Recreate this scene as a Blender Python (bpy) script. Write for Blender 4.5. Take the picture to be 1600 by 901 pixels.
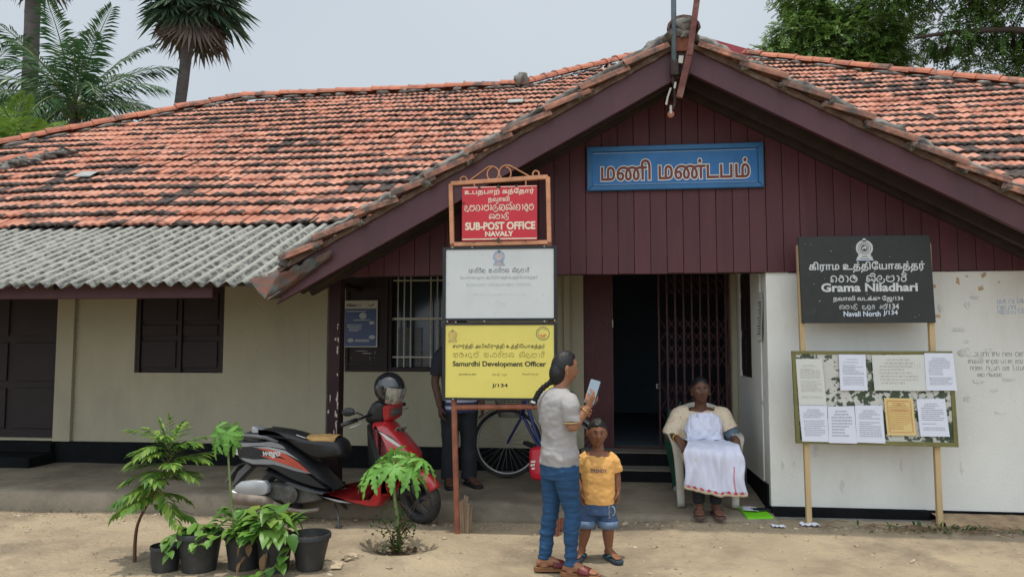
import bpy, bmesh, math, random, mathutils
import numpy as np
from mathutils import Vector, Matrix, Euler, noise
from math import sin, cos, pi, radians as R, sqrt

for o in list(bpy.data.objects):
    bpy.data.objects.remove(o)
S = bpy.context.scene
COL = S.collection
rnd = random.Random(7)

# ------------------------------------------------------------------ camera
cam = bpy.data.cameras.new('camera')
cam.sensor_width = 36.0
cam.lens = 36.0 * 1180.0 / 1600.0
cam.clip_end = 2000
camo = bpy.data.objects.new('camera', cam)
COL.objects.link(camo)
camo.location = (0, 0, 1.5)
camo.rotation_euler = (R(90 + 4.1), 0, R(6.5))
S.camera = camo

# ------------------------------------------------------------------ sky, sun, exposure
SUN_EL, SUN_AZ = R(86.5), R(-160)        # azimuth from +Y (behind the building) towards +X
w = bpy.data.worlds.new('World')
S.world = w
w.use_nodes = True
nt = w.node_tree
nt.nodes.clear()
sky = nt.nodes.new('ShaderNodeTexSky')
sky.sky_type = 'NISHITA'
sky.sun_disc = False
sky.sun_elevation = SUN_EL
sky.sun_rotation = SUN_AZ
sky.air_density = 1.0
sky.dust_density = 6.0
sky.ozone_density = 1.0
mixn = nt.nodes.new('ShaderNodeMixRGB')          # thin even cloud veil over the blue
mixn.blend_type = 'MIX'
mixn.inputs[0].default_value = 0.82
mixn.inputs[2].default_value = (5.85, 6.45, 7.0, 1)
tcw = nt.nodes.new('ShaderNodeTexCoord')
nzw = nt.nodes.new('ShaderNodeTexNoise')
nzw.inputs['Scale'].default_value = 1.6
nzw.inputs['Detail'].default_value = 3
rw = nt.nodes.new('ShaderNodeMapRange')
rw.inputs[1].default_value = .3
rw.inputs[2].default_value = .7
rw.inputs[3].default_value = .74
rw.inputs[4].default_value = .92
nt.links.new(tcw.outputs['Generated'], nzw.inputs['Vector'])
nt.links.new(nzw.outputs[0], rw.inputs[0])
nt.links.new(rw.outputs[0], mixn.inputs[0])
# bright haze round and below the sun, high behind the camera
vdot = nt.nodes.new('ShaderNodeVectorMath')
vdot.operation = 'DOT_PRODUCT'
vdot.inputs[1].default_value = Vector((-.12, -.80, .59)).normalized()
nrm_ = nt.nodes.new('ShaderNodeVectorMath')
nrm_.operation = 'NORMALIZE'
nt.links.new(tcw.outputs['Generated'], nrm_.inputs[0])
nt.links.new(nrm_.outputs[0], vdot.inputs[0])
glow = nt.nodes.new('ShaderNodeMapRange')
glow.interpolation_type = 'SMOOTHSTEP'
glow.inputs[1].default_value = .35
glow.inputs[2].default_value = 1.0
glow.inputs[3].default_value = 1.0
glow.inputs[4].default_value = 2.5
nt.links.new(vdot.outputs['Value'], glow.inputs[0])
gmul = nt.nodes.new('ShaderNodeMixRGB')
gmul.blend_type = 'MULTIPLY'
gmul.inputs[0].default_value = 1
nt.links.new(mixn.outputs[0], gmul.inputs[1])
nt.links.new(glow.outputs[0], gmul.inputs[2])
bg = nt.nodes.new('ShaderNodeBackground')
bg.inputs[1].default_value = 0.10
wo = nt.nodes.new('ShaderNodeOutputWorld')
nt.links.new(sky.outputs[0], mixn.inputs[1])
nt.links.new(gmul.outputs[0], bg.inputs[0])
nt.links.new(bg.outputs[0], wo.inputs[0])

sl = bpy.data.lights.new('sun', 'SUN')
sl.energy = 2.4
sl.angle = R(1.2)
sl.color = (1.0, .95, .87)
so = bpy.data.objects.new('sun', sl)
COL.objects.link(so)
sd = Vector((sin(SUN_AZ) * cos(SUN_EL), cos(SUN_AZ) * cos(SUN_EL), sin(SUN_EL)))
so.rotation_euler = (-sd).to_track_quat('-Z', 'Y').to_euler()
so.location = sd * 50

S.view_settings.view_transform = 'Standard'
S.view_settings.look = 'None'
S.view_settings.exposure = 0.16
S.view_settings.gamma = 1.0
S.view_settings.use_curve_mapping = False
S.render.engine = 'CYCLES'
S.cycles.max_bounces = 8
S.cycles.transparent_max_bounces = 12

# ------------------------------------------------------------------ materials
def mat(name, col, rough=.7, var=.18, scale=6.0, bump=.15, bscale=60.0, metal=0.0, spec=.4,
        dirt=None, dcol=(.03, .03, .03), dscale=3.0, dsize=(.55, .7), island=0.0, icol=None,
        stretch=(1, 1, 1), coat=0.0, sub=0.0, alpha=None, trans=0.0, ddetail=8, streak=None, valley=None):
    m = bpy.data.materials.new(name)
    m.use_nodes = True
    t = m.node_tree
    N, L = t.nodes, t.links
    b = N['Principled BSDF']
    tc = N.new('ShaderNodeTexCoord')
    mp = N.new('ShaderNodeMapping')
    mp.inputs['Scale'].default_value = stretch
    L.new(tc.outputs['Object'], mp.inputs[0])
    n1 = N.new('ShaderNodeTexNoise')
    n1.inputs['Scale'].default_value = scale
    n1.inputs['Detail'].default_value = 8
    n1.inputs['Roughness'].default_value = .65
    L.new(mp.outputs[0], n1.inputs['Vector'])
    mr = N.new('ShaderNodeMapRange')
    mr.inputs[1].default_value = .3
    mr.inputs[2].default_value = .7
    mr.inputs[3].default_value = 1 - var
    mr.inputs[4].default_value = 1 + var
    L.new(n1.outputs[0], mr.inputs[0])
    mul = N.new('ShaderNodeMixRGB')
    mul.blend_type = 'MULTIPLY'
    mul.inputs[0].default_value = 1
    mul.inputs[1].default_value = (*col, 1)
    L.new(mr.outputs[0], mul.inputs[2])
    out = mul.outputs[0]
    if icol:
        g = N.new('ShaderNodeNewGeometry')
        cr = N.new('ShaderNodeValToRGB')
        els = cr.color_ramp.elements
        for k, c in enumerate(icol):
            e = els[k] if k < 2 else els.new(.5)
        for k, c in enumerate(icol):
            els[k].position = k / max(1, len(icol) - 1)
            els[k].color = (*c, 1)
        L.new(g.outputs['Random Per Island'], cr.inputs[0])
        L.new(cr.outputs[0], mul.inputs[1])
    if dirt:
        n2 = N.new('ShaderNodeTexNoise')
        n2.inputs['Scale'].default_value = dscale
        n2.inputs['Detail'].default_value = ddetail
        n2.inputs['Roughness'].default_value = .7
        if streak:
            mp2 = N.new('ShaderNodeMapping')
            mp2.inputs['Scale'].default_value = streak
            L.new(tc.outputs['Object'], mp2.inputs[0])
            L.new(mp2.outputs[0], n2.inputs['Vector'])
        else:
            L.new(mp.outputs[0], n2.inputs['Vector'])
        r2 = N.new('ShaderNodeMapRange')
        r2.inputs[1].default_value = dsize[0]
        r2.inputs[2].default_value = dsize[1]
        r2.inputs[3].default_value = 0
        r2.inputs[4].default_value = dirt
        L.new(n2.outputs[0], r2.inputs[0])
        mx = N.new('ShaderNodeMixRGB')
        mx.inputs[2].default_value = (*dcol, 1)
        fac = r2.outputs[0]
        if valley:                       # growth keeps to the hollows of the corrugation
            sx_ = N.new('ShaderNodeSeparateXYZ')
            L.new(tc.outputs['Object'], sx_.inputs[0])
            a1 = N.new('ShaderNodeMath'); a1.operation = 'MULTIPLY_ADD'
            a1.inputs[1].default_value = 2 * pi / valley[0]
            a1.inputs[2].default_value = valley[1]
            L.new(sx_.outputs[0], a1.inputs[0])
            a2 = N.new('ShaderNodeMath'); a2.operation = 'COSINE'
            L.new(a1.outputs[0], a2.inputs[0])
            a3 = N.new('ShaderNodeMapRange')
            a3.inputs[1].default_value = .85
            a3.inputs[2].default_value = .1
            a3.inputs[3].default_value = .12
            a3.inputs[4].default_value = 1.0
            L.new(a2.outputs[0], a3.inputs[0])
            a4 = N.new('ShaderNodeMath'); a4.operation = 'MULTIPLY'
            L.new(fac, a4.inputs[0])
            L.new(a3.outputs[0], a4.inputs[1])
            fac = a4.outputs[0]
        L.new(fac, mx.inputs[0])
        L.new(out, mx.inputs[1])
        out = mx.outputs[0]
    L.new(out, b.inputs['Base Color'])
    b.inputs['Roughness'].default_value = rough
    b.inputs['Metallic'].default_value = metal
    b.inputs['Specular IOR Level'].default_value = spec
    if coat:
        b.inputs['Coat Weight'].default_value = coat
        b.inputs['Coat Roughness'].default_value = .08
    if sub:
        b.inputs['Subsurface Weight'].default_value = sub
        b.inputs['Subsurface Radius'].default_value = (.02, .008, .004)
        b.inputs['Subsurface Scale'].default_value = .5
    if trans:
        b.inputs['Transmission Weight'].default_value = trans
    if bump:
        n3 = N.new('ShaderNodeTexNoise')
        n3.inputs['Scale'].default_value = bscale
        n3.inputs['Detail'].default_value = 6
        L.new(mp.outputs[0], n3.inputs['Vector'])
        bp = N.new('ShaderNodeBump')
        bp.inputs['Strength'].default_value = bump
        bp.inputs['Distance'].default_value = .02
        L.new(n3.outputs[0], bp.inputs['Height'])
        L.new(bp.outputs[0], b.inputs['Normal'])
    m['_out'] = 0
    return m

def leafmat(name, cols, rough=.5, trans=.25):
    """foliage: several greens chosen per leaf, light passes through the blade"""
    m = bpy.data.materials.new(name)
    m.use_nodes = True
    t = m.node_tree
    N, L = t.nodes, t.links
    b = N['Principled BSDF']
    g = N.new('ShaderNodeNewGeometry')
    cr = N.new('ShaderNodeValToRGB')
    els = cr.color_ramp.elements
    for k in range(2, len(cols)):
        els.new(.5)
    for k, c in enumerate(cols):
        els[k].position = k / (len(cols) - 1)
        els[k].color = (*c, 1)
    L.new(g.outputs['Random Per Island'], cr.inputs[0])
    L.new(cr.outputs[0], b.inputs['Base Color'])
    b.inputs['Roughness'].default_value = rough
    b.inputs['Specular IOR Level'].default_value = .35
    tr = N.new('ShaderNodeBsdfTranslucent')
    L.new(cr.outputs[0], tr.inputs[0])
    mx = N.new('ShaderNodeMixShader')
    mx.inputs[0].default_value = trans
    L.new(b.outputs[0], mx.inputs[1])
    L.new(tr.outputs[0], mx.inputs[2])
    L.new(mx.outputs[0], N['Material Output'].inputs[0])
    return m

# ------------------------------------------------------------------ mesh builder
class MB:
    def __init__(s):
        s.v, s.f, s.m = [], [], []
    def add(s, vs, fs, m=0):
        n = len(s.v)
        s.v += [Vector(p) for p in vs]
        s.f += [tuple(i + n for i in q) for q in fs]
        s.m += [m] * len(fs)
        return s
    def box(s, c, d, rot=None, m=0):
        c = Vector(c)
        hx, hy, hz = d[0] / 2, d[1] / 2, d[2] / 2
        vs = [Vector((x, y, z)) for x in (-hx, hx) for y in (-hy, hy) for z in (-hz, hz)]
        if rot is not None:
            q = rot if isinstance(rot, Matrix) else Euler(rot).to_matrix()
            vs = [q @ p for p in vs]
        return s.add([c + p for p in vs], [(0, 1, 3, 2), (4, 6, 7, 5), (0, 4, 5, 1), (2, 3, 7, 6), (0, 2, 6, 4), (1, 5, 7, 3)], m)
    def bx(s, x0, x1, y0, y1, z0, z1, m=0):
        return s.box(((x0 + x1) / 2, (y0 + y1) / 2, (z0 + z1) / 2), (x1 - x0, y1 - y0, z1 - z0), None, m)
    def beam(s, p0, p1, wd, h, up=(0, 0, 1), m=0):
        p0, p1 = Vector(p0), Vector(p1)
        d = p1 - p0
        t = d.normalized()
        a = t.cross(Vector(up))
        if a.length < 1e-4:
            a = t.cross(Vector((1, 0, 0)))
        a.normalize()
        b = a.cross(t)
        q = Matrix((t, a, b)).transposed()
        return s.box((p0 + p1) / 2, (d.length, wd, h), q, m)
    def tube(s, pts, r, n=8, m=0, closed=False, flat=None, caps=True):
        pts = [Vector(p) for p in pts]
        k = len(pts)
        rs = r if isinstance(r, (list, tuple)) else [r] * k
        rings = []
        prev = None
        for i, p in enumerate(pts):
            if closed:
                t = pts[(i + 1) % k] - pts[i - 1]
            else:
                t = pts[min(i + 1, k - 1)] - pts[max(i - 1, 0)]
            if t.length < 1e-9:
                t = Vector((0, 0, 1))
            t.normalize()
            if prev is None:
                a = t.cross(Vector((0, 0, 1)))
                if a.length < .05:
                    a = t.cross(Vector((1, 0, 0)))
            else:
                a = prev - t * prev.dot(t)
            a.normalize()
            prev = a
            b = t.cross(a)
            ra = rs[i]
            if isinstance(ra, (list, tuple)):
                r1, r2 = ra
            else:
                r1 = r2 = ra
            rings.append([p + a * (cos(2 * pi * j / n) * r1) + b * (sin(2 * pi * j / n) * r2) for j in range(n)])
        s.loft(rings, m, closed, caps)
        return s
    def loft(s, rings, m=0, closed=False, caps=True):
        n = len(rings[0])
        vs = [p for r_ in rings for p in r_]
        fs = []
        k = len(rings)
        for i in range(k if closed else k - 1):
            i2 = (i + 1) % k
            for j in range(n):
                j2 = (j + 1) % n
                fs.append((i * n + j, i * n + j2, i2 * n + j2, i2 * n + j))
        if caps and not closed:
            fs.append(tuple(range(n))[::-1])
            fs.append(tuple((k - 1) * n + j for j in range(n)))
        return s.add(vs, fs, m)
    def lathe(s, prof, n=24, org=(0, 0, 0), M=None, m=0):
        org = Vector(org)
        rings = []
        for (r, z) in prof:
            ring = [Vector((r * cos(2 * pi * j / n), r * sin(2 * pi * j / n), z)) for j in range(n)]
            if M is not None:
                ring = [M @ p for p in ring]
            rings.append([org + p for p in ring])
        return s.loft(rings, m)
    def prism(s, out, a, b, fn, m=0):
        """outline (u,v) extruded from depth a to b; fn(u,v,d) -> point"""
        n = len(out)
        vs = [fn(u, v, a) for u, v in out] + [fn(u, v, b) for u, v in out]
        fs = [tuple(range(n)), tuple(range(2 * n - 1, n - 1, -1))]
        fs += [(i, i + n, (i + 1) % n + n, (i + 1) % n) for i in range(n)]
        return s.add(vs, fs, m)
    def ball(s, c, r, n=12, k=8, rot=None, m=0, wob=0.0, seed=0):
        c = Vector(c)
        rr = (r, r, r) if not isinstance(r, (tuple, list)) else r
        vs = []
        for i in range(k + 1):
            th = pi * i / k
            for j in range(n):
                ph = 2 * pi * j / n
                d = Vector((sin(th) * cos(ph), sin(th) * sin(ph), cos(th)))
                f = 1 + (wob * noise.noise(d * 2.2 + Vector((seed, seed * .7, 0))) if wob else 0)
                p = Vector((d.x * rr[0] * f, d.y * rr[1] * f, d.z * rr[2] * f))
                if rot is not None:
                    p = rot @ p
                vs.append(c + p)
        fs = [(i * n + j, (i + 1) * n + j, (i + 1) * n + (j + 1) % n, i * n + (j + 1) % n) for i in range(k) for j in range(n)]
        return s.add(vs, fs, m)
    def grid(s, nu, nv, fn, m=0):
        vs = [fn(i / (nu - 1), j / (nv - 1)) for i in range(nu) for j in range(nv)]
        fs = [(i * nv + j, (i + 1) * nv + j, (i + 1) * nv + j + 1, i * nv + j + 1) for i in range(nu - 1) for j in range(nv - 1)]
        return s.add(vs, fs, m)

def wmat(o):
    m = Matrix.LocRotScale(o.location, o.rotation_euler, o.scale)
    return wmat(o.parent) @ m if o.parent else m

def obj(name, mb, mats, parent=None, local=False, smooth=False, bevel=0.0, solid=0.0, sub=0, auto=None, org=None):
    me = bpy.data.meshes.new(name)
    vs = mb.v
    o = bpy.data.objects.new(name, me)
    COL.objects.link(o)
    if parent is not None:
        o.parent = parent
        if not local:
            iv = wmat(parent).inverted()
            vs = [iv @ p for p in vs]
    if org is not None:
        og = Vector(org)
        if parent is not None and not local:
            og = wmat(parent).inverted() @ og
        vs = [p - og for p in vs]
        o.location = og
    me.from_pydata([tuple(p) for p in vs], [], mb.f)
    if not isinstance(mats, (list, tuple)):
        mats = [mats]
    for q in mats:
        me.materials.append(q)
    if len(mats) > 1:
        me.polygons.foreach_set('material_index', mb.m)
    bm = bmesh.new()
    bm.from_mesh(me)
    if not getattr(mb, 'sheet', False):
        bmesh.ops.recalc_face_normals(bm, faces=bm.faces)
    bm.to_mesh(me)
    bm.free()
    if smooth or auto:
        me.polygons.foreach_set('use_smooth', [True] * len(me.polygons))
    if auto:
        me.set_sharp_from_angle(angle=R(auto))
    me.update()
    if solid:
        q = o.modifiers.new('thick', 'SOLIDIFY')
        q.thickness = solid
        q.offset = 0
    if bevel:
        q = o.modifiers.new('edge', 'BEVEL')
        q.width = bevel
        q.segments = 2
        q.limit_method = 'ANGLE'
        q.angle_limit = R(40)
    if sub:
        q = o.modifiers.new('sub', 'SUBSURF')
        q.levels = q.render_levels = sub
    return o

def loose(mb):
    """the separate pieces of a builder, each as its own builder"""
    par = list(range(len(mb.v)))
    def find(i):
        while par[i] != i:
            par[i] = par[par[i]]
            i = par[i]
        return i
    for f in mb.f:
        for i in f[1:]:
            par[find(i)] = find(f[0])
    grp = {}
    for f, m in zip(mb.f, mb.m):
        grp.setdefault(find(f[0]), []).append((f, m))
    out = []
    for fs in grp.values():
        q, idx = MB(), {}
        for f, m in fs:
            for i in f:
                if i not in idx:
                    idx[i] = len(q.v)
                    q.v.append(mb.v[i])
            q.f.append(tuple(idx[i] for i in f))
            q.m.append(m)
        if getattr(mb, 'sheet', False):
            q.sheet = True
        out.append(q)
    return out

def each(name, mb, m, parent, **k):
    return [obj(name, q, m, parent, **k) for q in loose(mb)]

def tag(o, label, cat=None, group=None, kind=None):
    if label:
        o['label'] = label
    if cat:
        o['category'] = cat
    if group:
        o['group'] = group
    if kind:
        o['kind'] = kind
    return o

def thing(name, label, cat, loc=(0, 0, 0), rz=0.0, group=None):
    o = bpy.data.objects.new(name, None)
    o.empty_display_size = .1
    COL.objects.link(o)
    o.location = loc
    o.rotation_euler = (0, 0, rz)
    return tag(o, label, cat, group)

def struct(name, mb, m, **k):
    o = obj(name, mb, m, **k)
    o['kind'] = 'structure'
    return o

def text(body, parent, loc, m, height=None, width=None, bold=0.0, depth=.0015, align='CENTER', rot=(pi / 2, 0, 0), name='lettering', italic=0.0, local=False, zw=None):
    """words as a thin raised mesh; x right, readable from -Y; loc is the middle of the word's box (world)"""
    c = bpy.data.curves.new('lettering', 'FONT')
    c.body = body
    c.size = 1.0
    c.offset = bold
    c.shear = italic
    c.resolution_u = 3
    c.fill_mode = 'NONE' if 'NONE' in [e.identifier for e in c.bl_rna.properties['fill_mode'].enum_items] else 'FRONT'
    to = bpy.data.objects.new('tmp', c)
    COL.objects.link(to)
    # outlines only; filled below by winding number, as these letters have overlapping contours
    c.dimensions = '3D'
    try:
        c.fill_mode = 'HALF'
    except TypeError:
        pass
    dg = bpy.context.evaluated_depsgraph_get()
    dg.update()
    cu = to.evaluated_get(dg).to_curve(dg)
    loops = []
    for sp in cu.splines:
        if sp.type == 'BEZIER':
            bp_ = sp.bezier_points
            n = len(bp_)
            lp = []
            for i in range(n):
                p, q = bp_[i], bp_[(i + 1) % n]
                if p.handle_right_type == 'VECTOR' and q.handle_left_type == 'VECTOR':
                    seg = [p.co.copy()]
                else:
                    seg = mathutils.geometry.interpolate_bezier(p.co, p.handle_right, q.handle_left, q.co, 5)[:-1]
                lp += [(v[0], v[1]) for v in seg]
        else:
            lp = [(p.co[0], p.co[1]) for p in sp.points]
        lp = [p for k, p in enumerate(lp) if abs(p[0] - lp[k - 1][0]) + abs(p[1] - lp[k - 1][1]) > 1e-5]
        if len(lp) > 2:
            loops.append(lp)
    to.to_curve_clear()
    bpy.data.objects.remove(to)
    bpy.data.curves.remove(c)
    # clusters of contours that overlap in x
    spans = sorted(((min(p[0] for p in l), max(p[0] for p in l), l) for l in loops), key=lambda q: q[0])
    groups, end = [], -1e9
    for x0_, x1_, l in spans:
        if x0_ > end:
            groups.append([])
        groups[-1].append(l)
        end = max(end, x1_)
    V2, F2 = [], []
    area = lambda lp: sum(lp[k - 1][0] * lp[k][1] - lp[k][0] * lp[k - 1][1] for k in range(len(lp)))
    for gr in groups:
        if bold:
            bo = -math.copysign(bold, area(max(gr, key=lambda l: abs(area(l)))))
            lo = []
            for lp in gr:
                n = len(lp)
                o2 = []
                for k in range(n):
                    (ax, ay), (bx_, by_), (cx_, cy_) = lp[k - 1], lp[k], lp[(k + 1) % n]
                    e1, e2 = Vector((bx_ - ax, by_ - ay)).normalized(), Vector((cx_ - bx_, cy_ - by_)).normalized()
                    n1, n2 = Vector((-e1.y, e1.x)), Vector((-e2.y, e2.x))
                    m_ = n1 + n2
                    if m_.length < .3:
                        m_ = n1.copy()
                    m_.normalize()
                    f_ = min(1.6, 1 / max(.4, m_.dot(n1)))
                    o2.append((bx_ + m_.x * bo * f_, by_ + m_.y * bo * f_))
                lo.append(o2)
            gr = lo
        vs, ed = [], []
        for l in gr:
            n0 = len(vs)
            vs += [Vector(p) for p in l]
            ed += [(n0 + k, n0 + (k + 1) % len(l)) for k in range(len(l))]
        ov, oe, of, *_ = mathutils.geometry.delaunay_2d_cdt(vs, ed, [], 0, 1e-5)
        if not of:
            continue
        P0 = np.array([vs[i] for i, j in ed])
        P1 = np.array([vs[j] for i, j in ed])
        C_ = np.array([[sum(ov[i][d] for i in f) / len(f) for d in (0, 1)] for f in of])
        up = (P0[None, :, 1] <= C_[:, None, 1]) & (P1[None, :, 1] > C_[:, None, 1])
        dn = (P0[None, :, 1] > C_[:, None, 1]) & (P1[None, :, 1] <= C_[:, None, 1])
        cr = (P1[None, :, 0] - P0[None, :, 0]) * (C_[:, None, 1] - P0[None, :, 1]) - (C_[:, None, 0] - P0[None, :, 0]) * (P1[None, :, 1] - P0[None, :, 1])
        wn = (up & (cr > 0)).sum(1) - (dn & (cr < 0)).sum(1)
        n0 = len(V2)
        V2 += [tuple(p) for p in ov]
        F2 += [tuple(n0 + i for i in f) for f, w_ in zip(of, wn) if w_ != 0]
    xs = [p[0] for l in loops for p in l] or [0, 1]
    ys = [p[1] for l in loops for p in l] or [0, 1]
    cx, cy = (min(xs) + max(xs)) / 2, (min(ys) + max(ys)) / 2
    wx, wy = max(xs) - min(xs), max(ys) - min(ys)
    sx = sy = 1.0
    if width and height:
        sx, sy = width / wx, height / wy
    elif width:
        sx = sy = width / wx
    elif height:
        sx = sy = height / wy
    q = Euler(rot).to_matrix()
    mb = MB()
    mb.sheet = True
    mb.add([q @ Vector(((x - cx) * sx, (y - cy) * sy, depth)) + Vector(loc) for x, y in V2], F2)
    return obj(name, mb, m, parent, local=local)

def remesh(o, voxel, smooth=2, fac=.5):
    """fuse the overlapping closed lofts of o into one continuous surface"""
    q = o.modifiers.new('r', 'REMESH')
    q.mode = 'VOXEL'
    q.voxel_size = voxel
    q.use_smooth_shade = True
    if smooth:
        q2 = o.modifiers.new('s', 'SMOOTH')
        q2.factor = fac
        q2.iterations = smooth
    dg = bpy.context.evaluated_depsgraph_get()
    dg.update()
    me = bpy.data.meshes.new_from_object(o.evaluated_get(dg))
    old = o.data
    for mm in old.materials:
        if mm.name not in [x.name for x in me.materials if x]:
            me.materials.append(mm)
    o.modifiers.clear()
    o.data = me
    me.name = o.name
    bpy.data.meshes.remove(old)
    me.polygons.foreach_set('use_smooth', [True] * len(me.polygons))
    return o

def sstep(a, b, x):
    t = max(0, min(1, (x - a) / (b - a)))
    return t * t * (3 - 2 * t)
# ================================================================== setting: ground, veranda floor
def gz(x, y):
    """ground height"""
    z = .05 * sstep(-.5, .8, x) * sstep(5.5, 6.4, y)
    if 2.5 < y < 9 and abs(x) < 9:
        z += .012 * noise.noise(Vector((x * .9, y * .9, 0))) + .006 * noise.noise(Vector((x * 3.1, y * 3.1, 4))) + .005 * noise.noise(Vector((x * 8, y * 8, 9)))
        d = sqrt((x + 1.44) ** 2 + ((y - 5.45) * 1.05) ** 2)
        z += .055 * sstep(.62, .33, d) - .075 * sstep(.33, .20, d)      # mound and hollow round the papaya
    return z
def spaced(knots):
    out = []
    for (a, b, n) in knots:
        out += [a + (b - a) * i / n for i in range(n)]
    return out + [knots[-1][1]]
M_ground = mat('dusty_sand', (.325, .258, .168), .95, .17, 1.1, .9, 26, dirt=.85, dcol=(.165, .13, .09), dscale=1.25, dsize=(.46, .64), ddetail=14)
gx = spaced([(-400, -40, 6), (-40, -8, 16), (-8, 6, 230), (6, 40, 16), (40, 400, 6)])
gy = spaced([(-60, -4, 8), (-4, 3.6, 24), (3.6, 7.2, 90), (7.2, 12, 10), (12, 60, 10), (60, 600, 8)])
mb = MB()
mb.sheet = True
mb.add([(x, y, gz(x, y)) for x in gx for y in gy],
       [(i * len(gy) + j, (i + 1) * len(gy) + j, (i + 1) * len(gy) + j + 1, i * len(gy) + j + 1) for i in range(len(gx) - 1) for j in range(len(gy) - 1)])
struct('ground', mb, M_ground, smooth=True)

def vz(x, y):
    """veranda floor height: level at the left, falling to the ground in front of the gate"""
    w_ = sstep(-.9, .25, x)
    return .16 - w_ * .085 * sstep(7.6, 6.35, y)
M_cement = mat('worn_cement_floor', (.225, .19, .14), .95, .22, 2.2, .45, 28, dirt=.75, dcol=(.095, .08, .062), dscale=1.5, dsize=(.45, .68), spec=.15)
mb = MB()
def vedge(x):
    return 6.40 + .02 * noise.noise(Vector((x * 1.3, 0, 0))) + .012 * noise.noise(Vector((x * 6, 3, 0)))
NX, NY = 160, 18
def vp(u, v):
    x = -9.5 + (1.43 + 9.5) * u
    if v == 0:
        return Vector((x, vedge(x) - .012, -.06))
    if v < .08:
        return Vector((x, vedge(x) - .004, vz(x, 6.4) - .02 + .006 * noise.noise(Vector((x * 7, 1, 0)))))
    y = vedge(x) + .014 + (8.3 - 6.414) * (v - 1 / (NY - 1) * 1.0 - .058) / (1 - 1 / (NY - 1) - .058)
    y = max(y, vedge(x) + .014)
    return Vector((x, y, vz(x, y) + .004 * noise.noise(Vector((x * 2, y * 2, 0)))))
mb.grid(NX, NY, vp)
mb.sheet = True
struct('veranda_floor', mb, M_cement, auto=50)

# ================================================================== the office building
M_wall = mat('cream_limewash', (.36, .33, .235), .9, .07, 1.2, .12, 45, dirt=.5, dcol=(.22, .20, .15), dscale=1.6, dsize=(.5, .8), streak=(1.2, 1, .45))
M_white = mat('white_limewash', (.66, .655, .61), .9, .06, 1.4, .15, 40, dirt=.5, dcol=(.50, .49, .44), dscale=2.2, dsize=(.50, .78), streak=(1.3, 1, .4))
M_plinth = mat('black_plinth_paint', (.009, .010, .011), .9, .3, 5, .2, 40, dirt=.4, dcol=(.05, .047, .042), dscale=3, dsize=(.6, .8), spec=.08)
M_purple = mat('maroon_paint', (.068, .022, .028), .5, .22, 4, .1, 50, stretch=(1, 1, .25), dirt=.4, dcol=(.10, .055, .06), dscale=5, dsize=(.6, .8))
M_maroon_dk = mat('dark_maroon_paint', (.017, .009, .0095), .65, .22, 4, .1, 50)
M_plank = mat('maroon_planks', (.118, .019, .026), .6, .2, 3, .12, 45, stretch=(2, 1, .3), icol=[(.066, .019, .024), (.082, .022, .028), (.073, .019, .024), (.088, .025, .033)],
              dirt=.5, dcol=(.13, .07, .08), dscale=4, dsize=(.58, .8), streak=(9, 1, .5))
M_wood_dk = mat('dark_old_wood', (.035, .022, .018), .8, .3, 6, .2, 40)
M_tile = mat('terracotta_tile', (.4, .15, .09), .85, .20, 7, .35, 60,
             dirt=.85, dcol=(.055, .042, .036), dscale=3.2, dsize=(.54, .66), ddetail=14, streak=(1.3, .6, 1))
M_tile2 = M_tile
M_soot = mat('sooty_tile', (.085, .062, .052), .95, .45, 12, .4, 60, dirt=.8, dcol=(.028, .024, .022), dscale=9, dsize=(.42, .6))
M_ridge = mat('ridge_tile', (.4, .16, .10), .85, .2, 8, .3, 50, icol=[(.38, .13, .075), (.46, .17, .10), (.33, .12, .075)],
              dirt=.8, dcol=(.07, .062, .055), dscale=3.2, dsize=(.5, .62))
M_mortar = mat('lime_mortar', (.20, .19, .17), .95, .35, 7, .8, 24, dirt=.8, dcol=(.05, .048, .045), dscale=6, dsize=(.46, .6))
M_asb = mat('grey_cement_sheet', (.295, .295, .262), .95, .10, 5, .12, 80, dirt=1.0, dcol=(.045, .045, .042), dscale=16, dsize=(.36, .58), ddetail=12, streak=(1.0, .8, 1), valley=(.146, -2 * pi * .6 / .146))
M_tin = mat('galvanised_tin', (.07, .075, .07), .8, .35, 7, .6, 18, spec=.15, dirt=.9, dcol=(.13, .055, .035), dscale=6, dsize=(.44, .58))
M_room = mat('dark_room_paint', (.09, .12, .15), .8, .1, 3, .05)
M_iron = mat('maroon_gate_iron', (.075, .020, .024), .5, .25, 12, .1, 60, metal=.2)
M_bar = mat('cream_window_bars', (.42, .40, .34), .5, .15, 12, .05)
M_glass = mat('dim_window_glass', (.02, .03, .035), .12, .1, 3, 0, spec=.5)
M_vent = mat('dark_holes', (.02, .018, .015), .9, .1, 5, 0)

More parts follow.
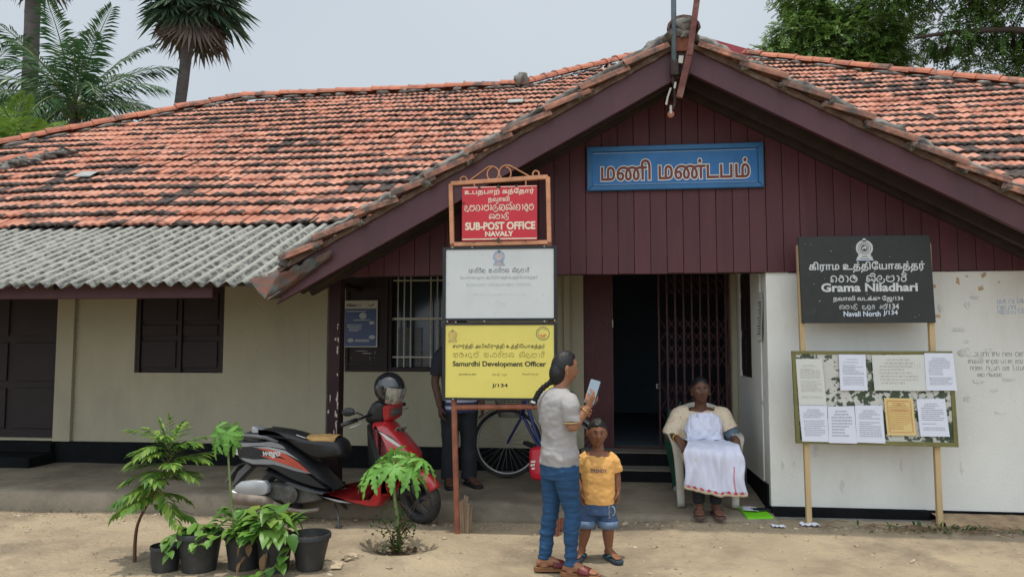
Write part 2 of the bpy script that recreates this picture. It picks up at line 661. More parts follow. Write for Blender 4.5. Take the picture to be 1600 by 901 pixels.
def tilecells(m):
    t = m.node_tree
    N, L = t.nodes, t.links
    tc = N.new('ShaderNodeTexCoord')
    sp = N.new('ShaderNodeSeparateXYZ')
    L.new(tc.outputs['Object'], sp.inputs[0])
    vs = []
    for k, step in ((0, .206), (1, .318 * .857)):
        d = N.new('ShaderNodeMath'); d.operation = 'DIVIDE'
        d.inputs[1].default_value = step
        L.new(sp.outputs[k], d.inputs[0])
        f = N.new('ShaderNodeMath'); f.operation = 'FLOOR'
        L.new(d.outputs[0], f.inputs[0])
        vs.append(f.outputs[0])
    cb = N.new('ShaderNodeCombineXYZ')
    L.new(vs[0], cb.inputs[0])
    L.new(vs[1], cb.inputs[1])
    wn = N.new('ShaderNodeTexWhiteNoise')
    L.new(cb.outputs[0], wn.inputs['Vector'])
    cr = N.new('ShaderNodeValToRGB')
    cols = [(.36, .135, .085), (.46, .205, .135), (.40, .165, .105), (.50, .25, .175), (.33, .125, .08), (.43, .185, .12), (.52, .24, .16)]
    els = cr.color_ramp.elements
    for k in range(2, len(cols)):
        els.new(.5)
    for k, c in enumerate(cols):
        els[k].position = k / (len(cols) - 1)
        els[k].color = (*c, 1)
    L.new(wn.outputs['Value'], cr.inputs[0])
    for n in N:
        if n.type == 'MIX_RGB' and n.blend_type == 'MULTIPLY':
            L.new(cr.outputs[0], n.inputs[1])
tilecells(M_tile)
BLD = thing('office_building', 'long low cream village office with red tiled roofs and a maroon plank gable', 'building', (-.6, 8, 0))
def part(name, mb, m, parent=BLD, **k):
    return obj(name, mb, m, parent, **k)

def holed(mb, x0, x1, z0, z1, y0, y1, holes, fn=None):
    """wall slab between y0 and y1 with rectangular holes (hx0,hx1,hz0,hz1), reveals included"""
    fn = fn or (lambda x, y, z: (x, y, z))
    xs = sorted({x0, x1, *[h[0] for h in holes], *[h[1] for h in holes]})
    zs = sorted({z0, z1, *[h[2] for h in holes], *[h[3] for h in holes]})
    inh = lambda a, b: any(h[0] < a < h[1] and h[2] < b < h[3] for h in holes)
    for i in range(len(xs) - 1):
        for j in range(len(zs) - 1):
            a0, a1, b0, b1 = xs[i], xs[i + 1], zs[j], zs[j + 1]
            if inh((a0 + a1) / 2, (b0 + b1) / 2):
                continue
            for y in (y0, y1):
                mb.add([fn(a0, y, b0), fn(a1, y, b0), fn(a1, y, b1), fn(a0, y, b1)], [(0, 1, 2, 3)])
    for h in holes + [(x0, x1, z0, z1)]:
        a0, a1, b0, b1 = h
        c = [(a0, b0), (a1, b0), (a1, b1), (a0, b1)]
        for k in range(4):
            (p, q), (r_, s_) = c[k], c[(k + 1) % 4]
            mb.add([fn(p, y0, q), fn(r_, y0, s_), fn(r_, y1, s_), fn(p, y1, q)], [(0, 1, 2, 3)])

# ---- back wall of the veranda
WY = 8.0
mb = MB()
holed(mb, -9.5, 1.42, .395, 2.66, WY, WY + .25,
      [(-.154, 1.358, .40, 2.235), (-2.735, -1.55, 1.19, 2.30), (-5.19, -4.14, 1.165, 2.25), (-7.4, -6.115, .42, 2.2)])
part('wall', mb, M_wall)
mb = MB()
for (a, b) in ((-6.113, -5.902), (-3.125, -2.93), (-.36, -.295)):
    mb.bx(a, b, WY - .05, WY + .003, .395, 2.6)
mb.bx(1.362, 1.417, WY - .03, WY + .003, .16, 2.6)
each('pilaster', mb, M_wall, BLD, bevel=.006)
mb = MB()
for x0 in (-5.885, -3.14):
    z = .6
    while z < 2.0:
        mb.ball((x0 + rnd.uniform(-.006, .006), WY - .002, z), (.0045, .003, .005), 8, 5)
        z += rnd.choice((.05, .07, .1, .16))
for k in range(16):
    mb.ball((rnd.uniform(-4, -3.2), WY - .001, rnd.uniform(.7, 1.95)), (.004, .002, .004), 7, 5)
part('bolt_hole', mb, M_vent)
mb = MB()
mb.bx(-9.5, -.20, WY - .025, WY + .2, .1, .395)
part('plinth', mb, M_plinth, bevel=.008)
# doorway on the far left, black step below
mb = MB()
mb.bx(-7.38, -6.13, WY + .08, WY + .12, .42, 2.2)
for k in range(2):
    for (z0, z1) in ((.52, .98), (1.06, 1.5), (1.58, 2.1)):
        x0 = -7.32 + k * .62
        mb.bx(x0, x0 + .52, WY + .06, WY + .078, z0, z1)
part('door', mb, M_maroon_dk, bevel=.006)
mb = MB()
mb.bx(-7.6, -6.07, 7.56, 7.98, .15, .27)
mb.bx(-7.5, -6.09, 7.90, 7.99, .27, .385)
each('step', mb, M_plinth, BLD, bevel=.015)
# shuttered window
W1 = MB()
W1.bx(-5.187, -4.143, WY + .05, WY + .09, 1.168, 2.247)
win = part('window', W1, M_maroon_dk, bevel=.004)
win['label'] = 'closed dark maroon shutters in the cream wall'
mb = MB()
for k in range(2):
    for (z0, z1) in ((1.22, 1.52), (1.58, 1.70), (1.75, 2.05), (2.1, 2.2)):
        x0 = -5.13 + k * .49
        mb.bx(x0, x0 + .41, WY + .032, WY + .048, z0, z1)
each('shutter_panel', mb, M_maroon_dk, win, bevel=.006)
mb = MB()
for (a, b, c, d) in ((-5.187, -5.14, 1.168, 2.247), (-4.19, -4.143, 1.168, 2.247), (-4.685, -4.645, 1.168, 2.247)):
    mb.bx(a, b, WY + .015, WY + .049, c, d)
each('window_frame', mb, M_maroon_dk, win, bevel=.004)
# barred window with a maroon notice panel at its left
mb = MB()
for (a, b, c, d) in ((-2.262, -2.222, 1.19, 2.3), (-1.59, -1.552, 1.19, 2.3), (-2.222, -1.59, 1.19, 1.235), (-2.222, -1.59, 2.25, 2.298)):
    mb.bx(a, b, WY - .012, WY + .12, c, d)
bw = part('window', mb, M_maroon_dk, bevel=.004)
bw['label'] = 'barred window with dim glass behind'
mb = MB()
for x in (-2.165, -2.095, -2.022, -1.80, -1.728, -1.655):
    mb.tube([(x, WY + .03, 1.235), (x, WY + .03, 2.25)], .0075, 8)
for z in (1.345, 2.175):
    mb.bx(-2.222, -1.59, WY + .022, WY + .038, z - .008, z + .008)
mb.bx(-2.222, -1.59, WY + .018, WY + .042, 1.745, 1.77)
each('window_bar', mb, M_bar, bw)
mb = MB()
mb.bx(-2.222, -1.59, WY + .10, WY + .106, 1.235, 2.25)
gl = obj('pane', mb, M_glass, bw)
mb = MB()
for k in range(4):
    x0 = -2.19 + (k * .105 if k < 3 else .48)
    for j in range(16):
        mb.bx(x0, x0 + .07, WY + .07, WY + .085, 1.24 + j * .027, 1.258 + j * .027)
obj('louvre', mb, mat('dusty_louvre', (.10, .105, .10), .7), bw)
mb = MB()
mb.bx(-2.735, -2.262, WY - .01, WY + .08, 1.19, 2.30)
npn = part('notice_panel', mb, M_maroon_dk, bevel=.004)
mb = MB()
mb.bx(-2.735, -2.70, WY - .035, WY - .011, 1.19, 2.3)
mb.bx(-2.30, -2.262, WY - .035, WY - .011, 1.19, 2.3)
for z in (1.19, 1.255, 2.07, 2.27):
    mb.bx(-2.70, -2.30, WY - .03, WY - .0115, z, z + .03)
each('panel_frame', mb, M_maroon_dk, npn, bevel=.004)
mb = MB()
M_flake = mat('bare_plaster_flakes', (.45, .42, .36), .9)
for (x, z, a, b) in ((-2.55, 1.41, .16, .004), (-2.49, 1.385, .13, .005), (-2.405, 1.395, .005, .02), (-2.53, 1.265, .035, .008), (-2.50, 1.275, .02, .012), (-2.45, 1.285, .008, .006), (-2.47, 1.26, .008, .007), (-2.67, 1.335, .006, .006), (-2.46, 1.335, .012, .007), (-2.41, 1.335, .006, .006)):
    n = 9
    o_ = [(x + a / 2 * cos(2 * pi * k / n) * rnd.uniform(.6, 1.1), z + b * cos(.3) * sin(2 * pi * k / n) * rnd.uniform(.6, 1.1)) for k in range(n)]
    mb.prism(o_, WY - .010, WY - .0135, lambda u, v, d: (u, d, v))
obj('paint_flake', mb, M_flake, npn)

# ---- gate: collapsible steel lattice, open in the middle
mb = MB()
GY = WY + .05
def gate_run(mb, xs):
    for x in xs:
        mb.bx(x - .008, x + .008, GY - .010, GY + .010, .415, 2.225)
def lattice(mb, xs, bands):
    for i in range(len(xs) - 2):
        for (z0, z1) in bands:
            mb.beam((xs[i], GY - .013, z0), (xs[i + 2], GY - .013, z1), .005, .015, (0, 1, 0))
            mb.beam((xs[i], GY - .019, z1), (xs[i + 2], GY - .019, z0), .005, .015, (0, 1, 0))
xl = [-.15 + k * .0245 for k in range(13)]
gate_run(mb, xl)
for x in xl:
    mb.bx(x - .011, x + .011, GY - .022, GY - .0105, .415, 2.225)
xr = [.632 + k * .0852 for k in range(9)] + [1.348]
gate_run(mb, xr)
lattice(mb, xr, ((.50, .80), (.80, 1.10), (1.24, 1.50), (1.50, 1.76), (1.98, 2.20)))
mb.bx(-.152, 1.357, GY - .03, GY + .03, .402, .414)
mb.bx(-.152, 1.357, GY - .03, GY + .03, 2.226, 2.234)
gate = part('gate', mb, M_iron)
gate['label'] = 'maroon collapsible lattice gate standing half open'
mb = MB()
mb.tube([(.615, GY - .02, 1.03 + .0), (.60, GY - .035, 1.03), (.60, GY - .035, 1.07), (.615, GY - .02, 1.07)], .006, 6)
mb.bx(.146, .158, GY - .03, GY - .01, 1.66, 1.74)
obj('handle', mb, M_bar, gate)
# steps to the gate
M_step_top = mat('worn_step_cement', (.17, .155, .13), .9, .2, 4, .2, 40)
mb = MB()
mb.bx(-.19, 1.36, 7.50, 7.995, .10, .268)
mb.bx(-.19, 1.36, 7.76, 7.997, .268, .398)
st = each('step', mb, M_plinth, BLD, bevel=.012)
st = st[0]
mb = MB()
mb.bx(-.185, 1.355, 7.495, 7.758, .262, .275)
mb.bx(-.185, 1.355, 7.752, 8.25, .394, .406)
each('tread', mb, M_step_top, st, bevel=.004)

# ---- rooms behind the openings
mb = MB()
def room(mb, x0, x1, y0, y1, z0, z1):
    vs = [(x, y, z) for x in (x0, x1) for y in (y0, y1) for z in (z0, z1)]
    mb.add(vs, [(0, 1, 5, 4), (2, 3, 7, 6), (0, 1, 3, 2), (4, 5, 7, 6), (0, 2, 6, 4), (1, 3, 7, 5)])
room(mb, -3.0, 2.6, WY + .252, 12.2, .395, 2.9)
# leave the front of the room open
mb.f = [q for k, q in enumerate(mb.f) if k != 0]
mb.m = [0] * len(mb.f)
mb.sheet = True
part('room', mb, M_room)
mb = MB()
mb.bx(-7.5, -6.0, WY + .14, WY + .2, .4, 2.3)
mb.bx(-5.3, -4.0, WY + .14, WY + .2, 1.1, 2.3)
part('inner_panel', mb, M_wood_dk)

# ---- projecting white room at the right
FY = 6.65
mb = MB()
mb.bx(1.43, 9.0, FY, FY + .22, .13, 2.093)
sw = lambda x, y, z: (y, x, z)
holed(mb, FY + .221, 8.25, .13, 2.9, 1.42, 1.62, [(7.28, 7.86, 1.17, 2.2)], sw)
mb.bx(1.43, 1.62, FY + .002, FY + .219, 2.093, 2.5)
part('wall', mb, M_white, bevel=.004)
mb = MB()
mb.bx(1.44, 1.47, 7.285, 7.855, 1.175, 2.195)
sw_ = part('window', mb, M_maroon_dk)
mb = MB()
for k in range(2):
    for (z0, z1) in ((1.22, 1.55), (1.62, 1.95), (2.0, 2.16)):
        mb.bx(1.428, 1.439, 7.32 + k * .275, 7.54 + k * .275, z0, z1)
each('shutter_panel', mb, M_maroon_dk, sw_, bevel=.004)
mb = MB()
mb.bx(1.422, 2.67, FY - .045, FY + .05, -.02, .136)
mb.bx(2.67, 9.0, FY - .012, FY + .05, .0, .133)
mb.bx(1.412, 1.44, FY + .06, 7.6, .0, .30)
part('plinth', mb, M_plinth, bevel=.006)
mb = MB()
mb.bx(1.44, 2.66, FY - .075, FY - .046, -.02, .062)
part('ledge', mb, mat('ledge_cement', (.16, .155, .14), .9, .25, 5, .3, 30), bevel=.01)
# rough footing at the corner of the picture
mb = MB()
mb.grid(60, 8, lambda u, v: Vector((2.69 + 3.6 * u, FY - .02 - (0 if v > .99 else .0) - .30 * (1 - v) + .012 * noise.noise(Vector((u * 30, v * 5, 0))),
        (.005 if v < .01 else .085 + .03 * v + .012 * noise.noise(Vector((u * 24, v * 3, 7)))))))
mb.sheet = True
part('footing', mb, mat('crumbling_footing', (.36, .255, .15), .95, .3, 5, 1.0, 22, dirt=.7, dcol=(.16, .11, .07), dscale=7, dsize=(.45, .7)))

# paint chips and old glue patches on the right wall (each has its own ragged outline)
M_chip = mat('ochre_under_plaster', (.46, .32, .18), .95, .3, 20, .2, 60)
M_glue = mat('old_glue_patch', (.58, .575, .54), .95, .25, 16, .1, 60)
mbc, mbg = MB(), MB()
def blob(mb, x, z, a, b, y, seed, n=22):
    y = y - .00022 * (len(mb.f) % 97) / 4
    o_ = []
    for k in range(n):
        an = 2 * pi * k / n
        r_ = .62 + .6 * noise.noise(Vector((cos(an) * 1.7 + seed, sin(an) * 1.7, seed * 3.1)))
        o_.append((x + a * r_ * cos(an), z + b * r_ * sin(an)))
    mb.prism(o_, y, y - .002, lambda u, v, d: (u, d, v))
for k, (x, z, a, b) in enumerate(((2.78, 1.97, .045, .035), (2.98, 2.01, .025, .045), (3.16, 1.95, .03, .03), (3.18, 2.06, .035, .025), (3.05, 2.05, .012, .01), (2.72, 2.06, .03, .012), (3.3, 2.0, .012, .01), (2.8, 1.72, .04, .03))):
    blob(mbc, x, z, a, b, FY - .0005, k + 1)
for k in range(26):
    blob(mbg, rnd.uniform(2.72, 3.9), rnd.uniform(.9, 1.9), rnd.uniform(.02, .07), rnd.uniform(.015, .05), FY - .0003, k + 30)
for k in range(10):
    blob(mbg, rnd.uniform(1.5, 3.7), rnd.uniform(.25, .6), rnd.uniform(.008, .02), rnd.uniform(.03, .09), FY - .0003, k + 70)
for k in range(10):
    mbg.add([(1.4195, rnd.uniform(6.8, 7.6), z_) if False else (1.4193, yy + dy, zz + dz) for yy, zz in [(rnd.uniform(6.8, 7.5), rnd.uniform(.7, 1.7))] for dy, dz in ((-.02, 0), (0, -.03), (.02, .0), (.0, .025))], [(0, 1, 2, 3)])
part('paint_chip', mbc, M_chip)
part('glue_patch', mbg, M_glue)
# handwriting on the wall: pencil and blue pen scrawl
def scrawl(mb, x0, x1, z, h, seed, y=FY - .001, wd=.0035):
    r_ = random.Random(seed)
    x = x0
    while x < x1:
        for q in range(r_.randint(3, 7)):
            w_, k = h * r_.uniform(.45, .75), r_.randint(0, 4)
            up = h * r_.choice((.5, .5, 1.0))
            if k == 0:
                pts = [(x + w_ * (.5 + .45 * cos(.6 * j)), z + h * .42 * sin(.6 * j)) for j in range(11)]
            elif k == 1:
                pts = [(x, z - h * .4), (x + .02 * h, z + h * .4), (x + w_ * .5, z + h * .45), (x + w_ * .85, z + h * .2), (x + w_ * .9, z - h * .4)]
            elif k == 2:
                pts = [(x + w_ * .3, z + up), (x + w_ * .25, z - h * .35), (x + w_ * .7, z - h * .4)]
            elif k == 3:
                pts = [(x, z + h * .4), (x + w_ * .1, z - h * .3), (x + w_ * .5, z - h * .42), (x + w_ * .85, z - h * .1), (x + w_ * .85, z + h * .4)]
            else:
                pts = [(x + w_ * .1, z), (x + w_ * .8, z + .05 * h), (x + w_ * .6, z + h * .42), (x + w_ * .15, z + h * .2), (x + w_ * .3, z - h * .4), (x + w_ * .9, z - h * .3)]
            pts = [(a + .05 * h * r_.uniform(-1, 1), b + .05 * h * r_.uniform(-1, 1)) for a, b in pts]
            for (p, q2) in zip(pts, pts[1:]):
                mb.beam((p[0], y, p[1]), (q2[0], y, q2[1]), .0015, wd, (0, 0, 1))
            x += w_
        x += h * .6
mbp, mbb = MB(), MB()
for k, (a, b, z, h) in enumerate(((3.05, 3.52, 1.405, .04), (3.03, 3.45, 1.345, .035), (3.05, 3.4, 1.29, .035), (3.1, 3.3, 1.235, .03))):
    scrawl(mbp, a, b, z, h, 11 + k)
for k, (a, b, z, h) in enumerate(((3.28, 3.45, 1.84, .04), (3.28, 3.42, 1.79, .035), (3.28, 3.36, 1.75, .035), (3.44, 3.9, 1.76, .05))):
    scrawl(mbb, a, b, z, h, 31 + k)
part('handwriting', mbp, mat('pencil_marks', (.30, .295, .285), .9))
hb = part('handwriting', mbb, mat('blue_pen', (.30, .37, .54), .9))
hb['label'] = 'blue scrawl high on the white wall'

# ---- gable of maroon planks, posts, barge boards
RX, SL = .69, .54                       # ridge x and pitch of the porch roof
def porch(x):                           # underside line of the porch roof deck
    return 3.86 - SL * abs(x - RX)
mb = MB()
x = -2.62
while x < 4.8:
    wd = .140
    a, b = x + .002, x + wd - .002
    zt = lambda q: porch(q) - .03
    y0 = FY - .024 - rnd.uniform(0, .003)
    zb = 2.098 + rnd.uniform(-.004, .004)
    out = [(a, zb), (b, zb), (b, max(zt(b), zb + .01)), (a, max(zt(a), zb + .01))]
    if a < RX < b:
        out = [(a, zb), (b, zb), (b, zt(b)), (RX, zt(RX)), (a, zt(a))]
    mb.prism(out, y0, FY - .003, lambda u, v, d: (u, d, v))
    x += wd
gp = part('gable_boards', mb, M_plank, bevel=.003)
mb = MB()
mb.bx(-2.6, 4.8, FY - .001, FY + .10, 2.10, 2.26)
part('beam', mb, M_wood_dk)
mb = MB()
mb.bx(-2.44, -2.33, FY, FY + .13, .13, 2.098)
post = part('post', mb, mat('post_paint', (.026, .0115, .0135), .65, .2, 5, .1, spec=.2), bevel=.006)
mb = MB()
for k in range(26):
    z = rnd.choice((.85, 1.0, 1.5, .75)) + rnd.gauss(0, .12)
    edge = rnd.random() < .7
    xx = -2.343 + rnd.uniform(-.012, .004) if edge else rnd.uniform(-2.43, -2.345)
    blob(mb, xx, z, rnd.uniform(.006, .014), rnd.uniform(.01, .05), FY - .0006, 100 + k, 10)
obj('paint_chip', mb, mat('pale_undercoat', (.40, .33, .27), .9), post)

mb = MB()
BY = 6.03
for sgn, xe in ((-1, -2.66), (1, 4.6)):
    n = 1
    p0 = (RX, porch(RX) - .115)
    p1 = (xe, porch(xe) - .115)
    dx_ = .24 if sgn < 0 else 0
    o_ = [(p0[0], p0[1] + .125), (p1[0] + dx_, p1[1] + .125 + SL * dx_), (p1[0], p1[1] - (.118 if sgn < 0 else .078)), (p0[0], p0[1] - (.118 if sgn < 0 else .078))]
    mb.prism(o_, BY - .025 - (.002 if sgn > 0 else 0), BY + .02, lambda u, v, d: (u, d, v))
each('barge_board', mb, M_purple, BLD, bevel=.004)
# rafters and battens under the overhang
mb = MB()
for sgn, xe in ((-1, -2.6), (1, 4.6)):
    for y in (6.35, 6.58):
        a, b = Vector((RX, y, porch(RX) - .10)), Vector((xe, y, porch(xe) - .10))
        mb.beam(a, b, .06, .13, (0, 0, 1))
    L_ = abs(xe - RX) / cos(math.atan(SL))
    k = .2
    while k < L_:
        x = RX + sgn * k * cos(math.atan(SL))
        z = porch(x) - .016
        mb.beam((x, BY + .02, z), (x, FY + 1.4, z), .05, .025, (sgn * -SL, 0, 1))
        k += .32
mb.bx(RX - .05, RX + .05, BY - .05, 10, porch(RX) - .24, porch(RX) - .06)
each('rafter', mb, M_wood_dk, BLD)
mb = MB()
for sgn, xe in ((-1, -2.62), (1, 4.6)):
    o_ = [(RX, porch(RX)), (xe, porch(xe)), (xe, porch(xe) + .02), (RX, porch(RX) + .02)]
    mb.prism(o_, BY - .02, 10.6, lambda u, v, d: (u, d, v))
part('roof_deck', mb, M_wood_dk)

# ---- clay tiles
PITCH = .6
cosm = 1 / sqrt(1 + PITCH * PITCH)
def tile_mesh(mb, org, ux, us, un, wdt=.212, ln=.36, r_=rnd):
    """one interlocking clay tile: two rolls across, a lip at the lower end; org = lower left corner"""
    n = 9
    top0, top1, low0, low1 = [], [], [], []
    jt = r_.uniform(-.006, .006)
    tl = r_.uniform(-.008, .010)
    ks = r_.uniform(-.010, .010)
    for i in range(n):
        t = i / (n - 1)
        h = .021 * (0.5 - .5 * cos(2 * pi * 2 * t)) ** .8 + (.006 if t > .86 else 0)
        base = org + ux * (wdt * t + ks) 
        a = base + us * jt + un * (.042 + h + tl)
        b = base + us * (ln + jt) + un * (.006 + h * .85)
        top0.append(a)
        top1.append(b)
        low0.append(a - un * .024 - us * .004)
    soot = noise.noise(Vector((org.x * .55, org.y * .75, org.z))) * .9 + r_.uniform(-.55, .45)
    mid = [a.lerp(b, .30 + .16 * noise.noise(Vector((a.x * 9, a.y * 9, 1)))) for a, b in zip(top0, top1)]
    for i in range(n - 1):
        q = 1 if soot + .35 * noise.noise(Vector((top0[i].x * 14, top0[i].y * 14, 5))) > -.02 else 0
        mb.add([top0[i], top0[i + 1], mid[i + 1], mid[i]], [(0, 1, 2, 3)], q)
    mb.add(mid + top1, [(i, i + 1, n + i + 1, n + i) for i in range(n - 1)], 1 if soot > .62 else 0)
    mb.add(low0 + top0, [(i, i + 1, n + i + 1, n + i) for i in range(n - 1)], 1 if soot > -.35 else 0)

# main roof: upper outline in plan (x,y) along the hips and ridges
TOP = [(-12.5, 9.1), (-9.86, 11.31), (-8.06, 12.93), (-6.86, 13.86), (-5.35, 13.9), (-1.42, 13.95), (-.6, 14.8), (.18, 15.5), (1.6, 16.85), (2.2, 16.85), (3.37, 15.57), (5.0, 14.25), (6.8, 12.68), (9.5, 10.3), (11, 9.0)]
def top_y(x):
    for (a, b) in zip(TOP, TOP[1:]):
        if a[0] <= x <= b[0]:
            return a[1] + (b[1] - a[1]) * (x - a[0]) / (b[0] - a[0])
    return 8.3
def mz(y):
    return 2.87 + PITCH * (y - 8.2)
sag = lambda x, y: .035 * noise.noise(Vector((x * .35, y * .5, 2)))
mb = MB()
mb.sheet = True
row = 0
EXP = .318
us = Vector((0, cosm, PITCH * cosm))
un = Vector((0, -PITCH * cosm, cosm))
ux = Vector((1, 0, 0))
while row < 34:
    y = 8.2 + row * EXP * cosm
    x = -11.5 + (.106 if row % 2 else 0) + rnd.uniform(-.015, .015)
    while x < 10.5:
        if y + .22 < top_y(x + .1) and not (3.98 - SL * abs(x - RX) > mz(y) + .25):
            o_ = Vector((x, y, mz(y) - .03 + sag(x, y)))
            tile_mesh(mb, o_, ux, us, un)
        x += .206
    row += 1
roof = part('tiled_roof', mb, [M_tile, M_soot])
mb = MB()
pts = [(x, 8.22, mz(8.22) - .06) for x, _ in TOP] + [(x, y, mz(y) - .06) for x, y in TOP]
n = len(TOP)
mb.add(pts, [(i, i + 1, n + i + 1, n + i) for i in range(n - 1)])
# far slopes so the roof is closed behind
bk = [(x, y, mz(y) - .06) for x, y in TOP] + [(x * 1.0, 2 * 15.5 - y + 6 if False else 24.0, 2.6) for x, y in TOP]
mb.add(bk, [(i, i + 1, n + i + 1, n + i) for i in range(n - 1)])
mb.sheet = True
part('roof_deck', mb, M_wood_dk)
# ridge and hip tiles
mb, mm = MB(), MB()
def ridge_run(mb, mm, pts, r=.12, ln=.36, lift=.03):
    for (a, b) in zip(pts, pts[1:]):
        a, b = Vector(a), Vector(b)
        L_ = (b - a).length
        k = max(1, round(L_ / ln))
        d = (b - a) / k
        t = d.normalized()
        sd_ = t.cross(Vector((0, 0, 1))).normalized()
        up = sd_.cross(t)
        for i in range(k):
            p = a + d * i
            jit = Vector((0, 0, rnd.uniform(-.012, .012)))
            rings = []
            for f, rr in ((-.06, r * 1.10), (.12, r * 1.02), (1.02, r * .90)):
                c = p + d * f + up * lift + jit
                rings.append([c + sd_ * (rr * cos(pi * j / 8)) + up * (rr * .85 * sin(pi * j / 8)) for j in range(9)])
            n0 = len(mb.v)
            vs = [q for r_ in rings for q in r_]
            fs = [(i_ * 9 + j, i_ * 9 + j + 1, (i_ + 1) * 9 + j + 1, (i_ + 1) * 9 + j) for i_ in range(2) for j in range(8)]
            mb.add(vs, fs)
            c = p + up * (lift + r * .55) + jit
            for sg in (-1, 1):
                mm.ball(p + sd_ * (sg * r * rnd.uniform(.85, 1.0)) + d * rnd.uniform(.2, .8) - up * .02, (rnd.uniform(.08, .22), .045, rnd.uniform(.02, .04)), 8, 5, wob=.6, seed=rnd.uniform(0, 50), rot=Matrix((t, sd_, up)).transposed())
            mm.ball(c, (.035, .085, .05), 8, 5, wob=.8, seed=rnd.uniform(0, 50), rot=Matrix((t, sd_, up)).transposed())
P3 = [(x, y, mz(y) + sag(x, y)) for x, y in TOP]
ridge_run(mb, mm, P3[:8])
ridge_run(mb, mm, P3[7:10][::1])
ridge_run(mb, mm, P3[9:][::-1])
ridge_run(mb, mm, [(-9.6, 9.55, mz(9.55)), (-8.95, 10.3, mz(10.3)), (-8.32, 10.75, mz(10.75))], .13)
mb.sheet = True
part('ridge_tile', mb, M_ridge, smooth=False, solid=.018)
for k in range(14):
    t = k / 13
    mm.ball((-9.3 + t * 1.05, 9.75 + t * 1.05, mz(9.75 + t * 1.05) + .03), (.17, .15, .06), 9, 6, wob=1.1, seed=k)
mm.ball((-1.42, 13.9, mz(13.9) + .16), (.16, .12, .13), 10, 7, wob=.8, seed=3)
part('mortar', mm, M_mortar, smooth=True)
mb = MB()
for (x, y) in ((-7.12, 9.66), (-1.39, 12.69)):
    c = Vector((x, y, mz(y))) + un * .075
    mb.add([c - ux * .13, c + ux * .13, c + ux * .13 + us * .2, c - ux * .13 + us * .2, c - ux * .13 - un * .015, c + ux * .13 - un * .015], [(0, 1, 2, 3), (4, 5, 1, 0)])
part('glass_tile', mb, mat('grey_skylight_tile', (.27, .29, .28), .6))

# porch roof: tiles on both slopes, verge of long tiles bedded in mortar
mb = MB()
mb.sheet = True
for sgn in (-1, 1):
    cs = 1 / sqrt(1 + SL * SL)
    us2 = Vector((-sgn * cs, 0, SL * cs))
    un2 = Vector((sgn * SL * cs, 0, cs))
    ux2 = Vector((0, 1, 0))
    Lx = 2.62 + RX if sgn < 0 else 3.95
    row = 0
    nrow = int(Lx / cs / EXP)
    for row in range(nrow):
        s_ = Lx / cs - row * EXP
        for k in range(20):
            o_ = Vector((RX + sgn * s_ * cs, BY - .02 + k * .206, porch(RX + sgn * s_ * cs) + .015))
            if k > 8 and o_.z < mz(o_.y) - .5:
                continue
            tile_mesh(mb, o_, ux2, us2, un2)
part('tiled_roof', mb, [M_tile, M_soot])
mb, mm = MB(), MB()
for sgn in (-1, 1):
    cs = 1 / sqrt(1 + SL * SL)
    ud = Vector((sgn * cs, 0, -SL * cs))
    un2 = Vector((sgn * SL * cs, 0, cs))
    Lx = 2.60 + RX if sgn < 0 else 3.9
    k = 0
    s_ = .12
    while s_ < Lx / cs - .1:
        p = Vector((RX, BY - .06, porch(RX) + .03)) + ud * s_
        ln = .40 + rnd.uniform(-.03, .03)
        lift0, lift1 = rnd.uniform(.012, .022), rnd.uniform(.055, .085)
        for yy, ddz, ww in ((BY - .075, 0, .085), (BY + .01, .028, .07)):
            a = Vector((p.x, yy, p.z)) + un2 * (lift0 + ddz)
            b = a + ud * ln + un2 * (lift1 - lift0)
            # half round clay channel seen from its side
            rings = []
            for f in (0, .5, 1):
                c = a.lerp(b, f)
                r_ = ww * (.5 + .08 * f)
                ring = [c + Vector((0, r_ * cos(pi * j / 6 * 1.2 - .3), 0)) + un2 * (r_ * .75 * sin(pi * j / 6 * 1.2 - .3)) for j in range(7)]
                ring += [q - un2 * .014 for q in ring[::-1]]
                rings.append(ring)
            mb.loft(rings)
        tip = Vector((p.x, BY - .06, p.z)) + ud * ln + un2 * .035
        for q in range(3):
            mm.ball(tip + Vector((rnd.uniform(-.03, .02), rnd.uniform(-.05, .02), rnd.uniform(-.035, .015))), (rnd.uniform(.016, .034), .03, rnd.uniform(.014, .026)), 10, 7, wob=1.2, seed=rnd.uniform(0, 99))
        s_ += .355
ml2 = MB()
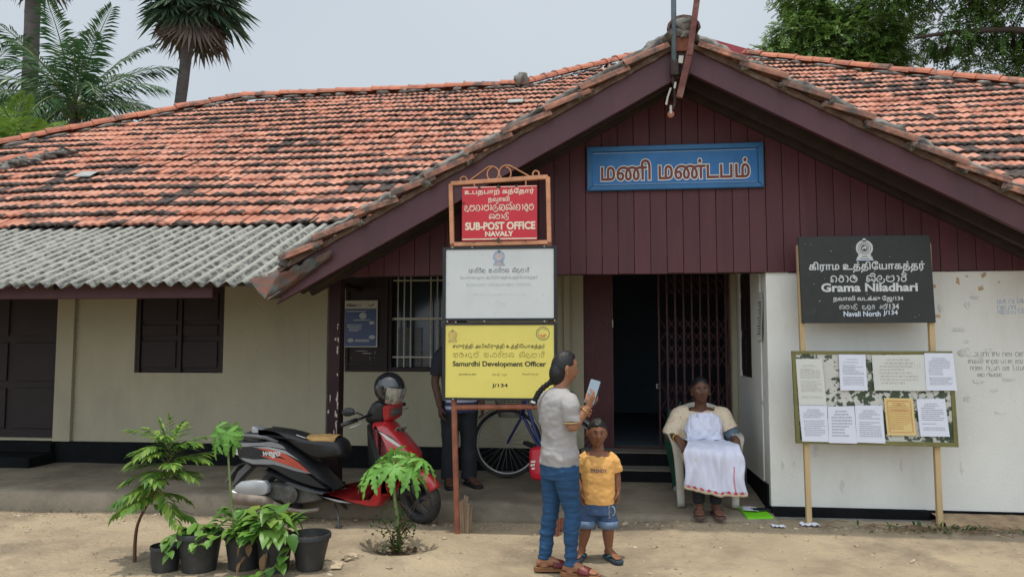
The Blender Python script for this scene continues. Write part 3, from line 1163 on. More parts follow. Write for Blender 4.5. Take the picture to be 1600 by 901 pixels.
for sgn in (-1, 1):
    cs = 1 / sqrt(1 + SL * SL)
    ud = Vector((sgn * cs, 0, -SL * cs))
    un2 = Vector((sgn * SL * cs, 0, cs))
    Lx = 2.60 + RX if sgn < 0 else 3.9
    n = int(Lx / cs / .02)
    for (yy, hh, w2, h2, am) in ((BY + .060, .105, .07, .040, .022), (BY + .20, .05, .10, .03, .012)):
        rings = []
        for k in range(n):
            c = Vector((RX, yy, porch(RX) + .03)) + ud * (.02 * k + .05)
            ring = []
            for j in range(10):
                a = 2 * pi * j / 10
                r_ = 1 + .55 * noise.noise(Vector((k * .09 + sgn * 40, cos(a) * 1.3, sin(a) * 1.3 + yy * 9))) + .3 * noise.noise(Vector((k * .35, cos(a) * 2, sin(a) * 2 + yy * 5)))
                ring.append(c + Vector((0, cos(a) * w2 * r_, 0)) + un2 * (hh + sin(a) * h2 * r_ + am * noise.noise(Vector((k * .2, yy, sgn)))))
            rings.append(ring)
        mm.loft(rings)
    # the weathered bedding timber below the verge tiles
    rings = []
    for k in range(n):
        c = Vector((RX, BY - .034, porch(RX) + .034)) + ud * (.02 * k + .08)
        w2, h2 = .018 + .008 * noise.noise(Vector((k * .12, 3, sgn))), .020 + .010 * noise.noise(Vector((k * .15, 9, sgn)))
        rings.append([c + Vector((0, a * w2, 0)) + un2 * (b * h2) for a, b in ((-1, -1), (1, -1), (1, 1), (-1, 1))])
    ml2.loft(rings)
part('verge_batten', ml2, mat('weathered_batten', (.12, .075, .055), .9, .35, 14, .4, 40, dirt=.6, dcol=(.26, .22, .19), dscale=9, dsize=(.52, .66)), auto=50)
part('verge_tile', mb, mat('verge_clay', (.34, .13, .07), .85, .3, 10, .3, 50, icol=[(.25, .105, .065), (.17, .08, .055), (.34, .15, .095), (.13, .07, .05)], dirt=.9, dcol=(.05, .043, .038), dscale=7, dsize=(.46, .6)), auto=50)
mb2 = MB()
ridge_run(mb2, mm, [(RX, BY - .10, porch(RX) + .085), (RX, 10.2, porch(RX) + .085)], .112)
mb2.sheet = True
part('ridge_tile', mb2, mat('blackened_ridge_tile', (.10, .06, .05), .9, .4, 8, .4, 40), solid=.02)
for k in range(9):
    mm.ball((RX + rnd.uniform(-.085, .085), BY - .07, porch(RX) + .095 + rnd.uniform(-.02, .04)), (.034, .03, .028), 8, 6, wob=1, seed=k)
part('mortar', mm, M_mortar, smooth=True)
mb = MB()
mb.bx(RX - .085, RX + .085, BY - .062, BY - .02, porch(RX) - .05, porch(RX) + .18)
part('ridge_block', mb, mat('raw_ridge_timber', (.22, .08, .045), .85, .3, 8, .2), bevel=.01)
# red fascia of the taller roof behind the porch
mb = MB()
mb.beam((1.9, 16.4, 8.12), (3.2, 15.7, 7.36), .05, .30)
part('fascia', mb, mat('red_fascia_paint', (.27, .035, .045), .5))

# ---- cement sheet awning over the veranda at the left
AW0, AW1 = (6.22, 2.01), (8.42, 2.93)
asl = (AW1[1] - AW0[1]) / (AW1[0] - AW0[0])
mb = MB()
def awn(u, v):
    x = -9.6 + 8.5 * u
    ln = v
    lim = 0
    # the sheets stop along the valley beside the porch roof
    y = AW0[0] + (AW1[0] - AW0[0]) * v
    ymin = 6.22 + max(0, (x + 3.02)) * 1.15 + .012 * noise.noise(Vector((round(x / 1.0) * 3.3, 0, 0)))
    y = ymin + (AW1[0] - ymin) * v
    z = AW0[1] + asl * (y - AW0[0]) + .026 * cos(2 * pi * x / .146) + .02 * sin(x * 1.1) * (1 - v) - .012 * math.floor((x + 9.6) / .95) % .02
    return Vector((x, y, z))
mb.grid(8 * 58 + 1, 7, awn)
mb.sheet = True
part('awning_sheet', mb, M_asb, smooth=True, solid=.009)
mb = MB()
mb.bx(-9.5, -3.46, 6.46, 6.54, 1.905, 2.04)
part('beam', mb, M_purple, bevel=.008)
mb = MB()
for x in (-8.2, -6.6, -5.0, -3.7):
    mb.beam((x, 6.4, 2.02), (x, 8.0, 2.66), .05, .08)
mb.beam((-9.5, 7.4, 2.36), (-2.3, 7.4, 2.36), .05, .06)
mb.tube([(-3.75, 6.42, 2.02), (-3.04, 6.40, 2.035)], .03, 10)
each('rafter', mb, M_wood_dk, BLD)
# valley gutter hanging out at the corner, crumpled tin
mb = MB()
gl_ = [Vector((-3.00, 6.22, 2.045)), Vector((-2.62, 7.0, 2.33)), Vector((-1.95, 8.0, 2.80))]      # lip under the cement sheets
gb_ = [Vector((-2.70, 5.925, 1.845)), Vector((-2.38, 6.75, 2.06)), Vector((-1.60, 8.05, 2.72))]      # fold
gr_ = [Vector((-2.20, 5.955, 2.20)), Vector((-1.95, 6.8, 2.36)), Vector((-1.30, 8.05, 2.86))]     # lip under the clay tiles
def gut(u, v):
    t = u * 2
    i = min(int(t), 1)
    L3, B3, R3 = [q_[i].lerp(q_[i + 1], t - i) for q_ in (gl_, gb_, gr_)]
    p = L3.lerp(B3, v * 2) if v < .5 else B3.lerp(R3, v * 2 - 1)
    k = 4 * (v % .5) * (1 - 2 * (v % .5)) * .5
    cr_ = noise.noise(Vector((u * 9, v * 6, 1)))
    return p + Vector((0, -.045 * abs(cr_) * k * (1 - u), (-.05 * k + .05 * cr_ * k) * (1 if v < .5 else .45)))
mb.grid(30, 17, gut)
mb.sheet = True
# its torn front lip is folded over the end of the barge board
fl = [Vector((-2.72, 5.935, 1.845)), Vector((-2.19, 5.965, 2.19)), Vector((-2.16, 5.965, 2.26)), Vector((-2.62, 5.95, 2.06)), ]
mb.grid(16, 7, lambda u, v: fl[0].lerp(fl[1], u).lerp(fl[3].lerp(fl[2], u), v) + Vector((0, -.035 * abs(noise.noise(Vector((u * 7, v * 4, 2)))) - .012 * v, .028 * noise.noise(Vector((u * 8, v * 2, 5))))))
part('gutter', mb, M_tin, solid=.004, smooth=True)
mb = MB()
for k in range(8):
    mb.ball((-2.42 + rnd.uniform(-.1, .14), 6.3 + rnd.uniform(-.05, .2), 2.24 + rnd.uniform(-.03, .10)), (.09, .08, .06), 9, 7, wob=1.2, seed=k * 3)
part('mortar', mb, M_mortar, smooth=True)
# ================================================================== lettering helpers
def A(cx, cy, rx, ry, a0, a1, n=None):
    n = n or max(4, int(abs(a1 - a0) / 22))
    return [(cx + rx * cos(R(a0 + (a1 - a0) * k / n)), cy + ry * sin(R(a0 + (a1 - a0) * k / n))) for k in range(n + 1)]
SG = {   # Sinhala letters as pen strokes: width, [strokes]
    'pa': (.95, [A(.26, .74, .13, .17, -60, 190) + A(.47, .42, .43, .42, 150, 390) + A(.72, .76, .13, .16, -20, 220), [(.47, .0), (.47, .0)]]),
    'na': (1.12, [A(.24, .26, .17, .22, 80, 400) + A(.42, .42, .38, .52, 150, 40) + A(.82, .42, .28, .50, 150, -70), A(.72, .2, .12, .16, -60, 200)]),
    'va': (.9, [A(.30, .72, .14, .18, -80, 190) + A(.45, .42, .41, .42, 160, 410) + A(.55, .74, .2, .22, 20, 150)]),
    'la': (1.0, [A(.42, .62, .22, .28, -120, 200) + A(.30, .35, .25, .35, 120, 300) + A(.58, .2, .36, .4, 215, 395)]),
    'dha': (1.1, [A(.24, .70, .13, .16, -90, 180) + A(.52, .40, .46, .40, 160, 380) + A(.82, .72, .13, .17, 0, 200), A(.5, .85, .22, .14, 200, 340)]),
    'aa': (.42, [[(.08, .86)] + A(.14, .45, .2, .45, 65, -80)]),
    'ra': (.72, [A(.36, .36, .28, .34, 60, 400) + A(.33, .66, .26, .3, 0, 130)]),
    'ii': (0, [A(-.42, .95, .30, .34, 10, 170), A(-.18, 1.05, .07, .09, 0, 330)]),
    'i': (0, [A(-.42, .95, .30, .30, 0, 180)]),
    'hal': (0, [A(-.22, 1.12, .16, .16, 220, -40) + [(-.02, 1.35)]]),
    'ma': (1.0, [A(.3, .72, .15, .18, -60, 180) + A(.46, .42, .42, .42, 160, 410) + A(.70, .62, .14, .2, 60, 300), A(.45, .85, .18, .14, 20, 160)]),
    'sa': (1.05, [A(.26, .74, .14, .17, -60, 190) + A(.48, .42, .42, .42, 150, 390) + A(.78, .76, .13, .16, -20, 220), [(.5, .0), (.5, .55)] + A(.4, .55, .1, .12, 0, 180)]),
    'm': (.36, [A(.18, .2, .12, .15, 0, 345)]),
    'u': (.85, [A(.32, .62, .2, .22, -100, 200) + A(.46, .34, .36, .40, 140, 300) + A(.6, .1, .2, .3, 280, 400)]),
    'ta': (.95, [A(.24, .26, .17, .22, 80, 400) + A(.46, .42, .40, .50, 150, -80) + A(.5, .12, .14, .16, 300, 90)]),
    'ka': (1.15, [A(.24, .26, .17, .22, 80, 400) + A(.42, .42, .36, .52, 150, 40) + A(.84, .42, .26, .50, 150, -130) + A(.68, .34, .14, .3, 230, 60)]),
    'ga': (.85, [A(.22, .2, .14, .18, 60, 400) + A(.42, .42, .36, .52, 160, -60)]),
    'ae': (.4, [[(.1, .9), (.28, .9), (.28, .1), (.1, .1), (.1, .3)]]),
    'e': (.45, [A(.22, .3, .15, .22, 0, 330) + A(.2, .55, .2, .35, 0, 100)]),
    'a': (1.15, [A(.26, .68, .16, .2, -90, 200) + A(.44, .38, .38, .38, 150, 370) + A(.94, .42, .18, .5, 200, 0), A(.95, .2, .14, .18, 0, 300)]),
    'tha': (.9, [A(.30, .72, .14, .18, -80, 190) + A(.45, .42, .41, .42, 160, 400) + A(.66, .8, .16, .2, -20, 160)]),
    'dda': (.95, [A(.4, .66, .25, .24, -60, 200) + A(.42, .3, .34, .34, 140, 330) + [(.85, .2), (.7, -.25)]]),
    'ru': (.72, [A(.36, .36, .28, .34, 60, 400) + A(.33, .66, .26, .3, 0, 130), A(.5, -.05, .2, .2, 180, 370)]),
    'tu': (.95, [A(.24, .26, .17, .22, 80, 400) + A(.46, .42, .40, .50, 150, -80), A(.6, -.08, .2, .2, 180, 370)]),
    'rr': (0, [A(-.45, 1.15, .22, .14, 20, 200)]),
    'ja': (.95, [A(.30, .72, .14, .18, -80, 190) + A(.45, .42, .41, .42, 160, 400) + A(.55, .72, .28, .3, 10, 150)]),
    ' ': (.7, []),
}
def sinhala(word, parent, loc, m, width, height, wd=.16, y=0):
    """word = letter names; drawn as flat pen strokes, readable from -Y, centred at loc"""
    x, strokes = 0.0, []
    for g in word:
        w_, ss = SG[g]
        strokes += [[(x + a, b) for a, b in s_] for s_ in ss]
        x += w_ + (.12 if w_ else 0)
    sx, sy = width / x, height / 1.15
    mb = MB()
    mb.sheet = True
    loc = Vector(loc)
    for s_ in strokes:
        pts = [Vector((loc.x + (a - x / 2) * sx, loc.y, loc.z + (b - .5) * sy)) for a, b in s_]
        pts = [p for k, p in enumerate(pts) if k == 0 or (p - pts[k - 1]).length > 1e-5]
        if len(pts) < 2:
            continue
        L_, R_ = [], []
        hw = wd * sy / 2
        for k, p in enumerate(pts):
            t = (pts[min(k + 1, len(pts) - 1)] - pts[max(k - 1, 0)]).normalized()
            nn = Vector((-t.z, 0, t.x)) * hw
            L_.append(p + nn)
            R_.append(p - nn)
        n = len(pts)
        mb.add(L_ + R_, [(k, k + 1, n + k + 1, n + k) for k in range(n - 1)])
    return obj('lettering', mb, m, parent)

def emblem(parent, c, h, mats, name='emblem'):
    """state crest: petalled round shield with an animal in the middle, wheel on top, bowl base"""
    x, y, z = c
    mb = MB()
    fn = lambda u, v, d: (x + u * h, d, z + v * h)
    ring = lambda r0, r1, cy, n=40: [(r1 * cos(2 * pi * k / n), cy + r1 * sin(2 * pi * k / n)) for k in range(n)]
    def annulus(r0, r1, cy, yy, m, petals=0):
        n = 64
        vs, fs = [], []
        for k in range(n):
            a = 2 * pi * k / n
            rr = r1 * (1 + (.05 * abs(sin(a * petals / 2)) if petals else 0))
            vs += [fn(r0 * cos(a), cy + r0 * sin(a), yy), fn(rr * cos(a), cy + rr * sin(a), yy)]
        fs = [(2 * k, 2 * k + 1, (2 * k + 3) % (2 * n), (2 * k + 2) % (2 * n)) for k in range(n)]
        mb.add(vs, fs, m)
    annulus(.30, .37, .08, y, 0, 20)
    annulus(.22, .275, .08, y, 0)
    annulus(.15, .19, .08, y, 1)
    lion = [(-.10, .02), (-.09, .12), (-.02, .13), (.02, .17), (.08, .17), (.09, .10), (.12, .08), (.07, .05), (.09, .0), (.04, .02), (.02, .05), (-.04, .05), (-.05, .0), (-.08, -.01)]
    mb.prism([(u, v + .01) for u, v in lion], y, y - .001, fn, 1)
    annulus(.03, .085, .45, y, 2)
    for sg in (-1, 1):
        mb.prism([(sg * .10, -.30), (sg * .16, -.25), (sg * .30, -.22), (sg * .27, -.30), (sg * .34, -.34), (sg * .36, -.44), (sg * .20, -.44)][::sg], y, y - .001, fn, 0)
    mb.prism([(-.12, -.34), (.12, -.34), (.17, -.42), (-.17, -.42)], y, y - .001, fn, 1)
    mb.prism([(-.38, -.455), (.38, -.455), (.40, -.50), (-.40, -.50)], y, y - .001, fn, 2)
    mb.sheet = True
    return obj(name, mb, mats, parent)

# ================================================================== blue name board on the gable
M_blue = mat('blue_board_paint', (.020, .15, .40), .45, .15, 5, .05, 40, dirt=.3, dcol=(.012, .07, .18), dscale=3, dsize=(.5, .7))
M_blue2 = mat('blue_frame_paint', (.022, .125, .29), .45, .15, 5, .05)
M_lw = mat('white_letter_paint', (.72, .70, .62), .5, .06, 20, 0)
M_lr = mat('brown_red_letter_paint', (.16, .035, .028), .5, .2, 20, 0)
y0 = FY - .03
t = thing('name_board', 'long blue framed board with red Tamil lettering, high on the maroon gable', 'sign', (.67, y0, 2.82))
x0, x1, z0, z1 = -.086, 1.421, 2.826, 3.216
mb = MB()
mb.bx(x0 + .02, x1 - .02, y0 - .018, y0 - .001, z0 + .02, z1 - .02)
obj('panel', mb, M_blue, t)
mb = MB()
fw = .045
for (o_) in ([(x0, z0), (x1, z0), (x1 - fw, z0 + fw), (x0 + fw, z0 + fw)], [(x0, z1), (x1, z1), (x1 - fw, z1 - fw), (x0 + fw, z1 - fw)],
             [(x0, z0), (x0, z1), (x0 + fw, z1 - fw), (x0 + fw, z0 + fw)], [(x1, z0), (x1, z1), (x1 - fw, z1 - fw), (x1 - fw, z0 + fw)]):
    mb.prism(o_, y0 - .045, y0 - .001, lambda u, v, d: (u, d, v))
obj('frame', mb, M_blue2, t, bevel=.006)
mb = MB()
for z in (z0 + .055, z1 - .055):
    mb.bx(x0 + .055, x1 - .055, y0 - .0205, y0 - .0185, z - .002, z + .002)
obj('border_line', mb, mat('pale_line', (.35, .42, .45), .5), t)
TA1 = 'மணி மண்டபம்'
c = (.672, y0, 3.005)
text(TA1, t, (c[0], y0 - .0195, c[2]), M_lw, height=.175, width=1.265, bold=.062, depth=0)
text(TA1, t, (c[0], y0 - .0210, c[2]), M_lr, height=.175, width=1.265, bold=.022, depth=0)

# ================================================================== sign stand: pipe frame carrying three boards
M_pipe = mat('orange_primer_pipe', (.52, .235, .12), .5, .22, 10, .1, 60, dirt=.5, dcol=(.16, .055, .03), dscale=7, dsize=(.55, .75))
M_pipe_rust = mat('rusty_pipe', (.27, .095, .055), .7, .3, 12, .2, 60, dirt=.6, dcol=(.10, .04, .025), dscale=8, dsize=(.5, .7))
M_red = mat('red_enamel', (.50, .014, .026), .4, .1, 4, .03, dirt=.5, dcol=(.40, .03, .03), dscale=9, dsize=(.6, .75))
M_wht = mat('white_sign_sheet', (.53, .55, .54), .45, .04, 3, .02, dirt=.4, dcol=(.46, .47, .46), dscale=4, dsize=(.55, .8))
M_yel = mat('yellow_sign_sheet', (.68, .58, .13), .45, .05, 3, .02, dirt=.4, dcol=(.52, .41, .055), dscale=4, dsize=(.55, .8))
M_blk = mat('black_frame_paint', (.012, .013, .014), .5, .3, 8, .05, dirt=.4, dcol=(.10, .10, .095), dscale=18, dsize=(.62, .72))
M_ink = mat('black_ink', (.02, .017, .012), .6, .1, 10, 0)
M_cream = mat('cream_letter_paint', (.68, .60, .46), .5, .12, 20, 0)
SY = 6.0
t = thing('sign_stand', 'orange pipe stand carrying red post office, white and yellow boards one above another', 'sign', (-.75, SY, 0))
mb = MB()
mb.tube([(-1.112, SY, -.25), (-1.15, SY, 1.0), (-1.168, SY, 2.30)], .0235, 12)
mb.tube([(-.332, SY, -.25), (-.355, SY, 1.0), (-.385, SY, 2.30)], .0235, 12)
mb.tube([(-1.149, SY, .985), (-.356, SY, 1.0)], .022, 12)
obj('stand_pole', mb, M_pipe_rust, t)
mb = MB()
for (p, q) in (((-1.187, 2.793), (-.392, 2.829)), ((-1.171, 2.293), (-.383, 2.299)), ((-1.187, 2.793), (-1.171, 2.293)), ((-.392, 2.829), (-.383, 2.299))):
    mb.beam((p[0], SY, p[1]), (q[0], SY, q[1]), .036, .038, (0, 1, 0))
obj('frame', mb, M_pipe, t, bevel=.006)
sx_ = lambda zx: -1.187 + (690 + zx / 6.005 - 703) * .00524
sz_ = lambda zy: 2.794 - (250 + zy / 6.005 - 287) * .00526
def scroll(pts, r=.0065):
    m_ = MB()
    m_.tube([(sx_(a), SY, sz_(b)) for a, b in pts], r, 8)
    obj('scroll', m_, M_pipe, t, smooth=True)
def zc(cx, cy, rx, ry, a0, a1):
    return [(cx + u * rx, cy - v * ry) for u, v in [(cos(R(a0 + (a1 - a0) * k / 14)), sin(R(a0 + (a1 - a0) * k / 14))) for k in range(15)]]
scroll(zc(213, 185, 18, 18, -60, 60)[::1] + zc(200, 185, 31, 28, 60, 270) + [(240, 208), (420, 80)] + zc(460, 128, 70, 60, 115, 0) + zc(476, 140, 54, 62, -10, -265))
scroll(zc(866, 150, 18, 18, 240, 120)[::1] + zc(876, 150, 31, 30, 120, -90) + [(835, 182), (655, 75)] + zc(607, 122, 70, 60, 62, 180) + zc(592, 138, 54, 60, 190, 445))
# red board
rx0, rx1, rz0, rz1 = -1.088, -.478, 2.318, 2.760
mb = MB()
mb.bx(rx0, rx1, SY - .028, SY - .024, rz0, rz1)
rb = obj('sign_board', mb, M_red, t, bevel=.0015)
rb['label'] = 'red enamel sub post office board'
mb = MB()
mb.bx(rx0 + .004, rx1 - .004, SY - .0295, SY - .0285, rz1 - .010, rz1 - .004)
mb.bx(rx0 + .004, rx1 - .004, SY - .0295, SY - .0285, rz0 + .008, rz0 + .018)
obj('border_line', mb, M_cream, rb)
mb = MB()
for (x, z, s_) in ((-.945, 2.752, .018), (-.79, 2.757, .02), (-.645, 2.762, .015), (-.79, 2.322, .025), (-.83, 2.322, .015), (-.99, 2.315, .012), (-.57, 2.315, .01), (-1.075, 2.63, .012), (-.484, 2.40, .008)):
    blob(mb, x, z - .004, s_ * 1.3, s_, SY - .0296, x * 40, 12)
obj('rust_spot', mb, mat('rust_spots', (.09, .05, .035), .9), rb)
for x in (-.99, -.57):
    mb = MB()
    mb.tube([(x, SY - .01, rz0 - .02), (x, SY - .01, rz0 + .02)], .007, 8)
    mb.tube([(x, SY - .01, rz1 - .01), (x, SY - .01, rz1 + .05)], .006, 8)
    obj('hanger', mb, M_pipe, t)
rx_ = lambda zx: rx0 + (zx - 197) / (890 - 197) * (rx1 - rx0)
rz_ = lambda zy: rz1 - (zy - 250) / (765 - 250) * (rz1 - rz0)
def rt(body, a, b, zy, h, m=M_cream, bold=.02):
    return text(body, rb, ((rx_(a) + rx_(b)) / 2, SY - .0285, rz_(zy)), m, width=rx_(b) - rx_(a), height=h, bold=bold, depth=0)
rt('உபதபாற் கந்ேதார்', 222, 862, 306, .056)
rt('நவாலி', 440, 635, 380, .056)
sinhala(['u', 'pa', 'ta', 'ae', 'pa', 'ae', 'la', 'hal', 'ka', 'na', 'hal', 'e', 'ta', 'aa', 'ru', 'va'], rb, ((rx_(218) + rx_(865)) / 2, SY - .0287, rz_(452)), M_cream, rx_(865) - rx_(218), .056, .135)
sinhala(['na', 'va', 'aa', 'la', 'i'], rb, ((rx_(447) + rx_(635)) / 2, SY - .0287, rz_(537)), M_cream, rx_(635) - rx_(447), .046, .15)
rt('SUB-POST OFFICE', 230, 870, 627, .058, bold=.04)
rt('NAVALY', 415, 668, 702, .036, bold=.05)
# white and yellow boards in one black angle frame
def board(z0, z1, m, label):
    mb = MB()
    mb.bx(-1.222, -.338, SY - .042, SY - .036, z0, z1)
    b_ = obj('sign_board', mb, m, t)
    b_['label'] = label
    mb = MB()
    for (a, b, c_, d_) in ((-1.24, -1.214, z0 - .016, z1 + .016), (-.346, -.320, z0 - .016, z1 + .016), (-1.214, -.346, z0 - .016, z0 + .004), (-1.214, -.346, z1 - .004, z1 + .016)):
        mb.bx(a, b, SY - .05, SY - .024, c_, d_)
    obj('board_frame', mb, M_blk, b_, bevel=.002)
    return b_
wb = board(1.690, 2.250, M_wht, 'white board with faded lettering and crest')
yb = board(1.062, 1.644, M_yel, 'yellow welfare officer board')
TY = SY - .0430
fade = lambda n, g: mat(n, g, .6, .25, 30, 0)
M_f1, M_f2, M_f3, M_f4 = fade('faded_ink_dark', (.16, .165, .17)), fade('faded_ink', (.26, .27, .28)), fade('faded_ink_pale', (.40, .42, .425)), fade('faded_ink_ghost', (.52, .54, .535))
wx = lambda zx: -1.222 + (zx - 48) / (1225 - 48) * .884
wz = lambda zy: 2.250 - (zy - 55) / (838 - 55) * .56
emblem(wb, (wx(632), TY, wz(160)), .125, [fade('faded_crest_blue', (.25, .30, .38)), fade('faded_crest_red', (.48, .28, .26)), fade('faded_crest_line', (.30, .33, .37))])
sinhala(['a', 'aa', 'ra', 'hal', 'tha', 'ii', 'ka', ' ', 'sa', 'm', 'va', 'ra', 'hal', 'dha', 'na', ' ', 'na', 'i', 'la', 'dha', 'aa', 'ra', 'ii'], wb, (wx(632), TY, wz(302)), M_f1, wx(958) - wx(305), .036, .13)
text('ெபாருளாதார அபிவிருத்தி உத்திேயாகத்தர்', wb, (wx(628), TY, wz(382)), M_f2, width=wx(1045) - wx(212), height=.034, depth=0)
text('ECONOMIC DEVELOPMENT OFFICER', wb, (wx(632), TY, wz(460)), M_f3, width=wx(982) - wx(285), height=.022, depth=0)
text('நவாலி வடக்கு  Navali North', wb, (wx(625), TY, wz(568)), M_f4, width=wx(915) - wx(340), height=.022, depth=0)
text('J/134', wb, (wx(635), TY, wz(680)), M_f4, width=.10, depth=0)
mb = MB()
for k in range(18):
    mb.ball((wx(rnd.uniform(80, 1200)), TY + .0005, wz(rnd.uniform(70, 820))), (.003, .001, .003), 6, 4)
obj('speck', mb, M_f2, wb)
yx = lambda zx: -1.222 + (zx - 47) / (1068 - 47) * .884
yz = lambda zy: 1.644 - (zy - 52) / (738 - 52) * .582
M_y1 = mat('yellow_board_outline_ink', (.24, .17, .03), .6, .1, 20, 0)
text('சமுர்த்தி அபிவிருத்தி உத்திேயாகத்தர்', yb, (yx(550), TY, yz(258)), M_ink, width=yx(980) - yx(128), height=.044, bold=.012, depth=0)
sinhala(['sa', 'ma', 'e', 'dda', 'dha', 'i', ' ', 'sa', 'm', 'va', 'ra', 'hal', 'dha', 'na', ' ', 'na', 'i', 'la', 'dha', 'aa', 'ra', 'ii'], yb, (yx(552), TY, yz(336)), M_y1, yx(978) - yx(128), .042, .10)
text('Samurdhi Development Officer', yb, (yx(555), TY, yz(425)), M_ink, width=yx(985) - yx(127), height=.050, bold=.03, depth=0)
text('நவாலி வடக்கு', yb, (yx(265), TY, yz(518)), M_ink, width=yx(345) - yx(185), height=.017, bold=.02, depth=0)
sinhala(['na', 'va', 'aa', 'la', 'i', ' ', 'u', 'tu', 'ra'], yb, (yx(562), TY, yz(518)), M_y1, yx(632) - yx(492), .016, .14)
text('Navali North', yb, (yx(842), TY, yz(512)), M_y1, width=yx(915) - yx(768), depth=0)
text('J/134', yb, (yx(563), TY, yz(622)), M_ink, width=yx(635) - yx(493), height=.034, bold=.025, depth=0)
emblem(yb, (yx(122), TY, yz(160)), .10, [fade('pale_crest_a', (.50, .38, .12)), fade('pale_crest_b', (.52, .30, .10)), fade('pale_crest_c', (.48, .36, .14))])
mb = MB()
mb.sheet = True
cx, cz = yx(957), yz(137)
for (r0, r1, m_, a0, a1) in ((.048, .054, 0, 0, 360), (.036, .040, 0, 40, 300), (.012, .03, 1, 200, 345)):
    n = 40
    vs = []
    for k in range(n + 1):
        a = R(a0 + (a1 - a0) * k / n)
        rr = r1 * (1 + (.18 * sin(k * 1.3) if m_ else 0))
        vs += [(cx + r0 * cos(a), TY, cz + r0 * sin(a)), (cx + rr * cos(a), TY, cz + rr * sin(a))]
    mb.add(vs, [(2 * k, 2 * k + 1, 2 * k + 3, 2 * k + 2) for k in range(n)], m_)
obj('emblem', mb, [fade('logo_green_grey', (.16, .17, .08)), fade('logo_orange', (.62, .24, .06))], yb)
mb = MB()
for (x, z) in ((-1.2, 1.668), (-1.13, 1.664), (-.9, 1.67), (-.42, 1.668), (-.34, 1.675), (-1.15, 1.052), (-1.16, 2.262), (-.42, 2.262), (-1.0, 2.262)):
    mb.ball((x, SY - .05, z), (.006, .004, .006), 8, 5)
obj('screw', mb, M_bar, t)

# ================================================================== black board and notice board on two wooden poles
M_pole = mat('pale_timber_pole', (.46, .33, .17), .75, .2, 4, .2, 40, stretch=(3, 3, .5), dirt=.4, dcol=(.25, .16, .08), dscale=4, dsize=(.55, .75))
M_bb = mat('matt_black_board', (.020, .022, .021), .55, .2, 5, .05, dirt=.35, dcol=(.09, .092, .088), dscale=7, dsize=(.58, .8))
M_sil = mat('grey_white_letters', (.50, .51, .51), .5, .12, 20, 0)
M_silb = mat('pale_blue_letters', (.55, .62, .72), .5, .1, 20, 0)
NY = 6.36
t = thing('notice_stand', 'black village officer board above a paper covered notice board on two pale wooden poles', 'sign', (2.15, NY + .05, 0))
for (xa, xb) in ((1.672, 1.648), (2.664, 2.652)):
    mb = MB()
    mb.beam((xa, NY + .05, -.3), (xb, NY + .05, 2.3), .042, .042, (0, 1, 0))
    obj('pole', mb, M_pole, t, bevel=.004)
mb = MB()
bfn = lambda u, v, d: (u, d, v)
mb.prism([(1.632, 2.362), (2.652, 2.362), (2.672, 1.659), (1.648, 1.657)], NY, NY + .022, bfn)
bb = obj('sign_board', mb, M_bb, t, bevel=.002)
bb['label'] = 'black board with grey white lettering and crest'
BY_ = NY - .0010
kx = lambda zx, zy: (1.632 + (zx - 30) / (1275 - 30) * 1.02) + (zy - 60) / 810 * .017
kz = lambda zy: 2.362 - (zy - 60) / (870 - 60) * .704
def kt(body, a, b, zy, h, m=M_sil, bold=.0):
    return text(body, bb, ((kx(a, zy) + kx(b, zy)) / 2, BY_, kz(zy)), m, width=kx(b, zy) - kx(a, zy), height=h, bold=bold, depth=0)
emblem(bb, (kx(655, 190), BY_, kz(190)), .172, [M_sil, M_sil, M_silb])
kt('கிராம உத்திேயாகத்தர்', 120, 1208, 350, .088, bold=.022)
sinhala(['ga', 'ra', 'aa', 'ma', ' ', 'na', 'i', 'la', 'dha', 'aa', 'ra', 'ii'], bb, (kx(680, 455), BY_, kz(458)), M_sil, kx(1042, 455) - kx(312, 455), .062, .165)
kt('Grama Niladhari', 230, 1128, 540, .064, bold=.035)
kt('நவாலி வடக்கு ேஜ/134', 335, 990, 648, .050, M_sil, .02)
sinhala(['na', 'va', 'aa', 'la', 'i', ' ', 'u', 'tu', 'ra', ' ', 'e', 'ja', 'hal'], bb, (kx(612, 722), BY_, kz(722)), M_sil, kx(838, 722) - kx(385, 722), .036, .15)
kt('/134', 825, 945, 718, .042, M_sil, .02)
kt('Navali North', 425, 770, 785, .040, M_silb, .02)
kt('J/134', 797, 930, 780, .044, M_silb, .02)
mb = MB()
for k in range(22):
    mb.ball((rnd.uniform(1.68, 2.62), NY - .0005, rnd.uniform(1.68, 2.34)), (rnd.uniform(.001, .006), .001, rnd.uniform(.001, .003)), 6, 4)
obj('speck', mb, M_sil, bb)
M_ntc = mat('torn_paper_notice_board', (.055, .075, .045), .85, .3, 9, .3, 30, dirt=1.0, dcol=(.50, .49, .45), dscale=8.5, dsize=(.485, .50), ddetail=5)
M_olive = mat('olive_board_edge', (.155, .145, .050), .8, .2, 8, .2, 30, dirt=.5, dcol=(.30, .28, .22), dscale=14, dsize=(.6, .7))
q4 = [(1.557, 1.433), (2.783, 1.433), (2.802, .683), (1.572, .695)]
mb = MB()
mb.prism([(1.575, 1.418), (2.765, 1.418), (2.784, .70), (1.59, .71)], NY - .001, NY + .012, bfn)
nb = obj('notice_panel', mb, M_ntc, t)
mb = MB()
inn = [(1.588, 1.408), (2.752, 1.408), (2.768, .718), (1.603, .726)]
for k in range(4):
    a, b, c_, d_ = q4[k], q4[(k + 1) % 4], inn[(k + 1) % 4], inn[k]
    mb.prism([a, b, c_, d_], NY - .010, NY + .02, bfn)
obj('board_frame', mb, M_olive, nb, bevel=.002)
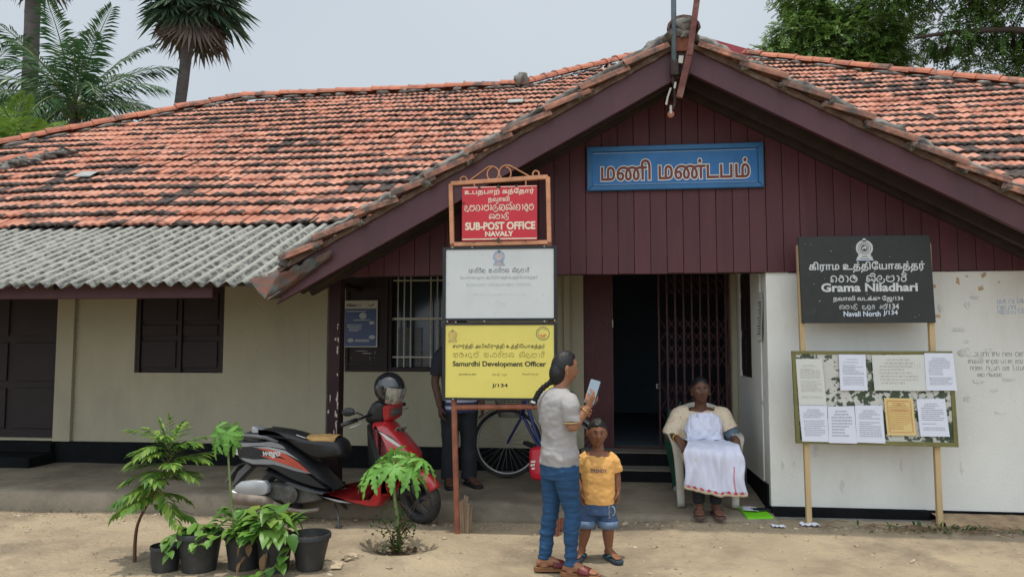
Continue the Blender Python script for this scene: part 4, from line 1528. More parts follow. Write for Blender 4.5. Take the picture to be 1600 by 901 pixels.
# papers pinned on it
px_ = lambda zx: 1.557 + (1230 + zx / 5.63 - 1235) * .004932
pz_ = lambda zy: 1.433 - (540 + zy / 5.63 - 548) * .00508
M_pap = [mat('white_notice_paper', (.62, .64, .72), .8, .03, 3, .05, 12), mat('aged_notice_paper', (.56, .56, .52), .8, .04, 3, .05, 12)]
M_print = mat('grey_print', (.36, .38, .44), .8, .3, 60, 0)
M_print2 = mat('brown_grey_print', (.44, .43, .39), .8, .3, 60, 0)
def paper(label, q, lines, m, mp, head=True, yo=0.0, seed=1, curl=.008):
    """q = corners top-left, top-right, bottom-right, bottom-left (picture measure on the board)"""
    c4 = [Vector((px_(a), NY - .012 - yo, pz_(b))) for a, b in q]
    base = (c4[2] + c4[3]) / 2
    th = thing('notice_paper', label, 'paper', base, 0, 'papers pinned on the notice board')
    r_ = random.Random(seed)
    def fn(u, v, off=0.0):
        p = c4[3].lerp(c4[2], u).lerp(c4[0].lerp(c4[1], u), v)
        k = curl * ((2 * u - 1) ** 4 * .6 + (1 - v) ** 3 * .8) + .0025 * noise.noise(Vector((u * 3 + seed, v * 4, seed)))
        return p + Vector((0, -k - off, 0))
    mb = MB()
    mb.sheet = True
    mb.grid(10, 12, fn)
    sh = obj('sheet', mb, m, th, smooth=True)
    mb = MB()
    mb.sheet = True
    for k in range(lines):
        v = .86 - k * (.74 / lines)
        if r_.random() < .12:
            continue
        a, b = .12 + (.02 * r_.random()), r_.choice((.9, .88, .86, .6, .9, .75))
        if k < 2 and head:
            a, b = .28 - .04 * k, .72 + .05 * k
        h = .26 * .74 / lines
        u = a
        while u < b:
            wd = r_.uniform(.03, .09)
            mb.add([fn(u, v - h, .0009), fn(min(u + wd, b), v - h, .0009), fn(min(u + wd, b), v + h, .0009), fn(u, v + h, .0009)], [(0, 1, 2, 3)])
            u += wd + .015
    obj('print', mb, mp, th)
    return th, fn
P_ = paper
P_('long yellowed typed sheet at the upper left corner of the notice board', [(58, 115), (292, 115), (318, 520), (75, 520)], 26, M_pap[1], M_print2, seed=1)
P_('white printed sheet between the long yellowed sheet and the wide table sheet', [(440, 75), (672, 75), (682, 392), (442, 392)], 18, M_pap[0], M_print, seed=2)
th, fn = P_('wide landscape sheet with a ruled table, in the top row of notices', [(728, 80), (1192, 74), (1190, 392), (740, 390)], 8, M_pap[1], M_print2, seed=3)
mb = MB()
mb.sheet = True
for k in range(12):
    u = .36 + k * .048
    mb.add([fn(u, .60, .001), fn(u + .005, .60, .001), fn(u + .005, .78, .001), fn(u, .78, .001)], [(0, 1, 2, 3)])
obj('print', mb, M_print2, th)
P_('bluish white sheet overhanging the upper right corner of the notice board', [(1182, 62), (1425, 62), (1447, 386), (1186, 388)], 17, M_pap[0], M_print, seed=4, yo=.004)
P_('white sheet with indented text at the lower left corner of the notice board', [(75, 522), (322, 520), (330, 845), (95, 843)], 15, M_pap[0], M_print, seed=5)
P_('white sheet with a short paragraph and signature, second in the lower row', [(328, 535), (560, 528), (572, 855), (328, 852)], 9, M_pap[0], M_print, seed=6, yo=.003)
P_('white letter with a small dark crest at its top, left of the yellow notice', [(566, 522), (806, 522), (818, 850), (572, 845)], 14, M_pap[0], M_print, seed=7, yo=.001)
M_yp = mat('yellow_notice_paper', (.62, .47, .20), .8, .04, 3, .05, 12)
M_rp = mat('red_brown_print', (.50, .15, .08), .8, .2, 40, 0)
th, fn = P_('yellow poster with red ornamental border on the notice board', [(822, 455), (1070, 458), (1086, 780), (838, 780)], 13, M_yp, mat('orange_brown_print', (.50, .30, .11), .8), seed=8)
mb = MB()
mb.sheet = True
def strip(u0, u1, v0, v1):
    mb.add([fn(u0, v0, .0012), fn(u1, v0, .0012), fn(u1, v1, .0012), fn(u0, v1, .0012)], [(0, 1, 2, 3)])
for k in range(24):
    v = .08 + k * .035
    strip(.075, .10 + .02 * (k % 2), v, v + .022)
    strip(.90 - .02 * (k % 2), .925, v, v + .022)
for k in range(20):
    u = .12 + k * .038
    strip(u, u + .026, .90 + .015 * (k % 2), .935)
    strip(u, u + .034, .075, .09)
for k in range(10):
    a0, a1 = R(-40 + k * 26), R(-40 + (k + 1) * 26)
    mb.add([fn(.5 + .055 * cos(a0), .80 + .045 * sin(a0), .0012), fn(.5 + .055 * cos(a1), .80 + .045 * sin(a1), .0012), fn(.5 + .035 * cos(a1), .80 + .028 * sin(a1), .0012), fn(.5 + .035 * cos(a0), .80 + .028 * sin(a0), .0012)], [(0, 1, 2, 3)])
strip(.22, .8, .66, .675)
obj('border', mb, M_rp, th)
P_('white letter with a crest heading, right of the yellow poster', [(1100, 462), (1345, 458), (1370, 785), (1122, 785)], 14, M_pap[0], M_print, seed=9)

# blue insurance poster on the maroon panel and a paper on the side wall
M_pb = mat('dark_blue_poster', (.020, .045, .13), .35, .1, 4, 0)
M_pw = mat('poster_cream_margin', (.42, .40, .33), .5, .1, 8, 0)
PY = WY - .040
t = thing('poster', 'dark blue printed poster with a cream top strip on the maroon panel', 'poster', (-2.56, PY, 1.45))
mb = MB()
mb.bx(-2.748, -2.372, PY, PY + .003, 1.452, 1.957)
obj('sheet', mb, M_pw, t)
mb = MB()
mb.bx(-2.735, -2.385, PY - .0015, PY - .0002, 1.462, 1.868)
obj('picture', mb, M_pb, t)
text('Allianz', t, (-2.665, PY - .0012, 1.907), M_ink, width=.12, bold=.03, depth=0)
mb = MB()
mb.sheet = True
for (x, z, a, b) in ((-2.535, 1.79, .042, .035), (-2.435, 1.715, .03, .018), (-2.67, 1.525, .035, .022), (-2.43, 1.56, .035, .022)):
    mb.add([(x + a * cos(2 * pi * k / 14), PY - .0022, z + b * sin(2 * pi * k / 14)) for k in range(14)], [tuple(range(14))])
for (z, a, b) in ((1.84, -2.72, -2.50), (1.745, -2.64, -2.46), (1.69, -2.71, -2.54), (1.67, -2.71, -2.55), (1.65, -2.69, -2.55), (1.63, -2.69, -2.58), (1.515, -2.62, -2.46), (1.53, -2.62, -2.46)):
    mb.add([(a, PY - .0022, z - .005), (b, PY - .0022, z - .005), (b, PY - .0022, z + .004), (a, PY - .0022, z + .004)], [(0, 1, 2, 3)])
obj('print', mb, mat('poster_print', (.34, .36, .36), .5), t)
mb = MB()
mb.sheet = True
for k in range(12):
    a0, a1 = 2 * pi * k / 12, 2 * pi * (k + 1) / 12
    mb.add([(-2.575 + r_ * cos(a), PY - .0012, 1.905 + r_ * sin(a)) for r_, a in ((.012, a0), (.017, a0), (.017, a1), (.012, a1))], [(0, 1, 2, 3)])
mb.add([(-2.46 + dx, PY - .0012, 1.912 + dz) for dx, dz in ((-.03, .01), (0, -.012), (.05, .012), (.045, -.004), (0, -.02))], [(0, 1, 2, 3, 4)])
obj('logo', mb, M_ink, t)
t = thing('notice_paper', 'narrow typed paper hanging on the white side wall beside the gate', 'paper', (1.417, 6.86, 1.55))
mb = MB()
mb.sheet = True
fnp = lambda u, v, off=0: Vector((1.4165 - .012 * (1 - v) ** 2 - .003 * sin(v * 6) - off, 6.74 + .235 * u, 1.52 + .42 * v))
mb.grid(6, 12, fnp)
obj('sheet', mb, M_pap[1], t, smooth=True)
mb = MB()
mb.sheet = True
for k in range(13):
    v = .78 - k * .055
    mb.add([fnp(.2, v, .001), fnp(.8 - .1 * (k % 3), v, .001), fnp(.8 - .1 * (k % 3), v + .028, .001), fnp(.2, v + .028, .001)], [(0, 1, 2, 3)])
obj('print', mb, mat('dark_print', (.12, .125, .13), .8), t)
# flag poles at the gable peak
M_gpole = mat('blue_grey_pole_paint', (.115, .155, .19), .45, .3, 14, .05, dirt=.4, dcol=(.06, .06, .06), dscale=9, dsize=(.55, .7))
t = thing('flag_pole', 'blue grey metal flag pole fixed at the gable peak', 'pole', (.61, 5.93, 3.5))
mb = MB()
mb.tube([(.612, 5.93, 3.70), (.622, 5.92, 4.9)], .021, 14)
obj('pipe', mb, M_gpole, t, smooth=True)
mb = MB()
mb.box((.615, 5.94, 3.66), (.06, .06, .12))
mb.tube([(.60, 5.95, 3.62), (.615, 5.95, 3.5), (.62, 5.97, 3.4), (.60, 5.97, 3.34)], .012, 8)
obj('bracket', mb, M_wood_dk, t, bevel=.006)
mb = MB()
mb.box((.665, 5.93, 3.725), (.035, .02, .06), (0, R(8), 0))
mb.box((.617, 5.93, 3.52), (.015, .012, .05), (0, R(10), 0))
mb.tube([(.585, 5.93, 3.50), (.56, 5.94, 3.43), (.548, 5.94, 3.37)], .008, 6)
obj('cleat', mb, M_bar, t)
t = thing('flag_pole', 'weathered maroon timber flag pole leaning right at the gable peak', 'pole', (.70, 5.90, 3.5))
mb = MB()
mb.beam((.648, 5.93, 3.42), (.735, 5.90, 3.78), .05, .045, (0, 1, 0))
mb.beam((.728, 5.895, 3.74), (.83, 5.88, 4.45), .045, .045, (0, 1, 0))
mb.beam((.83, 5.88, 4.42), (.84, 5.88, 4.95), .03, .03, (0, 1, 0))
obj('timber', mb, mat('weathered_maroon_timber', (.14, .05, .042), .8, .35, 10, .3, 40, dirt=.6, dcol=(.25, .17, .12), dscale=9, dsize=(.52, .7)), t, bevel=.004)
mb = MB()
mb.tube([(.80, 5.87, 4.215), (.85, 5.87, 4.235)], .028, 10)
obj('collar', mb, M_wood_dk, t)
t = thing('pulley', 'small rusty rope pulley hanging under the gable peak', 'pulley', (.585, 5.98, 3.28))
mb = MB()
mb.lathe([(.004, -.012), (.026, -.012), (.018, 0), (.026, .012), (.004, .012)], 18, (.585, 5.97, 3.30), Matrix.Rotation(pi / 2, 3, 'X'))
obj('wheel', mb, M_pipe_rust, t)
mb = MB()
mb.box((.585, 5.97, 3.335), (.018, .034, .07))
obj('hook', mb, M_bar, t, bevel=.004)
# ================================================================== people
def spl(pts, k=4):
    """smooth curve through points (tuples of any length)"""
    out = []
    n = len(pts)
    for i in range(n - 1):
        p0, p1, p2, p3 = pts[max(i - 1, 0)], pts[i], pts[i + 1], pts[min(i + 2, n - 1)]
        for j in range(k):
            t = j / k
            out.append(tuple(.5 * ((2 * b) + (c - a) * t + (2 * a - 5 * b + 4 * c - d) * t * t + (3 * b - a - 3 * c + d) * t ** 3) for a, b, c, d in zip(p0, p1, p2, p3)))
    out.append(tuple(pts[-1]))
    return out
def limb(mb, pts, k=4, n=16, flat=1.0):
    """pts: (x,y,z,r)"""
    q = spl(pts, k)
    mb.tube([p[:3] for p in q], [(p[3], p[3] * flat) for p in q], n)
def torso(mb, secs, yaw, k=4, n=28, pw=2.3):
    """secs: (x,y,z,half width,half depth); the width lies across the facing direction yaw"""
    q = spl(secs, k)
    fx, fy = cos(yaw), sin(yaw)
    rings = []
    for (x, y, z, a, b) in q:
        r_ = []
        for j in range(n):
            t = 2 * pi * j / n
            c_, s_ = cos(t), sin(t)
            u = a * math.copysign(abs(c_) ** (2 / pw), c_)
            v = b * math.copysign(abs(s_) ** (2 / pw), s_)
            r_.append(Vector((x + u * fy + v * fx, y - u * fx + v * fy, z)))
        rings.append(r_)
    mb.loft(rings)
class Head:
    def __init__(s, c, yaw, pitch=0.0, roll=0.0, sc=1.0, wide=1.0):
        s.c, s.sc, s.wide = Vector(c), sc, wide
        # local: x to the person's right, y forward, z up
        s.M = Matrix.Rotation(yaw - pi / 2, 3, 'Z') @ Matrix.Rotation(pitch, 3, 'X') @ Matrix.Rotation(roll, 3, 'Y')
    def local(s, d):
        a, b, c = .072 * s.wide, .090, .110
        x, y, z = a * d.x, b * d.y, c * d.z
        az, el = math.atan2(d.x, d.y), math.asin(max(-1, min(1, d.z)))
        g = lambda a0, sa, e0, se: math.exp(-((az - a0) / sa) ** 2 - ((el - e0) / se) ** 2)
        if d.z < 0:
            x *= 1 - .30 * (-d.z) ** 1.6
            if d.y < 0:
                y *= 1 - .30 * (-d.z)
        if d.y > 0:
            y *= 1 - .05 * d.z ** 2
        f = .019 * g(0, .13, -.20, .11) + .011 * g(0, .10, -.03, .13) + .004 * g(0, .5, .24, .09)
        f -= .008 * (g(.37, .17, .06, .10) + g(-.37, .17, .06, .10))
        f += .006 * g(0, .22, -.46, .07) + .004 * g(0, .20, -.56, .06) - .004 * g(0, .26, -.51, .025)
        f += .012 * g(0, .32, -.92, .22) + .005 * (g(.55, .25, -.22, .2) + g(-.55, .25, -.22, .2))
        return Vector((x, y + f, z))
    def pt(s, d, k=1.0):
        p = s.local(d)
        return s.c + s.M @ (p * (k * s.sc))
    def at(s, az, el, k=1.0):
        az, el = R(az), R(el)
        return s.pt(Vector((sin(az) * cos(el), cos(az) * cos(el), sin(el))), k)
    def dirs(s, n=44, k=32):
        return [[Vector((sin(pi * i / k) * sin(2 * pi * j / n), sin(pi * i / k) * cos(2 * pi * j / n), cos(pi * i / k))) for j in range(n)] for i in range(k + 1)]
    def shape(s, mb):
        mb.loft([[s.pt(d) for d in r_] for r_ in s.dirs()])
        for sg in (-1, 1):           # ears
            c = s.c + s.M @ (Vector((sg * .071 * s.wide, -.008, -.004)) * s.sc)
            mb.ball(c, (.010 * s.sc, .020 * s.sc, .031 * s.sc), 10, 8, s.M @ Matrix.Rotation(sg * .25, 3, 'Z'))
    def hair(s, mb, fn, th=1.09):
        """fn(azimuth deg, elevation deg) -> 0 bare .. 1 hair"""
        rings = []
        for r_ in s.dirs(64, 44):
            q = []
            for d in r_:
                az, el = math.degrees(math.atan2(d.x, d.y)), math.degrees(math.asin(max(-1, min(1, d.z))))
                h = max(0, min(1, fn(abs(az), el, az)))
                st = noise.noise(Vector((az * .12, el * .05, 3))) * .018
                q.append(s.pt(d, .86 + (th - .86 + st) * h))
            rings.append(q)
        mb.loft(rings)
    def face(s, parent, skin_dark, glasses=None, brow=1.0, lipm=None, bindi=None):
        mbw, mbi, mbb, mbl = MB(), MB(), MB(), MB()
        for sg in (-1, 1):
            c = s.at(sg * 20.5, 3.4, .965)
            fw = (s.M @ Vector((sg * .22, 1, 0))).normalized()
            mbw.ball(c, (.0138 * s.sc, .0088 * s.sc, .0054 * s.sc), 12, 8, s.M)
            mbi.ball(c + fw * (.0068 * s.sc) , (.0062 * s.sc, .0038 * s.sc, .0058 * s.sc), 10, 6, s.M)
            mbb.tube([s.at(sg * (8 + 8 * k), 13.5 + (2.6 if k in (1, 2) else 0) - (2.5 if k == 3 else 0), 1.005) for k in range(4)], [.0022 * s.sc * brow, .0034 * s.sc * brow, .0030 * s.sc * brow, .0014 * s.sc], 6)
            # upper lid line
            mbb.tube([s.at(sg * (13 + 5 * k), 5.6 + (1.3 if k in (1, 2) else 0) - (1 if k == 3 else 0), 1.0) for k in range(4)], .0013 * s.sc, 5)
        obj('eye', mbw, M_eyew, parent, smooth=True)
        obj('iris', mbi, M_iris, parent, smooth=True)
        obj('eyebrow', mbb, M_hair, parent, smooth=True)
        for e in (-27.0, -31.0):
            mbl.tube([s.at(a, e + (1.2 if abs(a) < 3 and e > -28 else 0) + (.9 if abs(a) > 10 and e < -30 else (-.9 if abs(a) > 10 else 0)), 1.0) for a in (-15, -8, 0, 8, 15)], [.0012 * s.sc, .0036 * s.sc, .0040 * s.sc, .0036 * s.sc, .0012 * s.sc], 6)
        obj('lip', mbl, lipm or skin_dark, parent, smooth=True)
def hand(mb, w, d, nrm, side, sc=1.0, curl=(.35, .4, .35), spread=.10, thumb=.6):
    """palm and five fingers: w wrist, d pointing direction, nrm palm-facing normal, side = towards the thumb"""
    w, d, nrm, side = Vector(w), Vector(d).normalized(), Vector(nrm).normalized(), Vector(side)
    nrm = (nrm - d * nrm.dot(d)).normalized()
    side_ = d.cross(nrm)
    side = side_ if side_.dot(side) > 0 else -side_
    L = .085 * sc
    rings = []
    for t, a, b in ((-.12, .024, .019), (.15, .028, .017), (.6, .040, .015), (.95, .041, .013), (1.08, .034, .010)):
        c = w + d * (L * t)
        rings.append([c + side * (a * sc * cos(2 * pi * j / 14)) + nrm * (b * sc * sin(2 * pi * j / 14)) for j in range(14)])
    mb.loft(rings)
    for k, (off, ln, r_) in enumerate(((.029, .070, .0088), (.010, .079, .0092), (-.010, .074, .0088), (-.028, .058, .0078))):
        p = w + d * (L * .95) + side * (off * sc)
        dd = (d + side * (off * spread / .03)).normalized()
        pts = [p - dd * .02 * sc, p]
        ang = 0
        for q, seg in enumerate((.42, .32, .26)):
            ang += curl[q] * (1 + .12 * k)
            v = dd * cos(ang) + nrm * sin(ang)
            pts.append(pts[-1] + v * (ln * seg * sc))
        rr = [r_ * sc, r_ * 1.02 * sc, r_ * .98 * sc, r_ * .9 * sc, r_ * .72 * sc]
        mb.tube(spl([tuple(x) + (y,) for x, y in zip(pts, rr)], 2) and [q_[:3] for q_ in spl([tuple(x) + (y,) for x, y in zip(pts, rr)], 2)], [q_[3] for q_ in spl([tuple(x) + (y,) for x, y in zip(pts, rr)], 2)], 8)
    p = w + d * (L * .22) + side * (.022 * sc)
    v1 = (d * .75 + side * .75 + nrm * .25).normalized()
    v2 = (d * 1.0 + side * (.75 - thumb) + nrm * thumb).normalized()
    mb.tube([p - v1 * .012 * sc, p + v1 * .030 * sc, p + v1 * .034 * sc + v2 * .028 * sc, p + v1 * .034 * sc + v2 * .052 * sc], [.013 * sc, .0115 * sc, .010 * sc, .0075 * sc], 8)
def foot(mb, ankle, d, sc=1.0, z0=None):
    """bare foot: ankle point, toe direction (horizontal), sole at z0"""
    a = Vector(ankle)
    d = Vector((d[0], d[1], 0)).normalized()
    s_ = Vector((-d.y, d.x, 0))
    rings = []
    for t, wd, h, zc in ((-.055, .018, .018, .024), (-.035, .030, .032, .036), (.0, .034, .045, .045), (.05, .035, .036, .036), (.10, .041, .024, .024), (.145, .042, .015, .015), (.17, .036, .012, .012), (.185, .02, .008, .010)):
        c = Vector((a.x, a.y, z0)) + d * (t * sc) + Vector((0, 0, zc * sc))
        rings.append([c + s_ * (wd * sc * cos(2 * pi * j / 14)) + Vector((0, 0, h * sc * sin(2 * pi * j / 14))) for j in range(14)])
    mb.loft(rings)
    for k in range(5):
        o_ = (k - 2) * .0155
        p = Vector((a.x, a.y, z0)) + d * ((.165 - .004 * (k - 1.3) ** 2) * sc) + s_ * (o_ * sc) + Vector((0, 0, .011 * sc))
        mb.tube([p - d * .02 * sc, p + d * .012 * sc, p + d * .024 * sc], [.0085 * sc, .0085 * sc, .006 * sc], 8)
def sole(mb, ankle, d, z0, z1, sc=1.0, m=0):
    a = Vector((ankle[0], ankle[1], 0))
    d = Vector((d[0], d[1], 0)).normalized()
    s_ = Vector((-d.y, d.x, 0))
    out = []
    prof = ((-.072, .0), (-.066, .024), (-.04, .036), (.02, .036), (.08, .042), (.14, .049), (.18, .040), (.203, .018), (.207, 0))
    o_ = [(t, w_) for t, w_ in prof] + [(t, -w_) for t, w_ in prof[-2:0:-1]]
    mb.prism([(t * sc, w_ * sc) for t, w_ in o_], z0, z1, lambda u, v, q: a + d * u + s_ * v + Vector((0, 0, q)), m)
def wrinkle(o, amp, sc=(9, 9, 14), seed=0.0, zband=None):
    """cloth folds pushed into the surface"""
    me = o.data
    n = len(me.vertices)
    co, no = np.empty(n * 3, 'f'), np.empty(n * 3, 'f')
    me.vertices.foreach_get('co', co)
    me.vertex_normals.foreach_get('vector', no)
    co, no = co.reshape(-1, 3), no.reshape(-1, 3)
    for i in range(n):
        p = Vector(co[i])
        q = Vector((p.x * sc[0] + seed, p.y * sc[1], p.z * sc[2]))
        k = noise.noise(q) + .5 * noise.noise(q * 2.3 + Vector((5, 1, 2)))
        a = amp(p) if callable(amp) else amp
        co[i] += no[i] * (a * k)
    me.vertices.foreach_set('co', co.ravel())
    me.update()

skin = lambda n, c: mat(n, c, .55, .14, 22, .10, 160, spec=.3, sub=.05)
M_skin_g = skin('brown_skin', (.27, .125, .068))
M_skin_b = skin('warm_brown_skin', (.21, .092, .050))
M_skin_w = skin('dark_brown_skin', (.115, .052, .032))
M_skin_m = skin('deep_brown_skin', (.09, .042, .028))
M_lipg = skin('lip_skin', (.22, .075, .055))
M_lipw = skin('dark_lip_skin', (.11, .040, .033))
M_eyew = mat('eye_white', (.40, .37, .34), .3, .02, 10, 0)
M_iris = mat('dark_iris', (.012, .008, .006), .15, .1, 10, 0)
M_hair = mat('black_hair', (.008, .0075, .0075), .5, .3, 30, .25, 110, stretch=(1, 1, .2), spec=.35)
M_gold = mat('gold_bangle', (.62, .40, .12), .3, .1, 10, 0, metal=.8)

# ------------------------------------------------------------------ girl with the phone
def base_thing(label, loc):
    return thing('person', label, 'person', loc)
GX, GYY = -.262, 5.08
gyaw = R(34)
g = base_thing('girl in grey t-shirt and blue trousers with a black plait, holding up a phone', (GX, GYY, 0))
rt_ = Vector((sin(gyaw), -cos(gyaw), 0))      # her right
fw_ = Vector((cos(gyaw), sin(gyaw), 0))
gp = lambda r_, f, z: Vector((GX, GYY, 0)) + rt_ * r_ + fw_ * f + Vector((0, 0, z))
gh = Head(gp(.0, .045, 1.330), gyaw - R(10), R(-6), 0, .99)
mb = MB()
gh.shape(mb)
limb(mb, [tuple(gp(0, .0, 1.13)) + (.062,), tuple(gp(0, .012, 1.20)) + (.050,), tuple(gp(0, .035, 1.27)) + (.050,), tuple(gp(0, .05, 1.32)) + (.05,)])
T_ = lambda r_, f, z, a, b: tuple(gp(r_, f, z)) + (a, b)
torso(mb, [T_(0, 0, .62, .11, .08), T_(0, .0, .72, .115, .08), T_(0, .0, .86, .105, .07), T_(0, -.005, 1.0, .115, .078), T_(0, -.01, 1.10, .15, .085), T_(0, -.005, 1.17, .10, .06)], gyaw)
shR, elR, wrR = gp(.155, -.01, 1.115), Vector((-.172, 4.925, .955)), Vector((-.068, 4.955, 1.085))
shL, elL, wrL = gp(-.155, -.01, 1.115), gp(-.185, .02, .90), gp(-.115, .20, 1.0)
for sh, el, wr in ((shR, elR, wrR), (shL, elL, wrL)):
    limb(mb, [tuple(sh) + (.042,), tuple(sh.lerp(el, .5)) + (.040,), tuple(el) + (.034,), tuple(el.lerp(wr, .35)) + (.034,), tuple(wr) + (.0225,)])
ph_c = Vector((-.040, 4.975, 1.180))
ph_d = Vector((.30, .10, .95)).normalized()
hand(mb, wrR, (ph_c - wrR) + Vector((.02, -.012, -.02)), Vector((-.55, .80, .12)), Vector((-.9, -.1, .3)), .90, (.45, .65, .5), thumb=.75)
hand(mb, wrL, fw_ + Vector((0, 0, .2)), rt_, Vector((0, 0, 1)), .9, (.5, .6, .5))
hips = [(gp(.075, 0, .66), Vector((-.178, 5.03, .40)), Vector((-.188, 4.985, .085))), (gp(-.075, 0, .66), Vector((-.322, 5.12, .41)), Vector((-.366, 5.09, .085)))]
for hp, kn, an in hips:
    limb(mb, [tuple(hp) + (.072,), tuple(kn) + (.036,), tuple(kn.lerp(an, .35)) + (.034,), tuple(an) + (.026,), tuple(an - Vector((0, 0, .05))) + (.034,)])
fdir = [(.96, -.20), (.97, .15)]
for (hp, kn, an), d in zip(hips, fdir):
    foot(mb, an, d, .95, .030)
body = obj('body', mb, M_skin_g, g)
remesh(body, .0045, 2)
gh.face(g, M_lipg, lipm=M_lipg)
mb = MB()
gh.hair(mb, lambda az, el, s_: 1 if (az > 104 and el > -62) or (el > 52 - az * .30 and az <= 104) or (az > 62 and el > 6 and el > 40 - az * .4) else (0), 1.10)
# hair gathered to the nape and the plait
nape = gp(-.02, -.055, 1.225)
mb.ball(gp(-.004, -.010, 1.292), (.058, .060, .082), 18, 14)
br = [gp(-.02, -.05, 1.24), gp(-.055, -.085, 1.205), gp(-.085, -.11, 1.165), gp(-.10, -.125, 1.125), gp(-.11, -.13, 1.09)]
for k in range(17):
    t = k / 16 * (len(br) - 1)
    i = min(int(t), len(br) - 2)
    p = br[i].lerp(br[i + 1], t - i)
    o_ = Vector((.008 * (1 if k % 2 else -1), 0, 0))
    mb.ball(p + o_, (.0175 - .0005 * k, .016, .017), 10, 8)
hr = obj('hair', mb, M_hair, g)
remesh(hr, .0055, 2)
mb = MB()
mb.tube([br[-1] + Vector((0, 0, .018)), br[-1] + Vector((-.004, 0, .004))], .020, 10)
obj('hair_band', mb, mat('pale_hair_band', (.45, .46, .5), .6), g, smooth=True)
mb = MB()
torso(mb, [T_(.0, .0, .695, .146, .116), T_(0, .0, .75, .150, .116), T_(0, -.0, .86, .136, .104), T_(0, -.012, 1.0, .142, .104), T_(0, -.012, 1.10, .160, .096), T_(0, -.010, 1.15, .140, .080), T_(0, -.004, 1.185, .088, .062), T_(0, .0, 1.20, .062, .055)], gyaw)
for sh, el in ((shR, elR), (shL, elL)):
    e2 = sh.lerp(el, .80)
    limb(mb, [tuple(sh + Vector((0, 0, .012)) - (sh - gp(0, 0, 1.115)) * .3) + (.062,), tuple(sh.lerp(el, .15)) + (.066,), tuple(sh.lerp(el, .5)) + (.060,), tuple(e2) + (.058,)])
M_tee = mat('grey_cotton', (.31, .295, .287), .9, .06, 6, .15, 120)
s1 = obj('shirt', mb, M_tee, g)
remesh(s1, .0055, 2)
wrinkle(s1, lambda p: .011 if p.z < 1.0 else .006, (9, 9, 15), 2)
# faint stripes across the shirt
mb = MB()
mb.tube([sh_ for sh_ in [elR.lerp(shR, .20) + Vector((.058 * cos(a), .058 * sin(a) * .9, .004 * cos(a))) for a in [2 * pi * k / 18 for k in range(18)]]], .0035, 6, closed=True)
obj('sleeve_hem', mb, mat('ochre_hem', (.45, .33, .14), .9), g, smooth=True)
mb = MB()
torso(mb, [T_(0, .0, .61, .135, .115), T_(0, .0, .66, .146, .112), T_(0, .0, .72, .142, .108), T_(0, 0, .77, .13, .10)], gyaw)
for hp, kn, an in hips:
    limb(mb, [tuple(hp + Vector((0, 0, .02))) + (.094,), tuple(hp.lerp(kn, .4)) + (.078,), tuple(kn) + (.056,), tuple(kn.lerp(an, .35)) + (.054,), tuple(kn.lerp(an, .8)) + (.043,), tuple(an + Vector((0, 0, -.012))) + (.044,)], 5)
M_jean = mat('blue_denim', (.014, .055, .125), .85, .16, 8, .15, 150, dirt=.3, dcol=(.03, .09, .18), dscale=5, dsize=(.55, .75))
tr = obj('trousers', mb, M_jean, g)
remesh(tr, .0055, 2)
wrinkle(tr, lambda p: .010 if p.z < .36 else (.008 if p.z < .55 else .006), (8, 8, 34), 5)
for (hp, kn, an), d in zip(hips, fdir):
    mb = MB()
    sole(mb, an, d, .004, .022, .97)
    sole(mb, an, d, .022, .032, .95)
    sd_ = obj('sandal', mb, mat('brown_sandal', (.19, .085, .035), .7), g, bevel=.004)
    d3 = Vector((d[0], d[1], 0)).normalized()
    s3 = Vector((-d3.y, d3.x, 0))
    mb = MB()
    mb.sheet = True
    def strap(u, v):
        a_ = pi * u
        c = Vector((an.x, an.y, .030)) + d3 * (.055 + .075 * v)
        return c + s3 * (cos(a_) * (.043 + .004 * v)) + Vector((0, 0, sin(a_) * (.056 - .022 * v)))
    mb.grid(14, 5, strap)
    obj('strap', mb, mat('maroon_strap', (.11, .012, .014), .5), sd_, solid=.005, smooth=True)
mb = MB()
dv = (wrR - elR).normalized()
a_ = dv.cross(Vector((0, 1, 0))).normalized()
b_ = dv.cross(a_)
pc = elR.lerp(wrR, .80)
mb.tube([pc + (a_ * cos(2 * pi * k / 20) + b_ * sin(2 * pi * k / 20)) * .031 for k in range(20)], .0032, 6, closed=True)
obj('bangle', mb, M_gold, g, smooth=True)
mb = MB()
mb.ball(gh.c + gh.M @ Vector((.073, -.006, -.034)), .005, 8, 6)
obj('ear_stud', mb, M_gold, g)

# phone in her hand
t = thing('phone', 'pale blue grey smartphone held up in the hand of the girl in the grey t-shirt', 'phone', ph_c)
nrm = Vector((-.42, -.88, .22))
nrm = (nrm - ph_d * nrm.dot(ph_d)).normalized()
sd_ = ph_d.cross(nrm).normalized()
q = Matrix((sd_, nrm, ph_d)).transposed()
def rrect(w_, h_, r_, n=5):
    o_ = []
    for cx, cy, a0 in ((w_ / 2 - r_, h_ / 2 - r_, 0), (-w_ / 2 + r_, h_ / 2 - r_, 90), (-w_ / 2 + r_, -h_ / 2 + r_, 180), (w_ / 2 - r_, -h_ / 2 + r_, 270)):
        o_ += A(cx, cy, r_, r_, a0, a0 + 90, n)
    return o_
mb = MB()
mb.prism(rrect(.078, .165, .009), -.0045, .0035, lambda u, v, d: ph_c + q @ Vector((u, d, v)))
obj('case', mb, mat('dark_phone_case', (.02, .022, .026), .4), t, bevel=.001)
mb = MB()
mb.prism(rrect(.072, .158, .007), .0037, .0047, lambda u, v, d: ph_c + q @ Vector((u, d, v)))
obj('screen', mb, mat('reflecting_screen', (.20, .26, .31), .12, .02, 3, 0, spec=.8), t)

